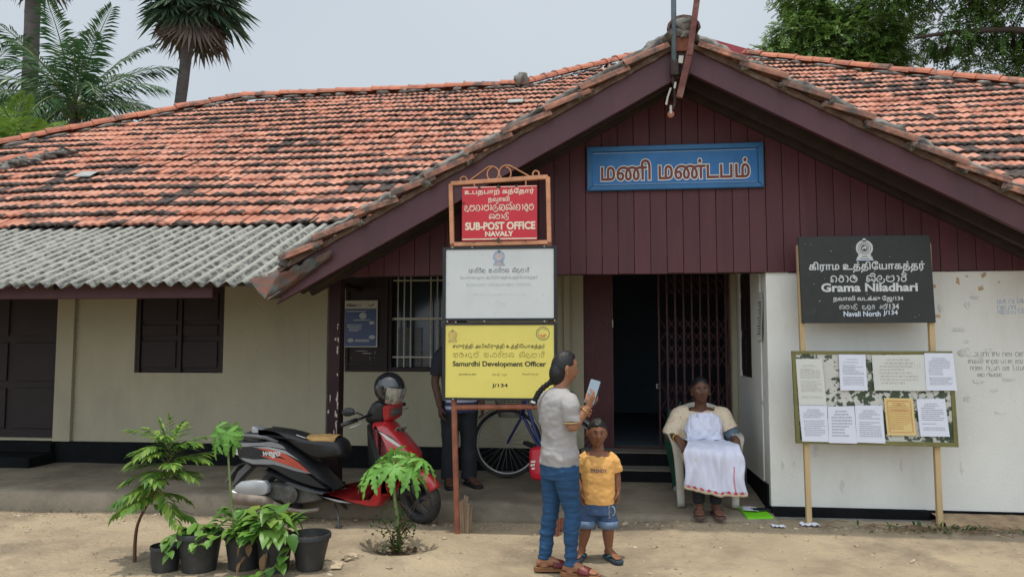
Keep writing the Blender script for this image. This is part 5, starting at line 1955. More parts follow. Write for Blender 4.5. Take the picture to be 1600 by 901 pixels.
# ------------------------------------------------------------------ small boy
BX, BYY = -.010, 5.40
b = base_thing('small boy in an orange yellow t-shirt and denim shorts, facing the camera', (BX, BYY, 0))
byaw = R(-90 + 4)
bh = Head((BX - .003, BYY - .01, .868), R(-90 + 8), R(-3), R(-4), .90, 1.02)
mb = MB()
bh.shape(mb)
bp = lambda x, y, z: Vector((BX + x, BYY + y, z))
limb(mb, [tuple(bp(0, .01, .70)) + (.05,), tuple(bp(0, .008, .76)) + (.038,), tuple(bp(0, .0, .82)) + (.038,)])
B_ = lambda x, y, z, a, c: tuple(bp(x, y, z)) + (a, c)
torso(mb, [B_(0, 0, .33, .10, .08), B_(0, 0, .45, .098, .078), B_(0, 0, .60, .105, .07), B_(0, .0, .70, .10, .06), B_(0, .005, .745, .06, .045)], byaw)
sL, eL, wL = bp(.105, .01, .70), bp(.133, .02, .575), bp(.140, -.01, .475)
sR, eR, wR = bp(-.105, .01, .70), bp(-.150, .02, .575), bp(-.115, -.045, .47)
for s_, e_, w_ in ((sL, eL, wL), (sR, eR, wR)):
    limb(mb, [tuple(s_) + (.034,), tuple(s_.lerp(e_, .6)) + (.029,), tuple(e_) + (.025,), tuple(e_.lerp(w_, .35)) + (.025,), tuple(w_) + (.0175,)])
hand(mb, wL, (.02, -.05, -1), (-1, .1, 0), (0, -1, 0), .70, (.35, .45, .35))
hand(mb, wR, (.02, -.05, -1), (1, .1, 0), (0, -1, 0), .70, (.25, .35, .3))
legs = [(bp(-.055, 0, .36), bp(-.085, -.005, .22), bp(-.115, .01, .075), (-.35, -1)), (bp(.055, 0, .36), bp(.066, -.005, .22), bp(.070, .01, .075), (.55, -.85))]
for hp, kn, an, d in legs:
    limb(mb, [tuple(hp) + (.062,), tuple(kn) + (.042,), tuple(kn.lerp(an, .35)) + (.040,), tuple(an) + (.026,), tuple(an - Vector((0, 0, .035))) + (.026,)])
    foot(mb, an, d, .72, .026)
body = obj('body', mb, M_skin_b, b)
remesh(body, .004, 2)
bh.face(b, M_lipg, lipm=skin('boy_lip', (.19, .065, .05)))
mb = MB()
bh.hair(mb, lambda az, el, s_: 1 if (az > 100 and el > -28) or (az <= 100 and el > 34 - (az * .12 if az < 55 else az * .12 + (az - 55) * .45)) else 0, 1.085)
hr = obj('hair', mb, M_hair, b)
remesh(hr, .005, 1)
wrinkle(hr, .004, (60, 60, 40), 3)
mb = MB()
mb.ball(bh.at(0, 15, 1.0), .0028, 8, 6)
obj('forehead_mark', mb, M_iris, b)
mb = MB()
torso(mb, [B_(.004, 0, .385, .116, .095), B_(.002, 0, .45, .116, .094), B_(0, 0, .56, .117, .088), B_(0, 0, .66, .118, .080), B_(0, .003, .71, .105, .066), B_(0, .006, .728, .066, .052)], byaw)
for s_, e_ in ((sL, eL), (sR, eR)):
    limb(mb, [tuple(s_ + Vector((0, 0, .004)) - (s_ - bp(0, 0, .70)) * .35) + (.043,), tuple(s_.lerp(e_, .25)) + (.043,), tuple(s_.lerp(e_, .80)) + (.046,)])
M_or = mat('orange_yellow_cotton', (.70, .375, .115), .9, .06, 6, .12, 120)
s1 = obj('shirt', mb, M_or, b)
remesh(s1, .0045, 2)
wrinkle(s1, .0065, (13, 13, 15), 8)
for (z, a, body_, h, mm) in ((.622, .112, 'TRENDY', .022, mat('navy_print', (.035, .05, .12), .8)), (.650, .060, 'ONLY THE', .008, mat('tan_print', (.36, .17, .06), .8))):
    o_ = text(body_, b, (BX + .006, BYY - .0, z), mm, width=a, height=h, bold=.02, depth=0)
    for v in o_.data.vertices:
        x_ = v.co.x
        v.co.y = -.096 + .030 * (abs(x_) / .1) ** 2 * 1.4 - .0035
mb = MB()
torso(mb, [B_(0, 0, .315, .112, .092), B_(0, 0, .36, .114, .092), B_(0, 0, .42, .106, .086)], byaw)
for hp, kn, an, d in legs:
    limb(mb, [tuple(hp + Vector((0, 0, .02))) + (.070,), tuple(hp.lerp(kn, .5)) + (.068,), tuple(kn + Vector((0, 0, .005))) + (.067,)])
M_sh = mat('faded_denim', (.045, .085, .175), .85, .22, 9, .15, 150, dirt=.5, dcol=(.12, .18, .28), dscale=8, dsize=(.5, .7))
tr = obj('shorts', mb, M_sh, b)
remesh(tr, .0045, 2)
wrinkle(tr, .004, (16, 16, 14), 4)
M_cuff = mat('pale_denim_cuff', (.14, .20, .30), .85, .2, 12, .1)
for hp, kn, an, d in legs:
    mb = MB()
    mb.tube([kn + Vector((0, 0, .003)), kn + Vector((0, 0, .052))], [.0705, .0715], 22, caps=False)
    mb.sheet = True
    obj('cuff', mb, M_cuff, tr, smooth=True, solid=.004)
mb = MB()
for k in range(9):
    z = .30 + k * .012
    mb.tube([bp(.070 + .006 * sin(k * 2), -.079 - .0, z), bp(.078 + .006 * cos(k * 2), -.076, z + .006), bp(.072, -.078, z + .009)], .0022, 5)
mb.tube([bp(.099 + .016 * cos(a), -.058 - .01 * cos(a), .345 + .03 * sin(a)) for a in [2 * pi * k / 14 for k in range(14)]], .003, 5, closed=True)
obj('embroidery', mb, mat('cream_stitching', (.45, .42, .33), .9), tr, smooth=True)
for (hp, kn, an, d) in legs:
    mb = MB()
    sole(mb, an, d, .006, .026, .76)
    sd_ = obj('slipper', mb, mat('slate_rubber_sole', (.035, .055, .075), .8), b, bevel=.003)
    d3 = Vector((d[0], d[1], 0)).normalized()
    s3 = Vector((-d3.y, d3.x, 0))
    mb = MB()
    o0 = Vector((an.x, an.y, .0))
    for sg in (-1, 1):
        mb.tube([o0 + d3 * .095 + Vector((0, 0, .034)), o0 + d3 * .07 + s3 * (sg * .018) + Vector((0, 0, .048)), o0 + d3 * .02 + s3 * (sg * .031) + Vector((0, 0, .026))], [.005, .0065, .0055], 8)
    obj('strap', mb, mat('turquoise_strap', (.05, .36, .42), .6), sd_, smooth=True)

# ------------------------------------------------------------------ plastic chair and the seated woman
CX, CYY, CZ = .918, 6.92, .105
M_pl = mat('grimy_white_plastic', (.44, .42, .36), .5, .12, 5, .04, 40, dirt=.6, dcol=(.20, .18, .145), dscale=4, dsize=(.5, .75))
ch = thing('chair', 'grimy white plastic armchair under the seated woman', 'chair', (CX, CYY, CZ))
mb = MB()
cp = lambda x, y, z: Vector((CX + x, CYY + y, CZ + z))
mb.grid(14, 12, lambda u, v: cp((u - .5) * .46, (v - .5) * .44 - .03, .43 - .02 * v + .015 * (2 * u - 1) ** 2))
mb.sheet = True
obj('seat', mb, M_pl, ch, solid=.012, smooth=True)
mb = MB()
def backf(u, v):
    a = (u - .5) * 2
    return cp(a * (.235 - .02 * v), .20 + .07 * v - .07 * a * a, .45 + .40 * v - .06 * a * a * v)
mb.grid(16, 12, backf)
mb.sheet = True
obj('backrest', mb, M_pl, ch, solid=.010, smooth=True)
for sg in (-1, 1):
    mb = MB()
    mb.sheet = True
    # front leg flares into the armrest
    pts = [cp(sg * .225, -.235, .0), cp(sg * .232, -.245, .22), cp(sg * .245, -.25, .44), cp(sg * .262, -.235, .56), cp(sg * .272, -.13, .60), cp(sg * .268, .06, .605), cp(sg * .25, .18, .64)]
    wd = [.030, .034, .038, .045, .052, .050, .04]
    pp = spl([tuple(p) + (w_,) for p, w_ in zip(pts, wd)], 4)
    nv = len(pp)
    rings = []
    for i, p in enumerate(pp):
        t = Vector(pp[min(i + 1, nv - 1)][:3]) - Vector(pp[max(i - 1, 0)][:3])
        t.normalize()
        ac = Vector((1, 0, 0)) - t * t.x
        ac.normalize()
        up = t.cross(ac)
        c = Vector(p[:3])
        # channel section with raised rims
        rings.append([c + ac * (p[3] * a_) + up * (b_ * p[3] * .5) for a_, b_ in ((-1, .55), (-.8, -.15), (-.3, .0), (0, -.25), (.3, 0), (.8, -.15), (1, .55))])
    n0 = 7
    vs = [q_ for r_ in rings for q_ in r_]
    mb.add(vs, [(i * n0 + j, i * n0 + j + 1, (i + 1) * n0 + j + 1, (i + 1) * n0 + j) for i in range(len(rings) - 1) for j in range(n0 - 1)])
    obj('armrest_leg', mb, M_pl, ch, solid=.007, smooth=True)
    mb = MB()
    mb.sheet = True
    mb.grid(6, 8, lambda u, v: cp(sg * (.21 + .02 * v) + (u - .5) * .055, .20 + .07 * (1 - v) , .44 * v) + Vector((0, .02 * (2 * u - 1) ** 2, 0)))
    obj('leg', mb, M_pl, ch, solid=.007, smooth=True)

wm = base_thing('seated woman with glasses in a cream tunic with a white front panel', (.90, 6.8, .10))
WX = .895
wyaw = R(-90)
wh = Head((WX - .010, 6.80, 1.085), R(-90 + 2), R(-2), R(2), 1.04, .98)
mb = MB()
wh.shape(mb)
wp = lambda x, y, z: Vector((WX + x, 6.80 + y, z))
limb(mb, [tuple(wp(0, .07, .88)) + (.07,), tuple(wp(-.003, .055, .95)) + (.052,), tuple(wp(-.006, .03, 1.03)) + (.052,)])
W_ = lambda x, y, z, a, c: tuple(wp(x, y, z)) + (a, c)
torso(mb, [W_(0, .07, .53, .19, .13), W_(0, .08, .65, .175, .125), W_(0, .08, .78, .17, .11), W_(0, .085, .87, .16, .085), W_(0, .085, .93, .09, .06)], wyaw)
swL, ewL, wwL = wp(.18, .08, .86), wp(.270, .05, .665), wp(.262, -.185, .675)
swR, ewR, wwR = wp(-.18, .08, .86), wp(-.275, .05, .675), wp(-.232, -.185, .690)
for s_, e_, w_ in ((swL, ewL, wwL), (swR, ewR, wwR)):
    limb(mb, [tuple(s_) + (.055,), tuple(s_.lerp(e_, .5)) + (.050,), tuple(e_) + (.040,), tuple(e_.lerp(w_, .35)) + (.038,), tuple(w_) + (.026,)])
hand(mb, wwL, (-.16, -.55, -.80), (-.3, .8, -.2), (-1, 0, 0), 1.08, (.25, .35, .3))
hand(mb, wwR, (.40, -.62, -.52), (-.1, .5, -.75), (1, 0, 0), 1.08, (.2, .3, .25))
wl = [(wp(-.095, .05, .54), wp(-.10, -.34, .56), wp(-.075, -.30, .18), (-.10, -1)), (wp(.095, .05, .54), wp(.085, -.34, .56), wp(.055, -.30, .18), (.10, -1))]
for hp, kn, an, d in wl:
    limb(mb, [tuple(hp) + (.09,), tuple(hp.lerp(kn, .6)) + (.075,), tuple(kn) + (.056,), tuple(kn.lerp(an, .35)) + (.052,), tuple(an) + (.034,), tuple(an - Vector((0, 0, .04))) + (.034,)])
    foot(mb, an, d, .98, .108)
body = obj('body', mb, M_skin_w, wm)
remesh(body, .005, 2)
wh.face(wm, M_lipw, lipm=M_lipw)
mb = MB()
wh.hair(mb, lambda az, el, s_: 1 if (az > 98 and el > -50) or (az <= 98 and el > 46 - az * .36) else 0, 1.075)
mb.ball(wp(0, .12, 1.06), (.06, .05, .06), 12, 8)
hr = obj('hair', mb, M_hair, wm)
remesh(hr, .006, 2)
mb = MB()
for sg in (-1, 1):
    c = wh.at(sg * 20.5, 2.5, 1.0)
    rt2, up2 = wh.M @ Vector((1, 0, 0)), wh.M @ Vector((0, 0, 1))
    fw2 = wh.M @ Vector((0, 1, 0))
    c = c + fw2 * .012
    mb.tube([c + rt2 * (.023 * cos(2 * pi * k / 20)) + up2 * (.0165 * sin(2 * pi * k / 20)) for k in range(20)], .0017, 6, closed=True)
    e = wh.c + wh.M @ Vector((sg * .078, -.005, .012))
    mb.tube([c + rt2 * (sg * .023), c + rt2 * (sg * .036) - fw2 * .02, e], .0014, 6)
mb.tube([wh.at(-8, 4, 1.0) + wh.M @ Vector((0, .012, 0)), wh.at(0, 5, 1.0) + wh.M @ Vector((0, .006, 0)), wh.at(8, 4, 1.0) + wh.M @ Vector((0, .012, 0))], .0015, 6)
gl_ = obj('glasses', mb, mat('thin_metal_frame', (.12, .10, .075), .4, metal=.5), wm, smooth=True)
mb = MB()
for sg in (-1, 1):
    c = wh.at(sg * 20.5, 2.5, 1.0) + wh.M @ Vector((0, .0118, 0))
    rt2, up2 = wh.M @ Vector((1, 0, 0)), wh.M @ Vector((0, 0, 1))
    mb.add([c + rt2 * (.0225 * cos(2 * pi * k / 16)) + up2 * (.016 * sin(2 * pi * k / 16)) for k in range(16)], [tuple(range(16))])
ml = bpy.data.materials.new('spectacle_lens')
ml.use_nodes = True
nn = ml.node_tree
tr_ = nn.nodes.new('ShaderNodeBsdfTransparent')
gs_ = nn.nodes.new('ShaderNodeBsdfGlossy')
gs_.inputs['Roughness'].default_value = .03
mx_ = nn.nodes.new('ShaderNodeMixShader')
mx_.inputs[0].default_value = .06
nn.links.new(tr_.outputs[0], mx_.inputs[1])
nn.links.new(gs_.outputs[0], mx_.inputs[2])
nn.links.new(mx_.outputs[0], nn.nodes['Material Output'].inputs[0])
M_lens = ml
obj('lens', mb, M_lens, gl_)
M_cr = mat('cream_printed_cotton', (.58, .49, .36), .9, .05, 6, .12, 100, dirt=.75, dcol=(.42, .10, .09), dscale=46, dsize=(.62, .66), ddetail=2)
mb = MB()
torso(mb, [W_(0, .06, .50, .215, .155), W_(0, .075, .62, .20, .15), W_(0, .08, .76, .192, .135), W_(0, .083, .85, .20, .11), W_(0, .088, .892, .150, .088), W_(0, .088, .905, .11, .072)], wyaw)
for s_, e_, f, r1 in ((swL, ewL, .62, .088), (swR, ewR, .98, .082)):
    e2 = s_.lerp(e_, f)
    limb(mb, [tuple(s_ + Vector((0, 0, .012)) - (s_ - wp(0, .08, .86)) * .4) + (.072,), tuple(s_ + Vector((0, 0, .0))) + (.078,), tuple(s_.lerp(e_, f * .5)) + (.080,), tuple(e2) + (r1,)])
# skirt of the tunic over the lap
for hp, kn, an, d in wl:
    limb(mb, [tuple(hp + Vector((0, 0, .01))) + (.125,), tuple(hp.lerp(kn, .6)) + (.108,), tuple(kn + Vector((0, -.01, 0))) + (.092,), tuple(kn.lerp(an, .25) + Vector((0, -.01, 0))) + (.088,), tuple(kn.lerp(an, .55)) + (.09,)])
s1 = obj('tunic', mb, M_cr, wm)
remesh(s1, .007, 2)
wrinkle(s1, .007, (11, 11, 11), 1)
# loose white front panel hanging from the chest over the knees
M_wp = mat('blue_white_cotton', (.60, .62, .74), .85, .04, 5, .12, 60)
rows = [(.870, -.045, .145), (.80, -.072, .15), (.73, -.088, .155), (.672, -.10, .165), (.678, -.17, .185), (.682, -.28, .20), (.675, -.38, .215), (.63, -.452, .225), (.54, -.455, .235), (.45, -.45, .245), (.345, -.44, .255)]
rows = spl([(a, b_, c) for a, b_, c in rows], 3)
def panel(u, v):
    t = v * (len(rows) - 1)
    i = min(int(t), len(rows) - 2)
    z, y, hw = [a + (b_ - a) * (t - i) for a, b_ in zip(rows[i], rows[i + 1])]
    a = 2 * u - 1
    zz = z - .03 * v * v * (a + 1) + (.03 * (1 - abs(a)) if v < .05 else 0)
    yy = y + .055 * a * a * (1 - .5 * v) + .012 * sin(a * 7 + v * 5) * v + .012 * noise.noise(Vector((a * 3, v * 6, 1))) - .004 * math.exp(-(a / .03) ** 2)
    if abs(a) > .8 and v < .45:
        yy += .03 * (abs(a) - .8) * 5 * (1 if a < 0 else .6)
    yy += .022 * noise.noise(Vector((a * 5 + 2, v * 5, 7))) + .012 * noise.noise(Vector((a * 11, v * 8 - a * 4, 2)))
    edge = .03 * noise.noise(Vector((v * 6, 3 if a > 0 else 8, 0)))
    return wp(a * (hw + edge) + .012 + .03 * v, yy, zz + .012 * noise.noise(Vector((a * 3.5, v * 9, 4))) - .05 * v * v * (1 - a * a) * .5)
mb = MB()
mb.sheet = True
mb.grid(40, 60, panel)
o_ = obj('front_panel', mb, M_wp, wm, solid=.003, smooth=True)
mb = MB()
mb.sheet = True
mb.grid(40, 3, lambda u, v: panel(u, 1.0) + Vector((0, -.003 + .006 * v, -.026 * v)))
hem = obj('hem', mb, M_cr, wm, solid=.002, smooth=True)
mb = MB()
mb.sheet = True
for k in range(9):
    u = .04 + k * .105
    a, b_, c = panel(u, .965), panel(u + .07, .965), panel(u + .035, .995)
    o3 = Vector((0, -.0075, -.006))
    p = [panel(u + q_ * .07, 1.0) + Vector((0, -.006, -.004)) for q_ in (0, .33, .66, 1)]
    mb.add([p[0], p[1], p[2], p[3], p[2] + Vector((0, -.001, .018)), p[1] + Vector((0, -.001, .022))], [(0, 1, 5), (1, 2, 4, 5), (2, 3, 4)])
for k in range(10):
    v0, v1 = .80 + k * .019, .80 + (k + 1) * .019
    mb.add([panel(.80, v0) + Vector((0, -.004, 0)), panel(.815, v0) + Vector((0, -.004, 0)), panel(.835, v1) + Vector((0, -.004, 0)), panel(.82, v1) + Vector((0, -.004, 0))], [(0, 1, 2, 3)])
obj('trim', mb, mat('red_trim', (.55, .05, .07), .8), hem)
# upper fold of the panel, like a loose bib
mb = MB()
mb.sheet = True
mb.grid(34, 22, lambda u, v: wp((2 * u - 1) * (.128 + .012 * v + .012 * noise.noise(Vector((v * 5, u > .5, 3)))) + .012 - .02 * v * (1 - u), -.064 - .050 * v + .035 * (2 * u - 1) ** 2 - .012 * sin(v * 3) + .020 * noise.noise(Vector((u * 4, v * 3, 9))) + .010 * noise.noise(Vector((u * 9, v * 7 + u * 5, 4))), .858 - .205 * v + .020 * (1 - (2 * u - 1) ** 2) * v + .016 * noise.noise(Vector((u * 4, 1, v)))))
flap = MB()
flap.sheet = True
flap.grid(12, 22, lambda u, v: wp(-.118 - .055 * u * (1 - abs(2 * v - .9)) - .01 * v + .03 * v, -.045 - .05 * v + .05 * u * (1 - v) - .018 * sin(u * 4), .858 - .215 * v - .02 * u))
obj('flap', flap, M_wp, wm, solid=.003, smooth=True)
obj('bib', mb, M_wp, wm, solid=.003, smooth=True)
mb = MB()
limb(mb, [tuple(swL.lerp(ewL, .5)) + (.070,), tuple(swL.lerp(ewL, .8)) + (.068,), tuple(ewL + Vector((.004, 0, 0))) + (.062,), tuple(ewL.lerp(wwL, .20)) + (.060,)])
sl_ = obj('sleeve', mb, mat('blue_grey_cotton', (.10, .145, .20), .85, .1, 8, .15), wm)
remesh(sl_, .006, 2)
wrinkle(sl_, .006, (20, 20, 20), 3)
mb = MB()
for hp, kn, an, d in wl:
    limb(mb, [tuple(kn + Vector((0, 0, -.02))) + (.072,), tuple(kn.lerp(an, .4)) + (.064,), tuple(an + Vector((0, 0, .0))) + (.047,)])
tr = obj('trousers', mb, mat('black_cotton', (.014, .014, .016), .9, .15, 8, .1), wm)
remesh(tr, .006, 2)
wrinkle(tr, .006, (12, 12, 22), 3)
for hp, kn, an, d in wl:
    mb = MB()
    sole(mb, an, d, .088, .108, 1.0)
    sd_ = obj('sandal', mb, mat('worn_brown_sole', (.10, .06, .045), .8), wm, bevel=.004)
    d3 = Vector((d[0], d[1], 0)).normalized()
    s3 = Vector((-d3.y, d3.x, 0))
    mb = MB()
    o0 = Vector((an.x, an.y, .0))
    for sg in (-1, 1):
        mb.tube([o0 + d3 * .135 + Vector((0, 0, .128)), o0 + d3 * .10 + s3 * (sg * .028) + Vector((0, 0, .150)), o0 + d3 * .035 + s3 * (sg * .042) + Vector((0, 0, .110))], [.005, .0075, .006], 8)
    obj('strap', mb, M_wood_dk, sd_, smooth=True)
mb = MB()
for c0, e0 in ((wwR, ewR),):
    dv = (c0 - e0).normalized()
    a_ = dv.cross(Vector((0, 0, 1))).normalized()
    b_ = dv.cross(a_)
    pc = e0.lerp(c0, .93)
    mb.tube([pc + (a_ * cos(2 * pi * k / 20) + b_ * sin(2 * pi * k / 20)) * .034 for k in range(20)], .0045, 6, closed=True)
obj('bangle', mb, M_gold, wm, smooth=True)
mb = MB()
for sg in (-1, 1):
    mb.ball(wh.c + wh.M @ Vector((sg * .078, -.004, -.036)), .006, 8, 6)
obj('earring', mb, M_gold, wm)
# green cloth hung over the chair back
t = thing('cloth', 'dark green cloth hanging behind the woman over the chair back', 'cloth', (CX - .24, CYY + .1, .5))
mb = MB()
mb.sheet = True
mb.grid(12, 26, lambda u, v: cp(-.285 + .13 * u - .03 * sin(v * 5) , .245 + .05 * sin(u * 8 + v * 3) * .4 - .02 * v, .84 - .10 * (1 - u) - .68 * v + .02 * sin(u * 9)))
obj('fabric', mb, mat('dark_green_cotton', (.008, .055, .028), .9, .15, 8, .15), t, solid=.004, smooth=True)

# ------------------------------------------------------------------ man standing behind the sign stand
MX, MYY, MZ = -1.315, 7.12, .16
m_ = base_thing('man in dark trousers and striped shirt, standing half hidden behind the sign stand', (MX, MYY, MZ))
myaw = R(-62)
mp = lambda x, y, z: Vector((MX + x, MYY + y, MZ + z))
mrt = Vector((sin(myaw), -cos(myaw), 0))
mfw = Vector((cos(myaw), sin(myaw), 0))
mq = lambda r_, f, z: Vector((MX, MYY, MZ + z)) + mrt * r_ + mfw * f
mh = Head(mq(0, .03, 1.46), myaw, 0, 0, 1.02)
mb = MB()
mh.shape(mb)
limb(mb, [tuple(mq(0, -.01, 1.28)) + (.065,), tuple(mq(0, 0, 1.36)) + (.054,), tuple(mq(0, .02, 1.43)) + (.054,)])
Q_ = lambda r_, f, z, a, c: tuple(mq(r_, f, z)) + (a, c)
torso(mb, [Q_(0, 0, .78, .15, .11), Q_(0, 0, .95, .145, .10), Q_(0, 0, 1.12, .165, .105), Q_(0, 0, 1.25, .16, .085), Q_(0, 0, 1.32, .08, .06)], myaw)
arms = [(mq(.185, 0, 1.25), mq(.235, -.01, .98), mq(.215, .08, .75)), (mq(-.185, 0, 1.25), mq(-.225, -.02, .98), mq(-.20, .08, .76))]
for s_, e_, w_ in arms:
    limb(mb, [tuple(s_) + (.052,), tuple(s_.lerp(e_, .5)) + (.046,), tuple(e_) + (.038,), tuple(e_.lerp(w_, .35)) + (.037,), tuple(w_) + (.026,)])
hand(mb, arms[0][2], mfw * .3 + Vector((0, 0, -1)), -mrt, mfw, 1.0)
hand(mb, arms[1][2], mfw * .3 + Vector((0, 0, -1)), mrt, mfw, 1.0)
ml_ = [(mq(.085, 0, .80), mq(.09, .01, .45), mq(.10, 0, .085), (mfw.x - .2, mfw.y)), (mq(-.085, 0, .80), mq(-.09, .01, .45), mq(-.09, .03, .085), (.62, -.75))]
for hp, kn, an, d in ml_:
    limb(mb, [tuple(hp) + (.09,), tuple(kn) + (.055,), tuple(kn.lerp(an, .3)) + (.055,), tuple(an) + (.036,), tuple(an - Vector((0, 0, .045))) + (.036,)])
    foot(mb, an, d, 1.05, MZ + .026)
body = obj('body', mb, M_skin_m, m_)
remesh(body, .0055, 2)
mh.face(m_, M_lipw, lipm=M_lipw)
mb = MB()
mh.hair(mb, lambda az, el, s_: 1 if (az > 100 and el > -30) or (az <= 100 and el > 40 - az * .35) else 0, 1.07)
hr = obj('hair', mb, M_hair, m_)
remesh(hr, .006, 2)
M_str = bpy.data.materials.new('blue_white_striped_cotton')
M_str.use_nodes = True
n_ = M_str.node_tree
tc_, sp_, ma_, cr_ = (n_.nodes.new(k) for k in ('ShaderNodeTexCoord', 'ShaderNodeSeparateXYZ', 'ShaderNodeMath', 'ShaderNodeValToRGB'))
ma_.operation = 'PINGPONG'
ma_.inputs[1].default_value = .032
n_.links.new(tc_.outputs['Object'], sp_.inputs[0])
n_.links.new(sp_.outputs[2], ma_.inputs[0])
ma2 = n_.nodes.new('ShaderNodeMath')
ma2.operation = 'DIVIDE'
ma2.inputs[1].default_value = .032
n_.links.new(ma_.outputs[0], ma2.inputs[0])
n_.links.new(ma2.outputs[0], cr_.inputs[0])
cr_.color_ramp.interpolation = 'CONSTANT'
cr_.color_ramp.elements[0].color = (.025, .04, .10, 1)
cr_.color_ramp.elements[1].color = (.40, .43, .52, 1)
cr_.color_ramp.elements[1].position = .52
gt_ = n_.nodes.new('ShaderNodeMath')
gt_.operation = 'GREATER_THAN'
gt_.inputs[1].default_value = .90
n_.links.new(sp_.outputs[2], gt_.inputs[0])
mxs = n_.nodes.new('ShaderNodeMixRGB')
mxs.inputs[2].default_value = (.016, .018, .028, 1)
n_.links.new(gt_.outputs[0], mxs.inputs[0])
n_.links.new(cr_.outputs[0], mxs.inputs[1])
n_.links.new(mxs.outputs[0], n_.nodes['Principled BSDF'].inputs['Base Color'])
n_.nodes['Principled BSDF'].inputs['Roughness'].default_value = .9
mb = MB()
torso(mb, [Q_(0, 0, .685, .178, .135), Q_(0, 0, .80, .175, .135), Q_(0, 0, .95, .168, .128), Q_(0, 0, 1.12, .185, .128), Q_(0, 0, 1.25, .18, .105), Q_(0, 0, 1.31, .10, .075), Q_(0, 0, 1.335, .068, .06)], myaw)
for s_, e_, w_ in arms:
    limb(mb, [tuple(s_ - (s_ - mq(0, 0, 1.25)) * .3) + (.07,), tuple(s_.lerp(e_, .2)) + (.070,), tuple(s_.lerp(e_, .80)) + (.062,)])
s1 = obj('shirt', mb, M_str, m_)
remesh(s1, .0075, 2)
wrinkle(s1, .006, (8, 8, 10), 6)
mb = MB()
torso(mb, [Q_(0, 0, .74, .16, .125), Q_(0, 0, .80, .165, .13), Q_(0, 0, .92, .155, .118)], myaw)
for hp, kn, an, d in ml_:
    limb(mb, [tuple(hp) + (.105,), tuple(hp.lerp(kn, .5)) + (.094,), tuple(kn) + (.080,), tuple(kn.lerp(an, .6)) + (.075,), tuple(an + Vector((0, 0, -.02))) + (.075,)])
tr = obj('trousers', mb, mat('charcoal_trousers', (.016, .018, .023), .85, .15, 8, .1), m_)
remesh(tr, .007, 2)
wrinkle(tr, .008, (9, 9, 10), 2)
for hp, kn, an, d in ml_:
    mb = MB()
    sole(mb, an, d, MZ + .003, MZ + .028, 1.08)
    sd_ = obj('sandal', mb, M_blk, m_, bevel=.004)
    d3 = Vector((d[0], d[1], 0)).normalized()
    s3 = Vector((-d3.y, d3.x, 0))
    for a0, ln in ((.03, .035), (.10, .045)):
        mb = MB()
        mb.sheet = True
        mb.grid(12, 4, lambda u, v: Vector((an.x, an.y, MZ + .024)) + d3 * (a0 + ln * v) + s3 * (cos(pi * u) * .047) + Vector((0, 0, sin(pi * u) * (.082 - .42 * (a0 + ln * v)))))
        obj('strap', mb, M_blk, sd_, solid=.005, smooth=True)
# ================================================================== scooter
M_sred = mat('scooter_red_paint', (.36, .018, .022), .28, .08, 6, .02, 60, coat=.6, dirt=.35, dcol=(.22, .09, .07), dscale=5, dsize=(.55, .8))
M_sblk = mat('scooter_black_plastic', (.016, .017, .019), .42, .2, 8, .05, 80, dirt=.35, dcol=(.075, .07, .062), dscale=4, dsize=(.5, .8))
M_sgry = mat('scooter_grey_panel', (.085, .09, .095), .35, .15, 5, .03, coat=.3, dirt=.35, dcol=(.16, .145, .12), dscale=5, dsize=(.5, .8))
M_sgry2 = mat('scooter_light_grey', (.21, .215, .22), .3, .1, 6, .02, coat=.3, dirt=.3, dcol=(.2, .18, .15), dscale=5, dsize=(.5, .8))
M_ssil = mat('scooter_silver', (.36, .37, .38), .4, .12, 8, .03, metal=.35, dirt=.4, dcol=(.17, .15, .12), dscale=6, dsize=(.5, .8))
M_seat = mat('black_vinyl', (.018, .018, .019), .5, .2, 20, .12, 90)
M_foam = mat('torn_seat_foam', (.45, .27, .10), .95, .2, 18, .4, 60, dirt=.5, dcol=(.25, .15, .06), dscale=10, dsize=(.5, .7))
M_tyre = mat('dusty_tyre', (.028, .027, .026), .85, .25, 12, .25, 90, dirt=.6, dcol=(.13, .11, .085), dscale=6, dsize=(.5, .8))
M_rim = mat('dark_alloy', (.075, .075, .078), .45, .15, 10, .03, metal=.5)
M_eng = mat('oily_engine_alloy', (.12, .115, .105), .6, .3, 10, .2, 50, metal=.4, dirt=.7, dcol=(.03, .027, .024), dscale=8, dsize=(.45, .65))
M_exh = mat('rusty_exhaust', (.20, .165, .135), .6, .3, 10, .15, metal=.4, dirt=.6, dcol=(.12, .07, .04), dscale=7, dsize=(.5, .7))
M_lamp = mat('clear_lamp_lens', (.55, .54, .52), .12, .15, 9, .05, 30, coat=.5)
SCX, SCY, SCR = -2.735, 6.305, R(-2.5)
sc = thing('scooter', 'red and black motor scooter with a torn seat, parked beside the veranda', 'scooter', (SCX, SCY, .0), SCR)
def SL_(zx, zy):
    return (zx * .001606 - .495, 1.310 - zy * .001509)
def outl(*pts):
    return [SL_(*p) for p in pts]
def smooth2(o_, k=3):
    n = len(o_)
    out = []
    for i in range(n):
        p0, p1, p2, p3 = o_[i - 1], o_[i], o_[(i + 1) % n], o_[(i + 2) % n]
        for j in range(k):
            t = j / k
            out.append(tuple(.5 * ((2 * b) + (c - a) * t + (2 * a - 5 * b + 4 * c - d) * t * t + (3 * b - a - 3 * c + d) * t ** 3) for a, b, c, d in zip(p0, p1, p2, p3)))
    return out
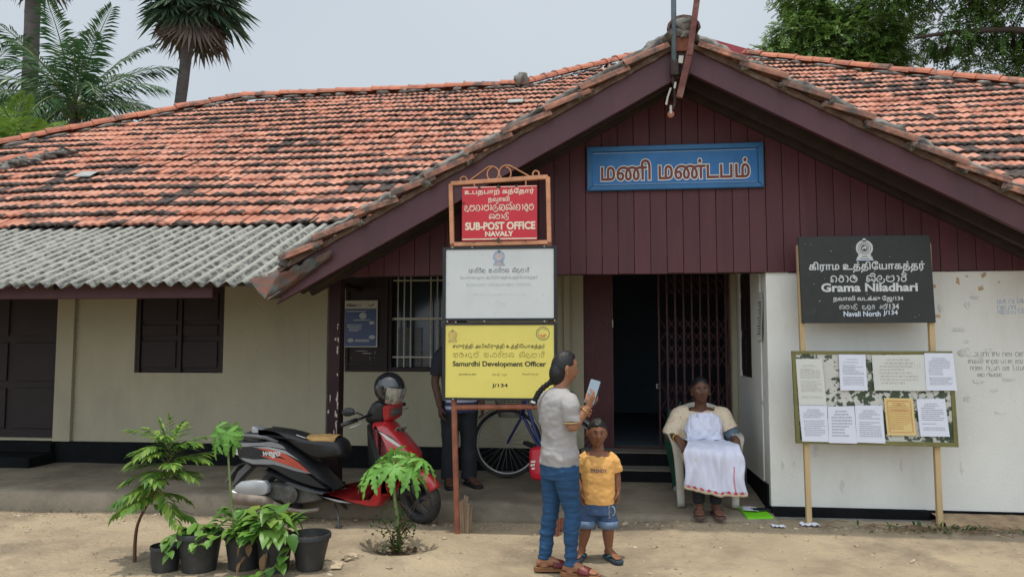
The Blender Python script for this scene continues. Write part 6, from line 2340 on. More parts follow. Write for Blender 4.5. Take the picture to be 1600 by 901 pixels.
def pillow(mb, o_, w_, inset, y0=0.0, layers=7, fn=None, m=0):
    """rounded solid from a side outline (x,z): full outline at the middle, drawn in towards both sides"""
    n = len(o_)
    ar = sum(o_[i - 1][0] * o_[i][1] - o_[i][0] * o_[i - 1][1] for i in range(n))
    sg = 1 if ar > 0 else -1
    nr = []
    for i in range(n):
        a, b = Vector(o_[i - 1]), Vector(o_[(i + 1) % n])
        t = (b - a)
        t = t.normalized() if t.length > 1e-9 else Vector((1, 0))
        nr.append(Vector((-t.y, t.x)) * sg)
    rings = []
    for k in range(layers):
        a = -pi / 2 + pi * k / (layers - 1)
        y = y0 + w_ * sin(a)
        d = inset * (1 - cos(a))
        rings.append([(fn or (lambda p: p))(Vector((o_[i][0] + nr[i].x * d, y, o_[i][1] + nr[i].y * d))) for i in range(n)])
    mb.loft(rings, m)
lk = dict(parent=sc, local=True)
# --- rear body
rear = outl((102, 425), (180, 418), (330, 412), (420, 468), (500, 530), (560, 580), (640, 660), (655, 688), (560, 682), (420, 640), (300, 580), (200, 570), (120, 530))
mb = MB()
pillow(mb, smooth2(rear, 3), .150, .030)
bodyp = obj('body', mb, M_sblk, smooth=False, auto=40, **lk)
YS = -.1505
dfn = lambda u, v, d: Vector((u, d, v))
def decal(name, pts, m, y=YS, parent=bodyp, k=2):
    mb = MB()
    mb.prism(smooth2(outl(*pts), k), y, y - .0022, dfn)
    return obj(name, mb, m, parent, local=True)
decal('side_panel', [(125, 436), (250, 430), (330, 424), (395, 462), (320, 452), (230, 448), (150, 455)], M_sgry2, YS - .0005)
decal('side_panel', [(140, 516), (215, 524), (330, 520), (450, 556), (536, 592), (440, 578), (330, 548), (210, 548)], M_sgry2, YS - .0005)
decal('stripe', [(230, 462), (300, 460), (380, 482), (460, 530), (530, 588), (440, 560), (340, 530), (250, 500), (320, 505), (400, 520), (330, 485)], mat('orange_red_stripe', (.42, .075, .045), .35), YS - .003, k=1)
decal('stripe', [(205, 455), (300, 452), (390, 470), (470, 522), (400, 490), (310, 466)], M_ssil, YS - .0032, k=1)
lx_, lz_ = SL_(315, 495)
text('wego', bodyp, (lx_, YS - .0058, lz_), M_lamp, width=.155, height=.05, bold=.03, depth=0, italic=.25, local=True)
mb = MB()
pillow(mb, smooth2(outl((270, 575), (420, 630), (560, 675), (655, 690), (640, 712), (560, 705), (430, 668), (330, 640), (280, 610)), 2), .135, .03)
obj('lower_panel', mb, M_sblk, auto=40, **lk)
mb = MB()
pillow(mb, smooth2(outl((92, 470), (118, 445), (170, 462), (192, 488), (165, 505), (108, 512)), 3), .145, .02)
obj('tail_light', mb, M_lamp, auto=40, **lk)
# --- seat
seat = outl((218, 370), (260, 358), (340, 360), (420, 374), (500, 396), (580, 396), (650, 402), (690, 432), (700, 500), (630, 518), (545, 524), (470, 490), (380, 430), (310, 398), (222, 388))
mb = MB()
pillow(mb, smooth2(seat, 3), .135, .045)
seat_o = obj('seat', mb, M_seat, auto=60, **lk)
mb = MB()
tp = [SL_(490 + k * 16, 396.5 + 3 * abs(sin(k * 1.1)) - (2 if 2 < k < 8 else 0)) for k in range(11)]
rows_ = []
for j in range(9):
    y = -.112 + j * .024
    rows_.append([Vector((x + .012 * noise.noise(Vector((j, k, 0))), y, z + .012 - .030 * abs(y / .125) ** 2.2 + .004 * noise.noise(Vector((k * .8, j * .9, 3))))) for k, (x, z) in enumerate(tp)])
mb.sheet = True
mb.add([p for r_ in rows_ for p in r_], [(a * 11 + b, a * 11 + b + 1, (a + 1) * 11 + b + 1, (a + 1) * 11 + b) for a in range(8) for b in range(10)])
tn_ = [SL_(*p) for p in ((490, 400), (520, 398), (560, 394), (600, 394), (640, 398), (655, 408), (640, 428), (600, 438), (560, 432), (520, 418))]
mb.prism(tn_, -.118, -.1235, dfn)
obj('torn_patch', mb, M_foam, seat_o, local=True, smooth=True)
mb = MB()
for pts in ([(540, 445), (580, 452), (620, 456), (655, 450)], [(440, 386), (470, 396), (490, 402)]):
    mb.tube([Vector((*[SL_(*p)[0]], -.118, SL_(*p)[1])) for p in pts], .0035, 6)
obj('torn_edge', mb, M_lamp, seat_o, local=True)
# grab rail and tail
mb = MB()
for sg in (-1, 1):
    mb.tube([Vector((SL_(a, b)[0], sg * y, SL_(a, b)[1])) for a, b, y in ((345, 425, .145), (280, 402, .15), (200, 394, .15), (110, 398, .10), (98, 400, .0))], [.014, .016, .017, .016, .014], 10)
obj('grab_rail', mb, M_sgry, smooth=True, **lk)
mb = MB()
pillow(mb, smooth2(outl((168, 352), (185, 350), (225, 365), (222, 386), (172, 388)), 2), .07, .01)
obj('tail_cowl', mb, M_ssil, auto=40, **lk)
# rear mudguard and number plate bracket
mb = MB()
pillow(mb, outl((150, 550), (185, 575), (120, 640), (80, 690), (60, 690), (95, 600)), .075, .01)
pillow(mb, outl((60, 600), (100, 560), (110, 566), (45, 668), (28, 664)), .09, .008)
obj('mudguard', mb, M_sgry, auto=40, **lk)
# --- engine, air box, exhaust
mb = MB()
pillow(mb, smooth2(outl((118, 690), (150, 645), (290, 636), (308, 700), (250, 722), (150, 716)), 2), .035, .012, y0=-.150)
pillow(mb, smooth2(outl((105, 690), (170, 712), (260, 722), (305, 740), (200, 765), (115, 728)), 2), .04, .012, y0=-.150)
obj('air_box', mb, M_ssil, auto=40, **lk)
mb = MB()
pillow(mb, smooth2(outl((130, 690), (330, 650), (480, 660), (560, 690), (600, 740), (480, 775), (330, 765), (180, 745)), 2), .11, .03)
cx_, cz_ = SL_(412, 712)
mb.lathe([(.002, .155), (.040, .155), (.046, .150), (.056, .150), (.075, .146), (.078, .10), (.078, .08)], 28, (cx_, 0, cz_), Matrix.Rotation(pi / 2, 3, 'X'))
for k in range(10):
    a = 2 * pi * k / 10
    mb.box((cx_ + .035 * cos(a), -.157, cz_ + .035 * sin(a)), (.030, .004, .006), (0, -a, 0))
obj('engine', mb, M_eng, auto=40, **lk)
mb = MB()
pt = lambda zx, zy, y: Vector((SL_(zx, zy)[0], y, SL_(zx, zy)[1]))
mb.tube(spl([tuple(pt(*q_)) for q_ in ((570, 792, -.10), (500, 800, -.135), (420, 792, -.15), (360, 770, -.155), (300, 745, -.16), (230, 745, -.165))], 4), .019, 12)
mb.tube([pt(330, 757, -.16), pt(290, 748, -.165), pt(120, 735, -.175), pt(100, 733, -.175)], [.025, .048, .050, .03], 16)
obj('exhaust', mb, M_exh, smooth=True, **lk)
mb = MB()
mb.tube([pt(640, 770, -.05), pt(690, 830, -.16), pt(700, 862, -.20)], .012, 8)
mb.tube([pt(640, 770, .05), pt(690, 850, .17)], .012, 8)
mb.box(pt(700, 864, -.20), (.05, .04, .01))
obj('stand', mb, M_eng, **lk)
# --- floorboard and skirts
mb = MB()
pillow(mb, smooth2(outl((388, 650), (410, 640), (560, 684), (700, 698), (850, 690), (850, 712), (700, 716), (560, 704), (430, 672)), 2), .165, .012)
obj('floorboard', mb, M_sgry, auto=40, **lk)
mb = MB()
pillow(mb, smooth2(outl((585, 706), (640, 704), (760, 706), (850, 700), (880, 640), (925, 610), (928, 720), (900, 766), (830, 768), (720, 742), (640, 722)), 2), .172, .03)
obj('skirt', mb, M_sred, auto=40, **lk)
mb = MB()
mb.prism(outl((600, 712), (700, 728), (760, 742), (690, 738)), -.1725, -.175, dfn)
obj('stripe', mb, M_ssil, **lk)
# --- leg shield / apron
apr = outl((842, 320), (890, 304), (932, 300), (1000, 368), (1060, 440), (1092, 490), (1075, 545), (1010, 565), (960, 640), (930, 720), (900, 640), (925, 540), (915, 480), (880, 400))
mb = MB()
pillow(mb, smooth2(apr, 3), .165, .06)
ap = obj('front_apron', mb, M_sred, auto=50, **lk)
mb = MB()
pillow(mb, smooth2(outl((826, 332), (846, 322), (885, 402), (920, 485), (928, 540), (905, 640), (868, 695), (845, 690), (868, 600), (890, 520), (870, 430)), 2), .17, .02)
obj('inner_shield', mb, M_sblk, auto=40, **lk)
def ondecal(name, pts, m, y, parent, d=.004):
    mb = MB()
    mb.prism(outl(*pts), y, y - d, dfn)
    return obj(name, mb, m, parent, local=True, bevel=.0015)
ondecal('indicator', [(895, 352), (930, 368), (975, 398), (1010, 424), (1035, 446), (990, 428), (940, 396)], M_lamp, -.166, ap)
ondecal('trim', [(868, 335), (905, 352), (960, 380), (1010, 412), (960, 388), (900, 362)], M_sblk, -.1658, ap)
mb = MB()
pc = pt(992, 352, -.06)
rotp = Euler((0, R(40), R(-28))).to_matrix()
mb.box(pc, (.006, .12, .07), rotp)
pl_ = obj('number_plate', mb, mat('dusty_plate', (.20, .20, .185), .6), ap, local=True)
mb = MB()
for k in range(4):
    mb.box(pc + rotp @ Vector((.004, -.04 + .026 * k, .012 - .02 * (k % 2))), (.002, .016, .022), rotp)
obj('plate_mark', mb, M_sblk, pl_, local=True)
# --- steering parts turned to the right
AX0, AXD = Vector((1.06, 0, .70)), Vector((-.36, 0, .93)).normalized()
ST = Matrix.Rotation(R(-26), 3, AXD)
stf = lambda p: AX0 + ST @ (p - AX0)
mb = MB()
pillow(mb, smooth2(outl((800, 275), (830, 225), (860, 192), (905, 182), (940, 200), (935, 285), (915, 306), (845, 330), (795, 312)), 3), .105, .03, fn=stf)
obj('handlebar_cowl', mb, M_sblk, auto=50, **lk)
mb = MB()
pillow(mb, smooth2(outl((925, 215), (950, 198), (972, 205), (968, 280), (945, 304), (925, 300)), 3), .10, .02, fn=stf)
obj('headlight_cowl', mb, M_sred, auto=50, **lk)
mb = MB()
hl = outl((966, 224), (980, 240), (976, 268), (964, 278))
pillow(mb, hl, .07, .012, fn=stf)
obj('headlight', mb, mat('smoky_headlight', (.10, .08, .08), .15, coat=.5), auto=50, **lk)
def sp_(zx, zy, y):
    return stf(pt(zx, zy, y))
for sg in (-1, 1):
    mb = MB()
    mb.tube([sp_(850, 262, sg * .08), sp_(835, 272, sg * .20), sp_(828, 274, sg * .25)], .011, 10)
    mb.tube([sp_(832, 273, sg * .24), sp_(812, 282, sg * .385)], .018, 12)
    gr = obj('grip', mb, M_sblk, smooth=True, **lk)
    mb = MB()
    mb.tube([sp_(850, 275, sg * .20), sp_(870, 290, sg * .26), sp_(855, 296, sg * .36)], .005, 6)
    obj('brake_lever', mb, M_ssil, gr, local=True, smooth=True)
    mb = MB()
    base = sp_(845, 255, sg * .19)
    tip = sp_(835, 235, sg * .30)
    mb.tube([base, base.lerp(tip, .5) + Vector((0, 0, .02)), tip], .006, 8)
    mir = obj('mirror', mb, M_sblk, smooth=True, **lk)
    mb = MB()
    q3 = Matrix.Rotation(R(25), 3, 'Z') @ Matrix.Rotation(R(-12), 3, 'X')
    mb.ball(tip + Vector((-.028, 0, .022)), (.058, .022, .035), 20, 12, Matrix.Rotation(R(-8), 3, 'Y'))
    obj('mirror_shell', mb, M_sblk, mir, local=True, smooth=True)
# --- wheels
def wheel(name, c, fn, r=.213, wt=.048):
    mb = MB()
    prof = []
    for k in range(13):
        a = -pi * .62 + 2 * pi * .62 * k / 12
        prof.append((r - wt + wt * cos(a) * 1.0, wt * sin(a)))
    # closed ring by lathe about Y
    n = 48
    rings = []
    for j in range(n):
        t = 2 * pi * j / n
        rings.append([fn(c + Vector((p[0] * cos(t), p[1], p[0] * sin(t)))) for p in prof])
    mb.loft(rings, closed=True)
    t_ = obj(name, mb, M_tyre, smooth=True, **lk)
    mb = MB()
    rr = r - wt * 1.32
    rings = []
    for j in range(n):
        t = 2 * pi * j / n
        rings.append([fn(c + Vector((q_[0] * cos(t), q_[1], q_[0] * sin(t)))) for q_ in ((rr + .012, -.034), (rr - .006, -.036), (rr - .016, -.022), (rr - .016, .022), (rr - .006, .036), (rr + .012, .034))])
    mb.loft(rings, closed=True)
    for k in range(5):
        a = 2 * pi * k / 5 + .3
        for da in (-.12, .12):
            mb.beam(fn(c + Vector((.03 * cos(a), -.016, .03 * sin(a)))), fn(c + Vector(((rr - .01) * cos(a + da), -.016, (rr - .01) * sin(a + da)))), .014, .018, (0, 1, 0))
    mb.tube([fn(c + Vector((0, -.05, 0))), fn(c + Vector((0, .05, 0)))], .034, 20)
    obj('rim', mb, M_rim, t_, local=True, auto=40)
FW = Vector((1.252, 0, .213))
wheel('wheel', FW, stf)
wheel('wheel', Vector((.03, 0, .213)), lambda p: p)
mb = MB()
mb.sheet = True
def fend(u, v):
    a = R(168 - 138 * u)
    r_ = .238 + .012 * (1 - (2 * v - 1) ** 2)
    y = (2 * v - 1) * .062
    r_ -= .045 * abs(2 * v - 1) ** 3
    return stf(FW + Vector((r_ * cos(a), y, r_ * sin(a))))
mb.grid(24, 9, fend)
obj('front_mudguard', mb, M_sred, solid=.005, smooth=True, **lk)
mb = MB()
for sg in (-1, 1):
    mb.tube([stf(FW + Vector((0, sg * .075, 0))), stf(FW + Vector((-.06, sg * .07, .13))), stf(FW + Vector((-.12, sg * .05, .30)))], [.016, .020, .024], 10)
obj('fork', mb, M_sblk, smooth=True, **lk)

# ------------------------------------------------------------------ helmet on the handlebar
hc = Vector((-1.715, 6.12, 1.128))
t = thing('helmet', 'glossy black open face helmet with a clear visor, hung on the scooter handlebar', 'helmet', hc)
HM = Matrix.Rotation(R(-28), 3, 'Z') @ Matrix.Rotation(R(12), 3, 'Y')       # faces right and to the camera; x forward
M_hel = mat('gloss_black_shell', (.014, .016, .019), .12, .1, 5, .0, coat=1.0)
mb = MB()
rings = []
for i in range(23):
    th = pi * .80 * i / 22
    ring = []
    for j in range(40):
        ph = 2 * pi * j / 40
        d = Vector((sin(th) * cos(ph), sin(th) * sin(ph), cos(th)))
        p = Vector((d.x * .132, d.y * .116, d.z * .125))
        face = max(0, 1 - (abs(math.atan2(d.y, d.x)) / 1.05) ** 4)
        lim = .018
        if face > 0 and p.z < lim:
            p.z += (lim - p.z) * min(1, face * 1.6)
            p.x -= .014 * face
        ring.append(hc + HM @ p)
    rings.append(ring)
mb.loft(rings, caps=False)
mb.sheet = True
obj('shell', mb, M_hel, t, smooth=True, solid=.010)
mb = MB()
mb.ball(hc + HM @ Vector((-.012, 0, -.005)), (.108, .10, .10), 24, 16, HM)
obj('lining', mb, mat('pale_helmet_lining', (.22, .22, .22), .9, .2, 20, .1), t, smooth=True)
mb = MB()
mb.sheet = True
def vis(u, v):
    ph = (u - .5) * 2.15
    z = .030 - .135 * v
    r_ = sqrt(max(.05, 1 - (z / .19) ** 2))
    return hc + HM @ Vector((.146 * r_ * cos(ph) + .004, .126 * r_ * sin(ph), z))
mb.grid(22, 10, vis)
mv = bpy.data.materials.new('clear_visor')
mv.use_nodes = True
nn = mv.node_tree
tr_ = nn.nodes.new('ShaderNodeBsdfTransparent')
tr_.inputs[0].default_value = (.72, .75, .78, 1)
gs_ = nn.nodes.new('ShaderNodeBsdfGlossy')
gs_.inputs['Roughness'].default_value = .05
df_ = nn.nodes.new('ShaderNodeBsdfDiffuse')
df_.inputs[0].default_value = (.62, .64, .66, 1)  # pale grey diffuse stands in for reflections on the visor
ma_ = nn.nodes.new('ShaderNodeMixShader')
ma_.inputs[0].default_value = .35
nn.links.new(gs_.outputs[0], ma_.inputs[1])
nn.links.new(df_.outputs[0], ma_.inputs[2])
mx_ = nn.nodes.new('ShaderNodeMixShader')
mx_.inputs[0].default_value = .42
nn.links.new(tr_.outputs[0], mx_.inputs[1])
nn.links.new(ma_.outputs[0], mx_.inputs[2])
nn.links.new(mx_.outputs[0], nn.nodes['Material Output'].inputs[0])
obj('visor', mb, mv, t, smooth=True)
mb = MB()
for sg in (-1, 1):
    mb.tube([hc + HM @ Vector((.03, sg * .112, .015)), hc + HM @ Vector((.03, sg * .132, .015))], .016, 12)
obj('visor_hinge', mb, M_sblk, t)

# ================================================================== bicycle leaning by the wall
M_bfr = mat('blue_bicycle_paint', (.010, .018, .12), .35, .15, 8, .02, coat=.4)
M_chr = mat('dull_chrome', (.35, .35, .34), .35, .2, 10, .03, metal=.8)
M_bt = mat('bicycle_tyre', (.022, .021, .020), .85, .2, 12, .1, dirt=.4, dcol=(.10, .09, .075), dscale=6, dsize=(.5, .8))
BF, BR_ = Vector((-.905, 7.52, .51)), Vector((-.215, 6.86, .49))
t = thing('bicycle', 'blue bicycle with a wire front basket, leaning by the wall behind the girl', 'bicycle', (-.6, 7.2, .16))
eb = (BF - BR_).normalized()
def bwheel(c, dx, r=.340):
    dx = Vector(dx).normalized()
    up = Vector((0, 0, 1))
    ax = dx.cross(up)
    circ = lambda rr, n, off=0: [c + dx * (rr * cos(2 * pi * k / n)) + up * (rr * sin(2 * pi * k / n)) + ax * off for k in range(n)]
    mb = MB()
    mb.tube(circ(r - .018, 56), .018, 10, closed=True)
    w_ = obj('wheel', mb, M_bt, t, smooth=True)
    mb = MB()
    mb.tube(circ(r - .042, 56), .011, 8, closed=True)
    obj('rim', mb, M_chr, w_, smooth=True)
    mb = MB()
    for k in range(32):
        a = 2 * pi * k / 32
        b = a + (.5 if k % 2 else -.5)
        mb.tube([c + (dx * cos(b) + up * sin(b)) * .022 + ax * (.022 if k % 4 < 2 else -.022), c + (dx * cos(a) + up * sin(a)) * (r - .045)], .0014, 4)
    mb.tube([c + ax * .04, c - ax * .04], .018, 10)
    obj('spokes', mb, M_chr, w_)
    return ax, up
bwheel(BF, (1, .10, 0))
axr, upr = bwheel(BR_, (eb.x, eb.y, 0))
HD0, HD1 = Vector((-.735, 7.36, .80)), Vector((-.700, 7.32, 1.03))
mb = MB()
mb.tube([HD0, HD1], .020, 12)
mb.tube(spl([tuple(v) for v in (HD1 - Vector((0, 0, .06)), Vector((-.62, 7.24, .72)), Vector((-.52, 7.14, .50)), Vector((-.44, 7.07, .42)))], 4), .019, 12)
mb.tube(spl([tuple(v) for v in (HD0, Vector((-.63, 7.26, .62)), Vector((-.52, 7.15, .46)), Vector((-.43, 7.06, .40)))], 4), .016, 12)
ST0, ST1 = Vector((-.43, 7.06, .40)), Vector((-.35, 6.99, .92))
mb.tube([ST0, ST1], .016, 12)
off = axr * .055
for s_ in (-1, 1):
    mb.tube([ST0 + off * s_ * .4, BR_ + off * s_], .009, 8)
    mb.tube([ST1 - Vector((0, 0, .1)) + off * s_ * .3, BR_ + off * s_], .008, 8)
obj('frame', mb, M_bfr, t, smooth=True)
mb = MB()
for s_ in (-1, 1):
    o2 = Vector((.10, -1, 0)).normalized() * (.048 * s_)
    mb.tube(spl([tuple(v) for v in (HD0 + o2 * .8, HD0.lerp(BF, .5) + o2, BF + o2)], 3), .011, 10)
obj('fork', mb, M_bfr, t, smooth=True)
mb = MB()
for c_, dx_, a0, a1 in ((BF, Vector((1, .10, 0)).normalized(), 20, 150), (BR_, Vector((eb.x, eb.y, 0)).normalized(), 20, 200)):
    for m2 in range(1):
        mb.sheet = True
        ax_ = dx_.cross(Vector((0, 0, 1)))
        mb.grid(28, 5, lambda u, v: c_ + (dx_ * cos(R(a0 + (a1 - a0) * u)) + Vector((0, 0, 1)) * sin(R(a0 + (a1 - a0) * u))) * (.362 - .010 * (2 * v - 1) ** 2) + ax_ * ((v - .5) * .052))
obj('mudguard', mb, M_chr, t, solid=.003, smooth=True)
mb = MB()
mb.tube([HD1, HD1 + Vector((0, 0, .10))], .012, 10)
hb0 = HD1 + Vector((0, 0, .10))
sd2 = Vector((.08, 1, 0)).normalized()
mb.tube(spl([tuple(hb0 + sd2 * a + Vector((b, 0, c_))) for a, b, c_ in ((-.27, .18, .06), (-.20, .05, .06), (-.08, -.02, .02), (0, 0, 0), (.08, -.02, .02), (.20, .05, .06), (.27, .18, .06))], 3), .011, 10)
obj('handlebar', mb, M_chr, t, smooth=True)
mb = MB()
mb.tube([ST1, ST1 + Vector((.01, -.01, .10))], .012, 8)
pillow(mb, [(-.13, .0), (-.05, .03), (.10, .035), (.13, .01), (.08, -.03), (-.02, -.015)], .07, .02, fn=lambda p: ST1 + Vector((0, 0, .11)) + Vector((-eb.x, -eb.y, 0)).normalized() * p.x + axr * p.y + Vector((0, 0, p.z)))
obj('saddle', mb, M_sblk, t, smooth=True)
mb = MB()
ring = lambda z, a, b, n=24: [Vector((-.855, 7.42, z)) + Vector((a * math.copysign(abs(cos(2 * pi * k / n)) ** .6, cos(2 * pi * k / n)), b * math.copysign(abs(sin(2 * pi * k / n)) ** .6, sin(2 * pi * k / n)), 0)) for k in range(n)]
for z, a, b in ((.99, .165, .13), (.95, .155, .122), (.91, .148, .115), (.87, .140, .108), (.83, .130, .10), (.78, .118, .09)):
    mb.tube(ring(z, a, b), .0035 if z < .98 else .006, 5, closed=True)
r0, r1 = ring(.99, .165, .13, 36), ring(.78, .118, .09, 36)
for p, q_ in zip(r0, r1):
    mb.tube([p, q_], .0022, 4)
for k in range(9):
    x = -.11 + k * .0275
    mb.tube([Vector((-.855 + x, 7.33, .78)), Vector((-.855 + x, 7.51, .78))], .002, 4)
obj('basket', mb, M_iron if False else mat('dark_wire', (.05, .05, .05), .5, metal=.5), t)
mb = MB()
mb.tube([Vector((-.43, 7.06, .40)) + axr * .10, Vector((-.43, 7.06, .40)) - axr * .10], .016, 8)
mb.tube([Vector((-.43, 7.06, .40)) + axr * .06, Vector((-.50, 7.10, .26)) + axr * .06], .009, 8)
mb.box(Vector((-.50, 7.10, .26)) + axr * .11, (.09, .07, .02))
mb.box(Vector((-.655, 7.24, .535)), (.13, .06, .03), (0, R(12), R(-40)))
obj('pedal', mb, M_sblk, t)
# red bag hanging at the bicycle
t = thing('bag', 'bright red plastic bag with white print, hanging on the blue bicycle', 'bag', (-.52, 6.86, .40))
mb = MB()
bgo = [(-.085, .14), (.085, .14), (.10, .02), (.085, -.12), (.05, -.15), (-.06, -.145), (-.10, -.10), (-.105, .03)]
pillow(mb, smooth2(bgo, 3), .06, .03, fn=lambda p: Vector((-.52 + p.x, 6.86 + p.y * .9 + .01 * noise.noise(p * 12), .42 + p.z)))
bgb = obj('sack', mb, mat('red_plastic_bag', (.55, .018, .035), .35, .1, 12, .15, 30), t, smooth=True)
mb = MB()
for k, (zz, a, b) in enumerate(((.45, -.085, -.045), (.42, -.09, -.05), (.39, -.08, -.05))):
    mb.prism([(-.52 + a, zz), (-.52 + b, zz + .006), (-.52 + b, zz - .012), (-.52 + a, zz - .016)], 6.801, 6.798, lambda u, v, d: (u, d, v))
obj('print', mb, M_lw, bgb)
mb = MB()
for s_ in (-.04, .04):
    mb.tube([(-.52 + s_ - .03, 6.86, .55), (-.52 + s_, 6.87, .63), (-.52 + s_ + .03, 6.86, .55)], .004, 6)
obj('handle', mb, mat('dark_green_handle', (.02, .07, .04), .6), t)

# ------------------------------------------------------------------ green folder with paper and phone on the floor
fz = .092
t = thing('folder', 'lime green document folder lying on the floor by the white corner', 'folder', (1.30, 6.62, fz))
fo = [Vector((1.165, 6.765, fz)), Vector((1.19, 6.42, fz - .008)), Vector((1.405, 6.45, fz - .006)), Vector((1.375, 6.70, fz))]
mb = MB()
mb.prism([(p.x, p.y) for p in fo], fz - .004, fz + .016, lambda u, v, d: (u, v, d - .02 * sstep(6.6, 6.42, v)))
obj('cover', mb, mat('lime_green_plastic', (.16, .56, .015), .35, .08, 8, .03), t, bevel=.003)
t = thing('paper', 'white folded sheet lying on the lime green folder', 'paper', (1.25, 6.66, fz + .02))
mb = MB()
mb.sheet = True
mb.grid(8, 8, lambda u, v: Vector((1.185 + .125 * u + .01 * v, 6.575 + .165 * v - .03 * u, fz + .018 + .006 * sin(u * 3) + .004 * noise.noise(Vector((u * 4, v * 4, 0))))))
obj('sheet', mb, M_pap[0], t, smooth=True, solid=.0015)
t = thing('phone', 'black phone lying on the lime green folder', 'phone', (1.335, 6.64, fz + .022))
mb = MB()
q_ = Matrix.Rotation(R(-72), 3, 'Z')
mb.prism(rrect(.075, .155, .008), .018, .027, lambda u, v, d: Vector((1.337, 6.622, fz + d - .002)) + q_ @ Vector((u, v, 0)))
pb = obj('case', mb, M_blk, t, bevel=.001)
mb = MB()
mb.prism(rrect(.070, .149, .006), .0272, .0276, lambda u, v, d: Vector((1.337, 6.622, fz + d - .0015)) + q_ @ Vector((u, v, 0)))
obj('screen', mb, M_glass, t)
# scraps of paper
def scrap(label, x, y, z, s_, seed, n=9):
    th = thing('paper_scrap', label, 'litter', (x, y, z))
    r_ = random.Random(seed)
    mb = MB()
    mb.sheet = True
    mb.grid(7, 7, lambda u, v: Vector((x + (u - .5) * s_ * 1.4, y + (v - .5) * s_, z + .008 + .03 * abs(noise.noise(Vector((u * 3 + seed, v * 3, seed)))))))
    obj('sheet', mb, M_pap[0], th, solid=.001)
scrap('crumpled white paper scrap at the foot of the left notice pole', 1.655, 6.34, gz(1.65, 6.34), .10, 3)
scrap('small white paper strip on the sand in front of the green folder', 1.40, 6.28, gz(1.4, 6.28), .07, 8)
scrap('tiny white paper bit in front of the seated woman on the floor', .99, 6.44, vz(.99, 6.44), .045, 14)
# split stake beside the left leg of the sign stand
t = thing('stake', 'short split grey timber stake beside the left leg of the sign stand', 'stake', (-1.075, 6.03, 0))
mb = MB()
for k in range(6):
    x, y, h = -1.085 + .011 * k, 6.03 + rnd.uniform(-.015, .015), .30 - .03 * abs(k - 1.5) + rnd.uniform(-.04, .03)
    mb.beam((x, y, -.1), (x - .012 + .006 * k, y, h), .016, .028, (0, 1, 0))
obj('timber', mb, mat('grey_split_timber', (.24, .17, .11), .9, .35, 12, .5, 50, stretch=(4, 4, .5)), t)
t = thing('stake', 'short orange pipe stub behind the girl, under the right end of the sign stand', 'stake', (-.33, 6.1, 0))
mb = MB()
mb.tube([(-.30, 6.12, -.1), (-.298, 6.12, .11)], .02, 10)
obj('pipe', mb, M_pipe_rust, t)
# ================================================================== plants
G_ = lambda *c: c
M_pothos = leafmat('pothos_leaf', [(.06, .15, .025), (.10, .215, .035), (.16, .30, .05), (.08, .18, .028), (.13, .25, .04), (.30, .35, .06)], .4, .25)
M_papaya = leafmat('papaya_leaf', [(.12, .29, .05), (.155, .35, .065), (.19, .40, .08)], .5, .3)
M_sap = leafmat('sapling_leaf', [(.05, .14, .02), (.09, .20, .03), (.17, .28, .04), (.22, .33, .05)], .5, .3)
M_dkleaf = leafmat('dark_shrub_leaf', [(.02, .06, .012), (.03, .085, .016), (.045, .11, .02)], .4, .2)
M_gstem = mat('green_stem', (.15, .20, .07), .6, .15, 10, .1)
M_bstem = mat('brown_stem', (.10, .045, .025), .8, .2, 10, .2)
M_dry = leafmat('dry_leaf', [(.16, .09, .04), (.22, .13, .06), (.12, .07, .035)], .8, .1)
M_pot = mat('black_plastic_pot', (.026, .028, .029), .5, .2, 6, .05, 50, dirt=.5, dcol=(.13, .11, .085), dscale=4, dsize=(.5, .8))
M_soil = mat('dark_soil', (.075, .05, .033), .95, .3, 14, .8, 40)
def frame(d, up=Vector((0, 0, 1))):
    d = Vector(d).normalized()
    s_ = d.cross(up)
    if s_.length < 1e-3:
        s_ = Vector((1, 0, 0))
    s_.normalize()
    return d, s_, s_.cross(d)
def blade(mb, p, d, ln, wd, droop=.3, fold=.2, up=Vector((0, 0, 1)), n=4, shape='lance', m=0):
    """one leaf as a folded, drooping strip of faces"""
    d, s_, u_ = frame(d, up)
    vs, fs = [], []
    for k in range(n + 1):
        t = k / n
        if shape == 'heart':
            w_ = wd * (sin(pi * min(1, t * .92 + .12)) ** .8 if t < 1 else 0) * (1.15 - .45 * t)
        else:
            w_ = wd * sin(pi * (.06 + .94 * t) ** .85) if 0 < t < 1 else wd * (.12 if t == 0 else 0)
        c = p + d * (ln * t) + u_ * (-droop * ln * t * t)
        vs += [c - s_ * w_ + u_ * (fold * w_), c, c + s_ * w_ + u_ * (fold * w_)]
    for k in range(n):
        a, b = k * 3, (k + 1) * 3
        fs += [(a, a + 1, b + 1, b), (a + 1, a + 2, b + 2, b + 1)]
    mb.add(vs, fs, m)
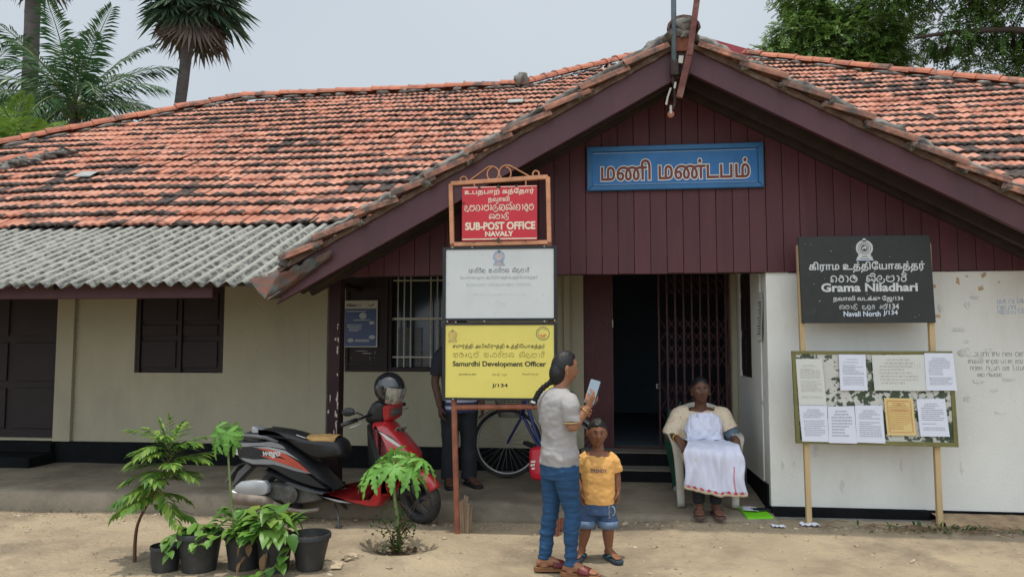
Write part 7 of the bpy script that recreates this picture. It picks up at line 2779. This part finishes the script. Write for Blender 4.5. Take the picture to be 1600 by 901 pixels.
def pinnate(mb, ms, p, d, ln, nl, lw, ll, droop, r_, up=Vector((0, 0, 1)), stemr=.002, m=0):
    d, s_, u_ = frame(d, up)
    pts = []
    for k in range(9):
        t = k / 8
        pts.append(p + d * (ln * t) - Vector((0, 0, 1)) * (droop * ln * t * t))
    ms.tube(pts, [stemr * (1 - .6 * k / 8) for k in range(9)], 5)
    for k in range(nl):
        t = .18 + .82 * k / (nl - 1)
        i = min(int(t * 8), 7)
        c = pts[i].lerp(pts[i + 1], t * 8 - i)
        tg = (pts[i + 1] - pts[i]).normalized()
        for sg in (-1, 1):
            dd = tg * (.62 + .3 * t) + s_ * (sg * (.85 - .3 * t)) + u_ * r_.uniform(-.25, .12)
            blade(mb, c, dd, ll * (.75 + .5 * sin(pi * t)) * r_.uniform(.85, 1.1), lw * r_.uniform(.85, 1.1), r_.uniform(.12, .4), .15, n=3, m=m)
    blade(mb, pts[-1], (pts[-1] - pts[-2]), ll, lw, .3, .15, n=3, m=m)
def palmate(mb, ms, p, d, size, r_, droop=.4, lobes=7, stem_from=None):
    """papaya leaf: deeply cut lobes with toothed sides around the petiole's end"""
    d, s_, u_ = frame(d)
    if stem_from is not None:
        a = Vector(stem_from)
        mid = a.lerp(p, .5) + Vector((0, 0, .04 * size / .2))
        ms.tube([a, mid, p], [.005, .004, .0035], 6)
    n0 = len(mb.v)
    for k in range(lobes):
        an = R(-130 + 260 * k / (lobes - 1))
        ln = size * (1 - .32 * abs(an) / R(130)) * r_.uniform(.92, 1.08)
        ld = d * cos(an) + s_ * sin(an)
        ls = -d * sin(an) + s_ * cos(an)
        prof = [(.0, .05), (.18, .10), (.32, .135), (.42, .10), (.52, .185), (.60, .11), (.70, .15), (.78, .075), (.88, .085), (.94, .04), (1.0, 0)]
        vs, fs = [], []
        for t, w_ in prof:
            z = -droop * ln * t * t + .03 * size * noise.noise(Vector((t * 3, k, size * 40)))
            c = p + ld * (ln * t) + u_ * z
            sweep = ld * (ln * .10 * (1 if w_ > .11 else 0))
            vs += [c + ls * (w_ * ln) + sweep + u_ * (.12 * w_ * ln), c, c - ls * (w_ * ln) + sweep + u_ * (.12 * w_ * ln)]
        m_ = len(prof)
        for i in range(m_ - 1):
            a, b = i * 3, (i + 1) * 3
            fs += [(a, a + 1, b + 1, b), (a + 1, a + 2, b + 2, b + 1)]
        mb.add(vs, fs)
    # one leaf = one island for its colour
# ---- pots
def pot(label, x, y, rt, rb, h, full=True, bulge=0.0):
    z = gz(x, y)
    t = thing('plant_pot', label, 'pot', (x, y, z), 0, 'black plant pots in the sand')
    mb = MB()
    prof = [(rb * .2, .003), (rb, .0), (rb + (rt - rb) * .4 + bulge, h * .4), (rt * .97 + bulge * .3, h * .86), (rt, h * .865), (rt * 1.045, h * .87), (rt * 1.05, h * .98), (rt * 1.03, h), (rt * .96, h), (rt * .93, h * .8), (rt * .90, h * .74), (.001, h * .74)]
    mb.lathe(prof, 36, (x, y, z))
    obj('tub', mb, M_pot, t, auto=35)
    mb = MB()
    mb.lathe([(rt * .90, h * .73), (rt * .6, h * .775), (.002, h * .80)], 24, (x, y, z))
    r_ = random.Random(int(x * 100))
    for k in range(26):
        a, q_ = r_.uniform(0, 2 * pi), rt * .85 * sqrt(r_.random())
        mb.ball((x + q_ * cos(a), y + q_ * sin(a), z + h * .78), (.012, .010, .008), 6, 4, wob=.8, seed=k)
    obj('soil', mb, M_soil, t)
    return Vector((x, y, z + h * .78))
P1 = pot('small squat black pot, leftmost in the row of pots', -2.865, 4.83, .092, .078, .165, bulge=.008)
P2 = pot('large black pot with pothos, second in the row of pots', -2.640, 4.86, .142, .105, .255)
P3 = pot('black pot holding the tall papaya seedling, third in the row', -2.365, 4.93, .128, .095, .225)
P4 = pot('black pot half hidden by broad leaves, fourth in the row', -2.140, 4.90, .118, .09, .225)
P5 = pot('flared black pot at the right end of the row of pots', -1.915, 4.95, .130, .082, .235)
def leafy(name, label, cat, base, n, spread, hgt, size, mtl, seed, bias=(0, 0, 0), shape='heart', vine=()):
    r_ = random.Random(seed)
    t = thing(name, label, cat, base)
    ml, ms = MB(), MB()
    ml.sheet = True
    for k in range(n):
        a = r_.uniform(0, 2 * pi)
        rr = spread * sqrt(r_.random())
        tip = Vector(base) + Vector((rr * cos(a), rr * sin(a) * .75, hgt * (1 - .55 * (rr / spread) ** 2) * r_.uniform(.45, 1.0))) + Vector(bias)
        mid = Vector(base).lerp(tip, .5) + Vector((0, 0, .05))
        ms.tube([Vector(base) + Vector((r_.uniform(-.03, .03), r_.uniform(-.03, .03), -.02)), mid, tip], [.004, .003, .0025], 5)
        d = Vector((cos(a) * 1, sin(a) * 1 - .25, r_.uniform(-.8, 1.0)))
        blade(ml, tip, d, size * r_.uniform(.7, 1.2), size * .34 * r_.uniform(.85, 1.15), r_.uniform(.2, .6), r_.uniform(.1, .35), n=5, shape=shape)
    for pts in vine:
        q = [Vector(p) for p in pts]
        ms.tube(spl([tuple(p) for p in q], 4), .0035, 6)
        sm = [Vector(p) for p in spl([tuple(p) for p in q], 3)]
        for k, p in enumerate(sm[1:]):
            d = Vector((r_.uniform(-1, 1), -.6, r_.uniform(-.5, .3)))
            blade(ml, p, d, size * r_.uniform(.55, 1.0), size * .33, .4, .2, n=5, shape=shape)
    obj('leaves', ml, mtl, t, smooth=True)
    obj('stem', ms, M_gstem, t, smooth=True)
    return t
leafy('pothos_plant', 'trailing pothos with pale heart leaves in the large black pot', 'plant', P2, 20, .13, .13, .085, M_pothos, 3,
      vine=[[P2, P2 + Vector((-.10, -.10, .06)), P2 + Vector((-.15, -.14, .02)), P2 + Vector((-.12, -.16, -.06))],
            [P2 + Vector((.05, -.05, 0)), P2 + Vector((.12, -.14, .07)), P2 + Vector((.04, -.18, .0)), P2 + Vector((.16, -.17, .04)), P2 + Vector((.28, -.10, .10))]])
leafy('pothos_plant', 'bushy pothos clump around the tall papaya seedling', 'plant', P3, 46, .20, .26, .105, M_pothos, 5)
leafy('pothos_plant', 'broad glossy leaves spilling over the fourth pot with a long vine', 'plant', P4, 58, .20, .26, .12, M_pothos, 8, bias=(-.02, -.02, 0),
      vine=[[P4 + Vector((.06, -.02, .05)), P4 + Vector((.15, -.08, .03)), P4 + Vector((.10, -.16, -.08)), P4 + Vector((-.02, -.22, -.14)), P4 + Vector((-.12, -.24, -.165)), P4 + Vector((-.16, -.22, -.16))]])
r_ = random.Random(44)
t = thing('dead_leaves', 'brown dead leaves hanging at the front of the fourth pot', 'leaves', P4 + Vector((-.06, -.12, -.05)))
mb = MB()
mb.sheet = True
for k in range(7):
    blade(mb, P4 + Vector((r_.uniform(-.16, .0), -.12 + r_.uniform(-.03, .02), r_.uniform(-.08, .05))), (r_.uniform(-.6, .6), -.5, -1), r_.uniform(.07, .12), .022, .3, .5, n=4)
obj('leaves', mb, M_dry, t, smooth=True)
# ---- papaya seedling in the third pot
t = thing('papaya_seedling', 'slim papaya seedling rising from the third pot, its small leaves drooping', 'plant', P3)
r_ = random.Random(5)
ml, ms = MB(), MB()
ml.sheet = True
top = Vector((-2.535, 4.99, .83))
st_ = spl([tuple(P3 + Vector((-.05, 0, -.02))), (-2.475, 4.96, .40), (-2.505, 4.97, .62), tuple(top)], 5)
ms.tube(st_, [.011 - .005 * k / len(st_) for k in range(len(st_))], 8)
for (dx, dy, dz, s_) in ((-.055, -.05, .09, .135), (.03, -.07, .06, .14), (.055, -.02, .02, .13), (-.04, -.06, -.0, .12), (.0, .06, .08, .12)):
    p = top + Vector((dx, dy, dz))
    palmate(ml, ms, p, (dx * 4, dy * 3 - .05, -.75), s_, r_, .35, 7, top)
obj('leaves', ml, M_papaya, t, smooth=True)
obj('stem', ms, M_gstem, t, smooth=True)
# ---- papaya on the mound, a small dark climber round its stem
t = thing('papaya_plant', 'young papaya with wide lobed leaves growing from the small sand mound', 'plant', (-1.44, 5.45, .0))
ml, ms = MB(), MB()
ml.sheet = True
b0 = Vector((-1.44, 5.46, -.03))
top = Vector((-1.475, 5.46, .60))
st_ = spl([tuple(b0), (-1.455, 5.455, .2), (-1.485, 5.46, .42), tuple(top)], 5)
ms.tube(st_, [.016 - .007 * k / len(st_) for k in range(len(st_))], 8)
for (dx, dy, dz, s_) in ((-.17, -.02, .0, .20), (-.12, -.13, -.02, .20), (-.10, .10, .05, .18), (.02, -.15, .02, .19), (.13, -.10, -.01, .20), (.20, .0, .05, .17), (.08, .14, .07, .17), (-.02, .02, .10, .13), (.10, -.03, .06, .15)):
    p = top + Vector((dx, dy, dz))
    palmate(ml, ms, p, (dx, dy, -.12 - .25 * abs(dz)), s_, r_, .55, 7, top)
obj('leaves', ml, M_papaya, t, smooth=True)
obj('stem', ms, M_gstem, t, smooth=True)
t = thing('creeper', 'small leaved dark creeper wrapped round the stem of the papaya', 'plant', (-1.43, 5.42, 0))
ml, ms = MB(), MB()
ml.sheet = True
for k in range(9):
    a0 = r_.uniform(0, 6)
    h = r_.uniform(.2, .42)
    pts = [Vector((-1.445 + .05 * cos(a0 + j), 5.45 + .05 * sin(a0 + j) - .02, -.02 + h * j / 5)) + Vector((.025 * r_.uniform(-1, 1) * j * .4, 0, 0)) for j in range(6)]
    ms.tube(pts, .003, 5)
    for j in range(26):
        p = pts[1 + j % 5] + Vector((r_.gauss(0, .035), r_.gauss(0, .03), r_.gauss(0, .03)))
        blade(ml, p, (r_.uniform(-1, 1), r_.uniform(-1, .4), r_.uniform(-.3, .6)), r_.uniform(.025, .045), .011, .2, .2, n=2)
for j in range(60):
    p = Vector((-1.56 + r_.gauss(0, .05), 5.43 + r_.gauss(0, .03), .20 + r_.gauss(0, .05)))
    blade(ml, p, (r_.uniform(-1, 1), r_.uniform(-1, .4), r_.uniform(-.3, .6)), r_.uniform(.025, .045), .011, .2, .2, n=2)
ms.tube([(-1.45, 5.45, .05), (-1.51, 5.44, .13), (-1.57, 5.43, .24)], .003, 5)
obj('leaves', ml, M_dkleaf, t)
obj('stem', ms, M_bstem, t)
# ---- sapling with feather leaves at the left
t = thing('sapling', 'light green feather leaved sapling growing from the sand left of the pots', 'plant', (-3.165, 4.95, 0))
ml, ms, mt = MB(), MB(), MB()
ml.sheet = True
r_ = random.Random(12)
trunk = spl([(-3.168, 4.97, -.05), (-3.170, 4.97, .16), (-3.135, 4.96, .30), (-3.02, 4.95, .50), (-2.95, 4.95, .68), (-2.93, 4.95, .78)], 4)
mt.tube(trunk, [.013 - .008 * k / len(trunk) for k in range(len(trunk))], 8)
T3 = [Vector(p) for p in trunk]
for k in range(34):
    f = .54 + .46 * k / 33
    p = T3[int(f * (len(T3) - 1))]
    a = k * 2.4 + r_.uniform(-.3, .3)
    el = -.35 + 1.1 * k / 33 + r_.uniform(-.2, .2)
    d = Vector((cos(a), sin(a) * .85, el + .35))
    pinnate(ml, ms, p, d, r_.uniform(.24, .34), 10, .0155, .095, r_.uniform(.25, .6), r_, stemr=.0028)
for (dx, dz) in ((.02, 1.0), (.5, .9), (-.3, .95)):
    pinnate(ml, ms, T3[-1], Vector((dx, -.1, dz)), .20, 7, .010, .06, .05, r_, stemr=.0025)
obj('leaves', ml, M_sap, t, smooth=True)
obj('twigs', ms, M_gstem, t)
obj('trunk', mt, M_bstem, t, smooth=True)
# ---- weeds and dry twigs at the foot of the right wall
t = thing('weeds', 'low green weeds among dry twigs at the foot of the right notice pole', 'plant', (2.6, 6.3, .05))
ml, ms = MB(), MB()
ml.sheet = True
for k in range(110):
    x = 2.62 + r_.gauss(0, .30)
    y = 6.30 + r_.gauss(0, .05)
    blade(ml, Vector((x, y, gz(x, y) + .01)), (r_.uniform(-1, 1), r_.uniform(-1, .6), r_.uniform(.1, .9)), r_.uniform(.03, .08), .009, .4, .2, n=3)
for k in range(46):
    x = 2.5 + r_.gauss(0, .40)
    y = 6.27 + r_.gauss(0, .06)
    a = r_.uniform(-.5, .5)
    l_ = r_.uniform(.08, .28)
    z = gz(x, y) + .012
    ms.tube([(x, y, z), (x + l_ * .5 * cos(a), y + l_ * .5 * sin(a), z + .02), (x + l_ * cos(a), y + l_ * sin(a), z + .004)], .003, 4)
obj('leaves', ml, M_dkleaf, t)
obj('dry_twigs', ms, mat('dry_twig', (.17, .11, .065), .9), t)
# ---- litter of dry leaves, grit and stones over the sand: uncountable
mb = MB()
mb.sheet = True
for k in range(700):
    x = r_.uniform(-6, 4.2)
    y = r_.choice((r_.uniform(4.2, 6.3), r_.gauss(6.3, .07), r_.gauss(6.2, .2)))
    if y > 6.38:
        continue
    z = gz(x, y) + .004
    blade(mb, Vector((x, y, z)), (r_.uniform(-1, 1), r_.uniform(-1, 1), r_.uniform(0, .25)), r_.uniform(.008, .035), r_.uniform(.003, .007), .2, .3, n=2)
for k in range(420):
    x = r_.uniform(-6, 1.2)
    y = 6.362 + r_.gauss(0, .012)
    blade(mb, Vector((x, y, gz(x, y) + .006 + abs(r_.gauss(0, .006)))), (r_.uniform(-1, 1), r_.uniform(-1, .2), r_.uniform(0, .6)), r_.uniform(.008, .03), r_.uniform(.003, .007), .2, .3, n=2)
for k in range(120):
    a, q_ = r_.uniform(0, 6.28), r_.gauss(0, .16)
    x, y = -1.44 + q_ * cos(a), 5.45 + q_ * sin(a)
    blade(mb, Vector((x, y, gz(x, y) + .005)), (r_.uniform(-1, 1), r_.uniform(-1, 1), r_.uniform(0, .4)), r_.uniform(.01, .035), .006, .2, .3, n=2)
o = obj('dry_leaf_litter', mb, M_dry)
tag(o, 'fine dry leaf litter scattered over the sand along the veranda edge', 'leaf litter', kind='stuff')
mb = MB()
for k in range(2600):
    x = r_.uniform(-5.5, 4)
    y = r_.uniform(4.0, 6.38)
    if r_.random() < .35:
        y = r_.gauss(6.28, .06)
    if y > 6.38:
        continue
    s_ = r_.uniform(.002, .007) if r_.random() < .93 else r_.uniform(.008, .02)
    mb.ball((x, y, gz(x, y) + s_ * .15), (s_ * r_.uniform(.8, 1.5), s_, s_ * .6), 6, 4, wob=.8, seed=k)
o = obj('gravel', mb, mat('sandy_gravel', (.40, .31, .21), .95, .3, 20, .2, icol=[(.33, .24, .15), (.46, .37, .26), (.26, .20, .14), (.5, .43, .33)]))
tag(o, 'fine grit and small pebbles scattered over the sandy ground', 'gravel', kind='stuff')
mb = MB()
for k in range(34):
    a = r_.uniform(0, 6.28)
    q_ = r_.uniform(.0, .20)
    x, y = -1.44 + q_ * cos(a), 5.45 + q_ * sin(a)
    mb.ball((x, y, gz(x, y)), (r_.uniform(.012, .03), r_.uniform(.012, .03), .013), 7, 5, wob=.9, seed=k)
o = obj('soil_clods', mb, M_soil)
tag(o, 'dark soil clods in the planting hollow round the papaya', 'soil', kind='stuff')
for k, (x, y, a, b, lab) in enumerate(((-1.80, 5.02, .11, .06, 'flat pale stone slab right of the row of pots'), (-1.68, 5.10, .06, .05, 'small flat stone next to the pale slab by the pots'), (-.36, 6.07, .05, .035, 'rounded brown stone under the right end of the sign stand'))):
    t = thing('stone', lab, 'stone', (x, y, gz(x, y)))
    mb = MB()
    mb.ball((x, y, gz(x, y) + .005), (a, b, .028), 14, 8, wob=.7, seed=k * 7 + 2)
    obj('rock', mb, mat('pale_stone', (.38, .30, .20), .95, .25, 8, .5, 30), t, auto=40)

# ================================================================== trees behind the building
M_coco = leafmat('coconut_leaflet', [(.03, .075, .03), (.045, .11, .04), (.07, .15, .055), (.035, .09, .038)], .38, .2)
M_cocoy = leafmat('yellow_green_frond', [(.10, .20, .03), (.15, .26, .04), (.20, .30, .05)], .45, .3)
M_palmy = leafmat('palmyra_fan', [(.045, .085, .05), (.065, .115, .062), (.09, .14, .08)], .45, .2)
M_palmd = leafmat('dead_palmyra_fan', [(.15, .115, .095), (.20, .15, .12), (.11, .09, .075)], .8, .1)
M_neem = leafmat('neem_leaf', [(.085, .17, .034), (.13, .23, .048), (.19, .30, .065), (.10, .19, .038)], .45, .3)
M_neemd = leafmat('dark_neem_leaf', [(.055, .12, .026), (.09, .175, .036), (.135, .23, .05)], .45, .32)
M_trunkp = mat('grey_palm_trunk', (.10, .085, .078), .9, .25, 3, .5, 12, stretch=(1, 1, 3))
M_bark = mat('dark_bark', (.06, .045, .035), .9, .3, 4, .6, 14)
def palm_trunk(pts, r0, r1, parent):
    mb = MB()
    q = spl(pts, 14)
    n = len(q)
    mb.tube(q, [(r0 + (r1 - r0) * k / n) * (1 + .035 * (k % 2)) for k in range(n)], 16)
    obj('trunk', mb, M_trunkp, parent, smooth=True)
def fan_palm(label, base, top, seed, r0=.24, r1=.17, nl=34, size=1.0):
    r_ = random.Random(seed)
    t = thing('palmyra_palm', label, 'tree', base, 0, 'palm trees behind the office')
    b, tp = Vector(base), Vector(top)
    palm_trunk([tuple(b), tuple(b.lerp(tp, .5) + Vector((.15, 0, 0))), tuple(tp)], r0, r1, t)
    ml, md, ms = MB(), MB(), MB()
    for mm_ in (ml, md):
        mm_.sheet = True
    def fan(mb, p, d, size, fold, seg=26):
        d, s_, u_ = frame(d)
        for k in range(seg):
            a = R(-128 + 256 * k / (seg - 1))
            ld = d * cos(a) + s_ * sin(a) + u_ * (-fold * abs(sin(a)) * .5)
            ld.normalize()
            ln = size * (1 - .22 * (abs(a) / R(128)) ** 2) * r_.uniform(.9, 1.05)
            w_ = ln * .040
            ls = (-d * sin(a) + s_ * cos(a)).normalized()
            c0, c1, c2 = p, p + ld * (ln * .6), p + ld * ln - Vector((0, 0, .10 * ln * r_.uniform(.3, 1.6)))
            z = u_ * (w_ * .8 * (1 if k % 2 else -1))
            mb.add([c0, c1 - ls * w_ + z, c2, c1 + ls * w_ - z], [(0, 1, 2, 3)])
    for k in range(nl):
        f = k / nl
        a = k * 2.4 + r_.uniform(-.2, .2)
        el = 1.35 - 2.3 * f
        d = Vector((cos(a) * cos(el), sin(a) * cos(el), sin(el)))
        pl = r_.uniform(.55, .95) * size
        p = tp + Vector((0, 0, -.12 + .2 * (1 - f))) + d * pl
        ms.tube([tp + Vector((0, 0, -.1)), p], [.035, .018], 5)
        fan(md if f > .90 or (f > .78 and r_.random() < .3) else ml, p, d + Vector((0, 0, -.25 - .3 * f)), r_.uniform(.95, 1.2) * size, .5)
    for k in range(16):
        a = r_.uniform(0, 6.28)
        d = Vector((cos(a) * .55, sin(a) * .55, -1))
        p = tp + Vector((cos(a) * .22, sin(a) * .22, -.3))
        fan(md, p, d, r_.uniform(.7, 1.1) * size, .9, 14)
    obj('crown', ml, M_palmy, t)
    obj('dead_leaves', md, M_palmd, t)
    obj('petioles', ms, M_palmd, t)
fan_palm('tall palmyra palm with a round crown above the left roof hip', (-15.9, 24.5, 0), (-14.15, 24.5, 13.5), 5, nl=54, size=1.18)
fan_palm('tall grey palmyra trunk at the upper left corner, crown cut by the frame', (-21.0, 25, 0), (-20.75, 25, 15.9), 9, .30, .24, nl=44, size=1.15)
def frond(ml, ms, p, d, ln, r_, nl=46, droop=.5, ll=.70, lw=.034, hang=.55, twist=0.0):
    d, s_, u_ = frame(d)
    pts = []
    for k in range(13):
        t = k / 12
        pts.append(p + d * (ln * t) - Vector((0, 0, 1)) * (droop * ln * t ** 2.2))
    ms.tube(pts, [.030 * (1 - .85 * k / 12) + .004 for k in range(13)], 5)
    for k in range(nl):
        t = .10 + .90 * k / (nl - 1)
        i = min(int(t * 12), 11)
        c = pts[i].lerp(pts[i + 1], t * 12 - i)
        tg = (pts[i + 1] - pts[i]).normalized()
        for sg in (-1, 1):
            dd = tg * (.55 + .5 * t) + s_ * (sg * .9) + Vector((0, 0, -hang * r_.uniform(.4, 1.3))) + u_ * .15
            dd.normalize()
            l2 = ll * (.45 + .75 * sin(pi * min(1, .12 + t * .88))) * r_.uniform(.85, 1.1)
            sw = tg.cross(dd).cross(dd)
            ls = tg * lw
            e1 = c + dd * (l2 * .5)
            e2 = c + dd * l2 - Vector((0, 0, l2 * .22 * r_.uniform(.3, 1.4)))
            ml.add([c, e1 - ls, e2, e1 + ls], [(0, 1, 2, 3)])
def coco(label, base, top, seed, nf=24, ln=(3.0, 3.9), mtl=None, elev=(1.35, -.35), group='palm trees behind the office', name='coconut_palm'):
    r_ = random.Random(seed)
    t = thing(name, label, 'tree', base, 0, group)
    b, tp = Vector(base), Vector(top)
    palm_trunk([tuple(b), tuple(b.lerp(tp, .5) + Vector((.25, 0, 0))), tuple(tp)], .22, .15, t)
    ml, ms, mn = MB(), MB(), MB()
    ml.sheet = True
    for k in range(nf):
        f = k / nf
        a = k * 2.399 + r_.uniform(-.25, .25)
        el = elev[0] + (elev[1] - elev[0]) * f ** .8
        d = Vector((cos(a) * cos(el), sin(a) * cos(el), sin(el)))
        frond(ml, ms, tp, d, r_.uniform(*ln), r_, droop=.22 + .42 * f, hang=.35 + .5 * f)
    for k in range(7):
        a = r_.uniform(0, 6.28)
        mn.ball(tp + Vector((.28 * cos(a), .28 * sin(a), -.28 + r_.uniform(-.1, .1))), (.12, .12, .15), 10, 8)
    obj('crown', ml, mtl or M_coco, t)
    obj('rachis', ms, M_gstem, t)
    obj('coconut', mn, mat('green_husk', (.16, .16, .05), .5), t, smooth=True)
coco('coconut palm with a feathery crown between the two palmyra trunks', (-16.9, 22.5, 0), (-17.0, 22.5, 9.25), 21, 36, (3.4, 4.7), elev=(1.25, -.45))
coco('low coconut palm with sun yellowed fronds at the left edge', (-17.5, 19.0, 0), (-16.6, 19.0, 6.35), 33, 22, (2.2, 3.0), M_cocoy, (1.3, -.1))
coco('coconut palm with sparse fronds at the far left edge', (-23.2, 24.0, 0), (-22.6, 24.0, 10.0), 40, 16, (3.2, 4.2), None, (.9, -.25))
def broadleaf(name, label, base, height, blobs, mtl, seed, nleaf, limbs, leaf=(.11, .024), group=None, tr=.3):
    """trunk and limbs reach into leaf clumps; every clump is many pinnate sprays"""
    r_ = random.Random(seed)
    t = thing(name, label, 'tree', base, 0, group)
    mb = MB()
    for pts, r0, r1 in limbs:
        q = spl(pts, 6)
        mb.tube(q, [r0 + (r1 - r0) * k / len(q) for k in range(len(q))], 10)
    ml = MB()
    ml.sheet = True
    tot = sum(b[3] ** 2 for b in blobs)
    for (x, y, z, rad) in blobs:
        n = int(nleaf * rad ** 2 / tot)
        mb.tube([(x + r_.uniform(-.3, .3), y, z - rad * .6), (x, y, z)], [.05, .02], 6)
        for k in range(n):
            u = Vector((r_.gauss(0, 1), r_.gauss(0, 1), r_.gauss(0, 1))).normalized()
            rr = rad * r_.uniform(.55, 1.0) * (1 + .35 * noise.noise(u * 2.5 + Vector((x, y, z))))
            p = Vector((x, y, z)) + Vector((u.x, u.y, u.z * .75)) * rr
            d = Vector((u.x + r_.gauss(0, .5), u.y + r_.gauss(0, .5), u.z * .4 - .35 + r_.gauss(0, .3))).normalized()
            dd, s_, u_ = frame(d)
            L_ = r_.uniform(.22, .36)
            for j in range(5):
                c = p + dd * (L_ * j / 5) - Vector((0, 0, .3 * L_ * (j / 5) ** 2))
                for sg in (-1, 1):
                    ld = (dd * .7 + s_ * sg * .8 + Vector((0, 0, -.35))).normalized()
                    ln, w_ = leaf[0] * r_.uniform(.8, 1.2), leaf[1]
                    sd = ld.cross(u_).normalized() * w_
                    ml.add([c, c + ld * (ln * .5) + sd, c + ld * ln, c + ld * (ln * .5) - sd], [(0, 1, 2, 3)])
    obj('trunk', mb, M_bark, t, smooth=True)
    obj('crown', ml, mtl, t)
broadleaf('neem_tree', 'bright green neem tree rising over the right roof ridge', (6.5, 21, 0), 10,
          [(4.95, 21, 9.35, .62), (5.5, 21, 9.9, .85), (6.0, 21.3, 10.6, .8), (6.3, 21, 9.5, 1.0), (7.2, 21.2, 9.9, 1.05), (7.3, 21, 9.1, .8), (5.7, 21.3, 11.2, .7), (8.1, 21.4, 10.6, .9), (4.55, 21, 9.0, .4), (6.8, 21.4, 11.0, .75), (7.9, 21.2, 9.3, .8)], M_neem, 3, 4600,
          [([(6.6, 21, 0), (6.5, 21, 4), (6.6, 21, 8)], .28, .18), ([(6.6, 21, 7.5), (6.0, 21, 8.8), (5.2, 21, 9.6)], .12, .03), ([(6.6, 21, 7.8), (7.2, 21.2, 9.0), (7.6, 21.3, 10.2)], .12, .03), ([(6.6, 21, 7.8), (6.4, 21.2, 9.5), (6.0, 21.3, 10.8)], .10, .03)])
broadleaf('neem_tree', 'large dark neem tree with a long bare limb at the upper right corner', (12.2, 19, 0), 11,
          [(8.2, 19.3, 11.2, 1.1), (9.3, 19.2, 10.3, .9), (9.9, 19.2, 11.4, 1.2), (8.8, 19.4, 9.2, .8), (10.3, 19.5, 9.4, 1.0), (11.4, 19.2, 10.6, 1.3), (11.5, 19.6, 8.9, 1.0), (12.7, 19.2, 9.8, 1.3), (13.2, 19.4, 11.3, 1.4), (10.8, 19.3, 8.2, .7), (9.6, 19.8, 8.3, .75), (12.6, 19.5, 8.2, .9), (7.6, 19.6, 10.4, .6), (11.2, 19.8, 11.9, 1.1)], M_neemd, 6, 7000,
          [([(12.6, 19, 0), (12.4, 19, 4), (12.0, 19, 7.6)], .34, .22), ([(12.0, 19, 7.4), (11.3, 19, 8.55), (10.2, 18.9, 8.95), (8.9, 18.9, 9.0), (7.7, 18.9, 8.9)], .13, .03), ([(12.0, 19, 7.5), (12.2, 19.2, 9.0), (11.6, 19.2, 10.6)], .15, .04), ([(11.9, 19, 7.6), (10.8, 19, 7.55), (9.3, 19, 7.75), (8.2, 19.1, 7.9)], .09, .03), ([(12.1, 19, 7.6), (13.0, 19.2, 9.2), (13.3, 19.3, 11.0)], .14, .04)])
broadleaf('shade_tree', 'dark leafy tree behind the palms at the far left', (-24.5, 27, 0), 9,
          [(-25.6, 27, 11.2, 1.5), (-24.0, 27, 10.6, 1.5), (-22.5, 27.4, 9.9, 1.4), (-21.2, 27.4, 9.3, 1.3), (-26, 27, 9.6, 1.5), (-24.2, 27.2, 8.9, 1.5), (-19.8, 27.6, 8.9, 1.2), (-18.5, 27.6, 8.5, 1.1), (-17.2, 27.8, 8.6, 1.0), (-22.4, 27, 8.3, 1.3)], M_neemd, 8, 2400,
          [([(-24.0, 27, 0), (-23.8, 27, 5), (-23.6, 27, 9.5)], .32, .12), ([(-23.8, 27, 6), (-22, 27.2, 8), (-19, 27.5, 8.6), (-17.2, 27.8, 8.6)], .16, .04), ([(-23.8, 27, 6.5), (-25.2, 27, 8.6), (-25.8, 27, 10.5)], .14, .04)], leaf=(.15, .055))
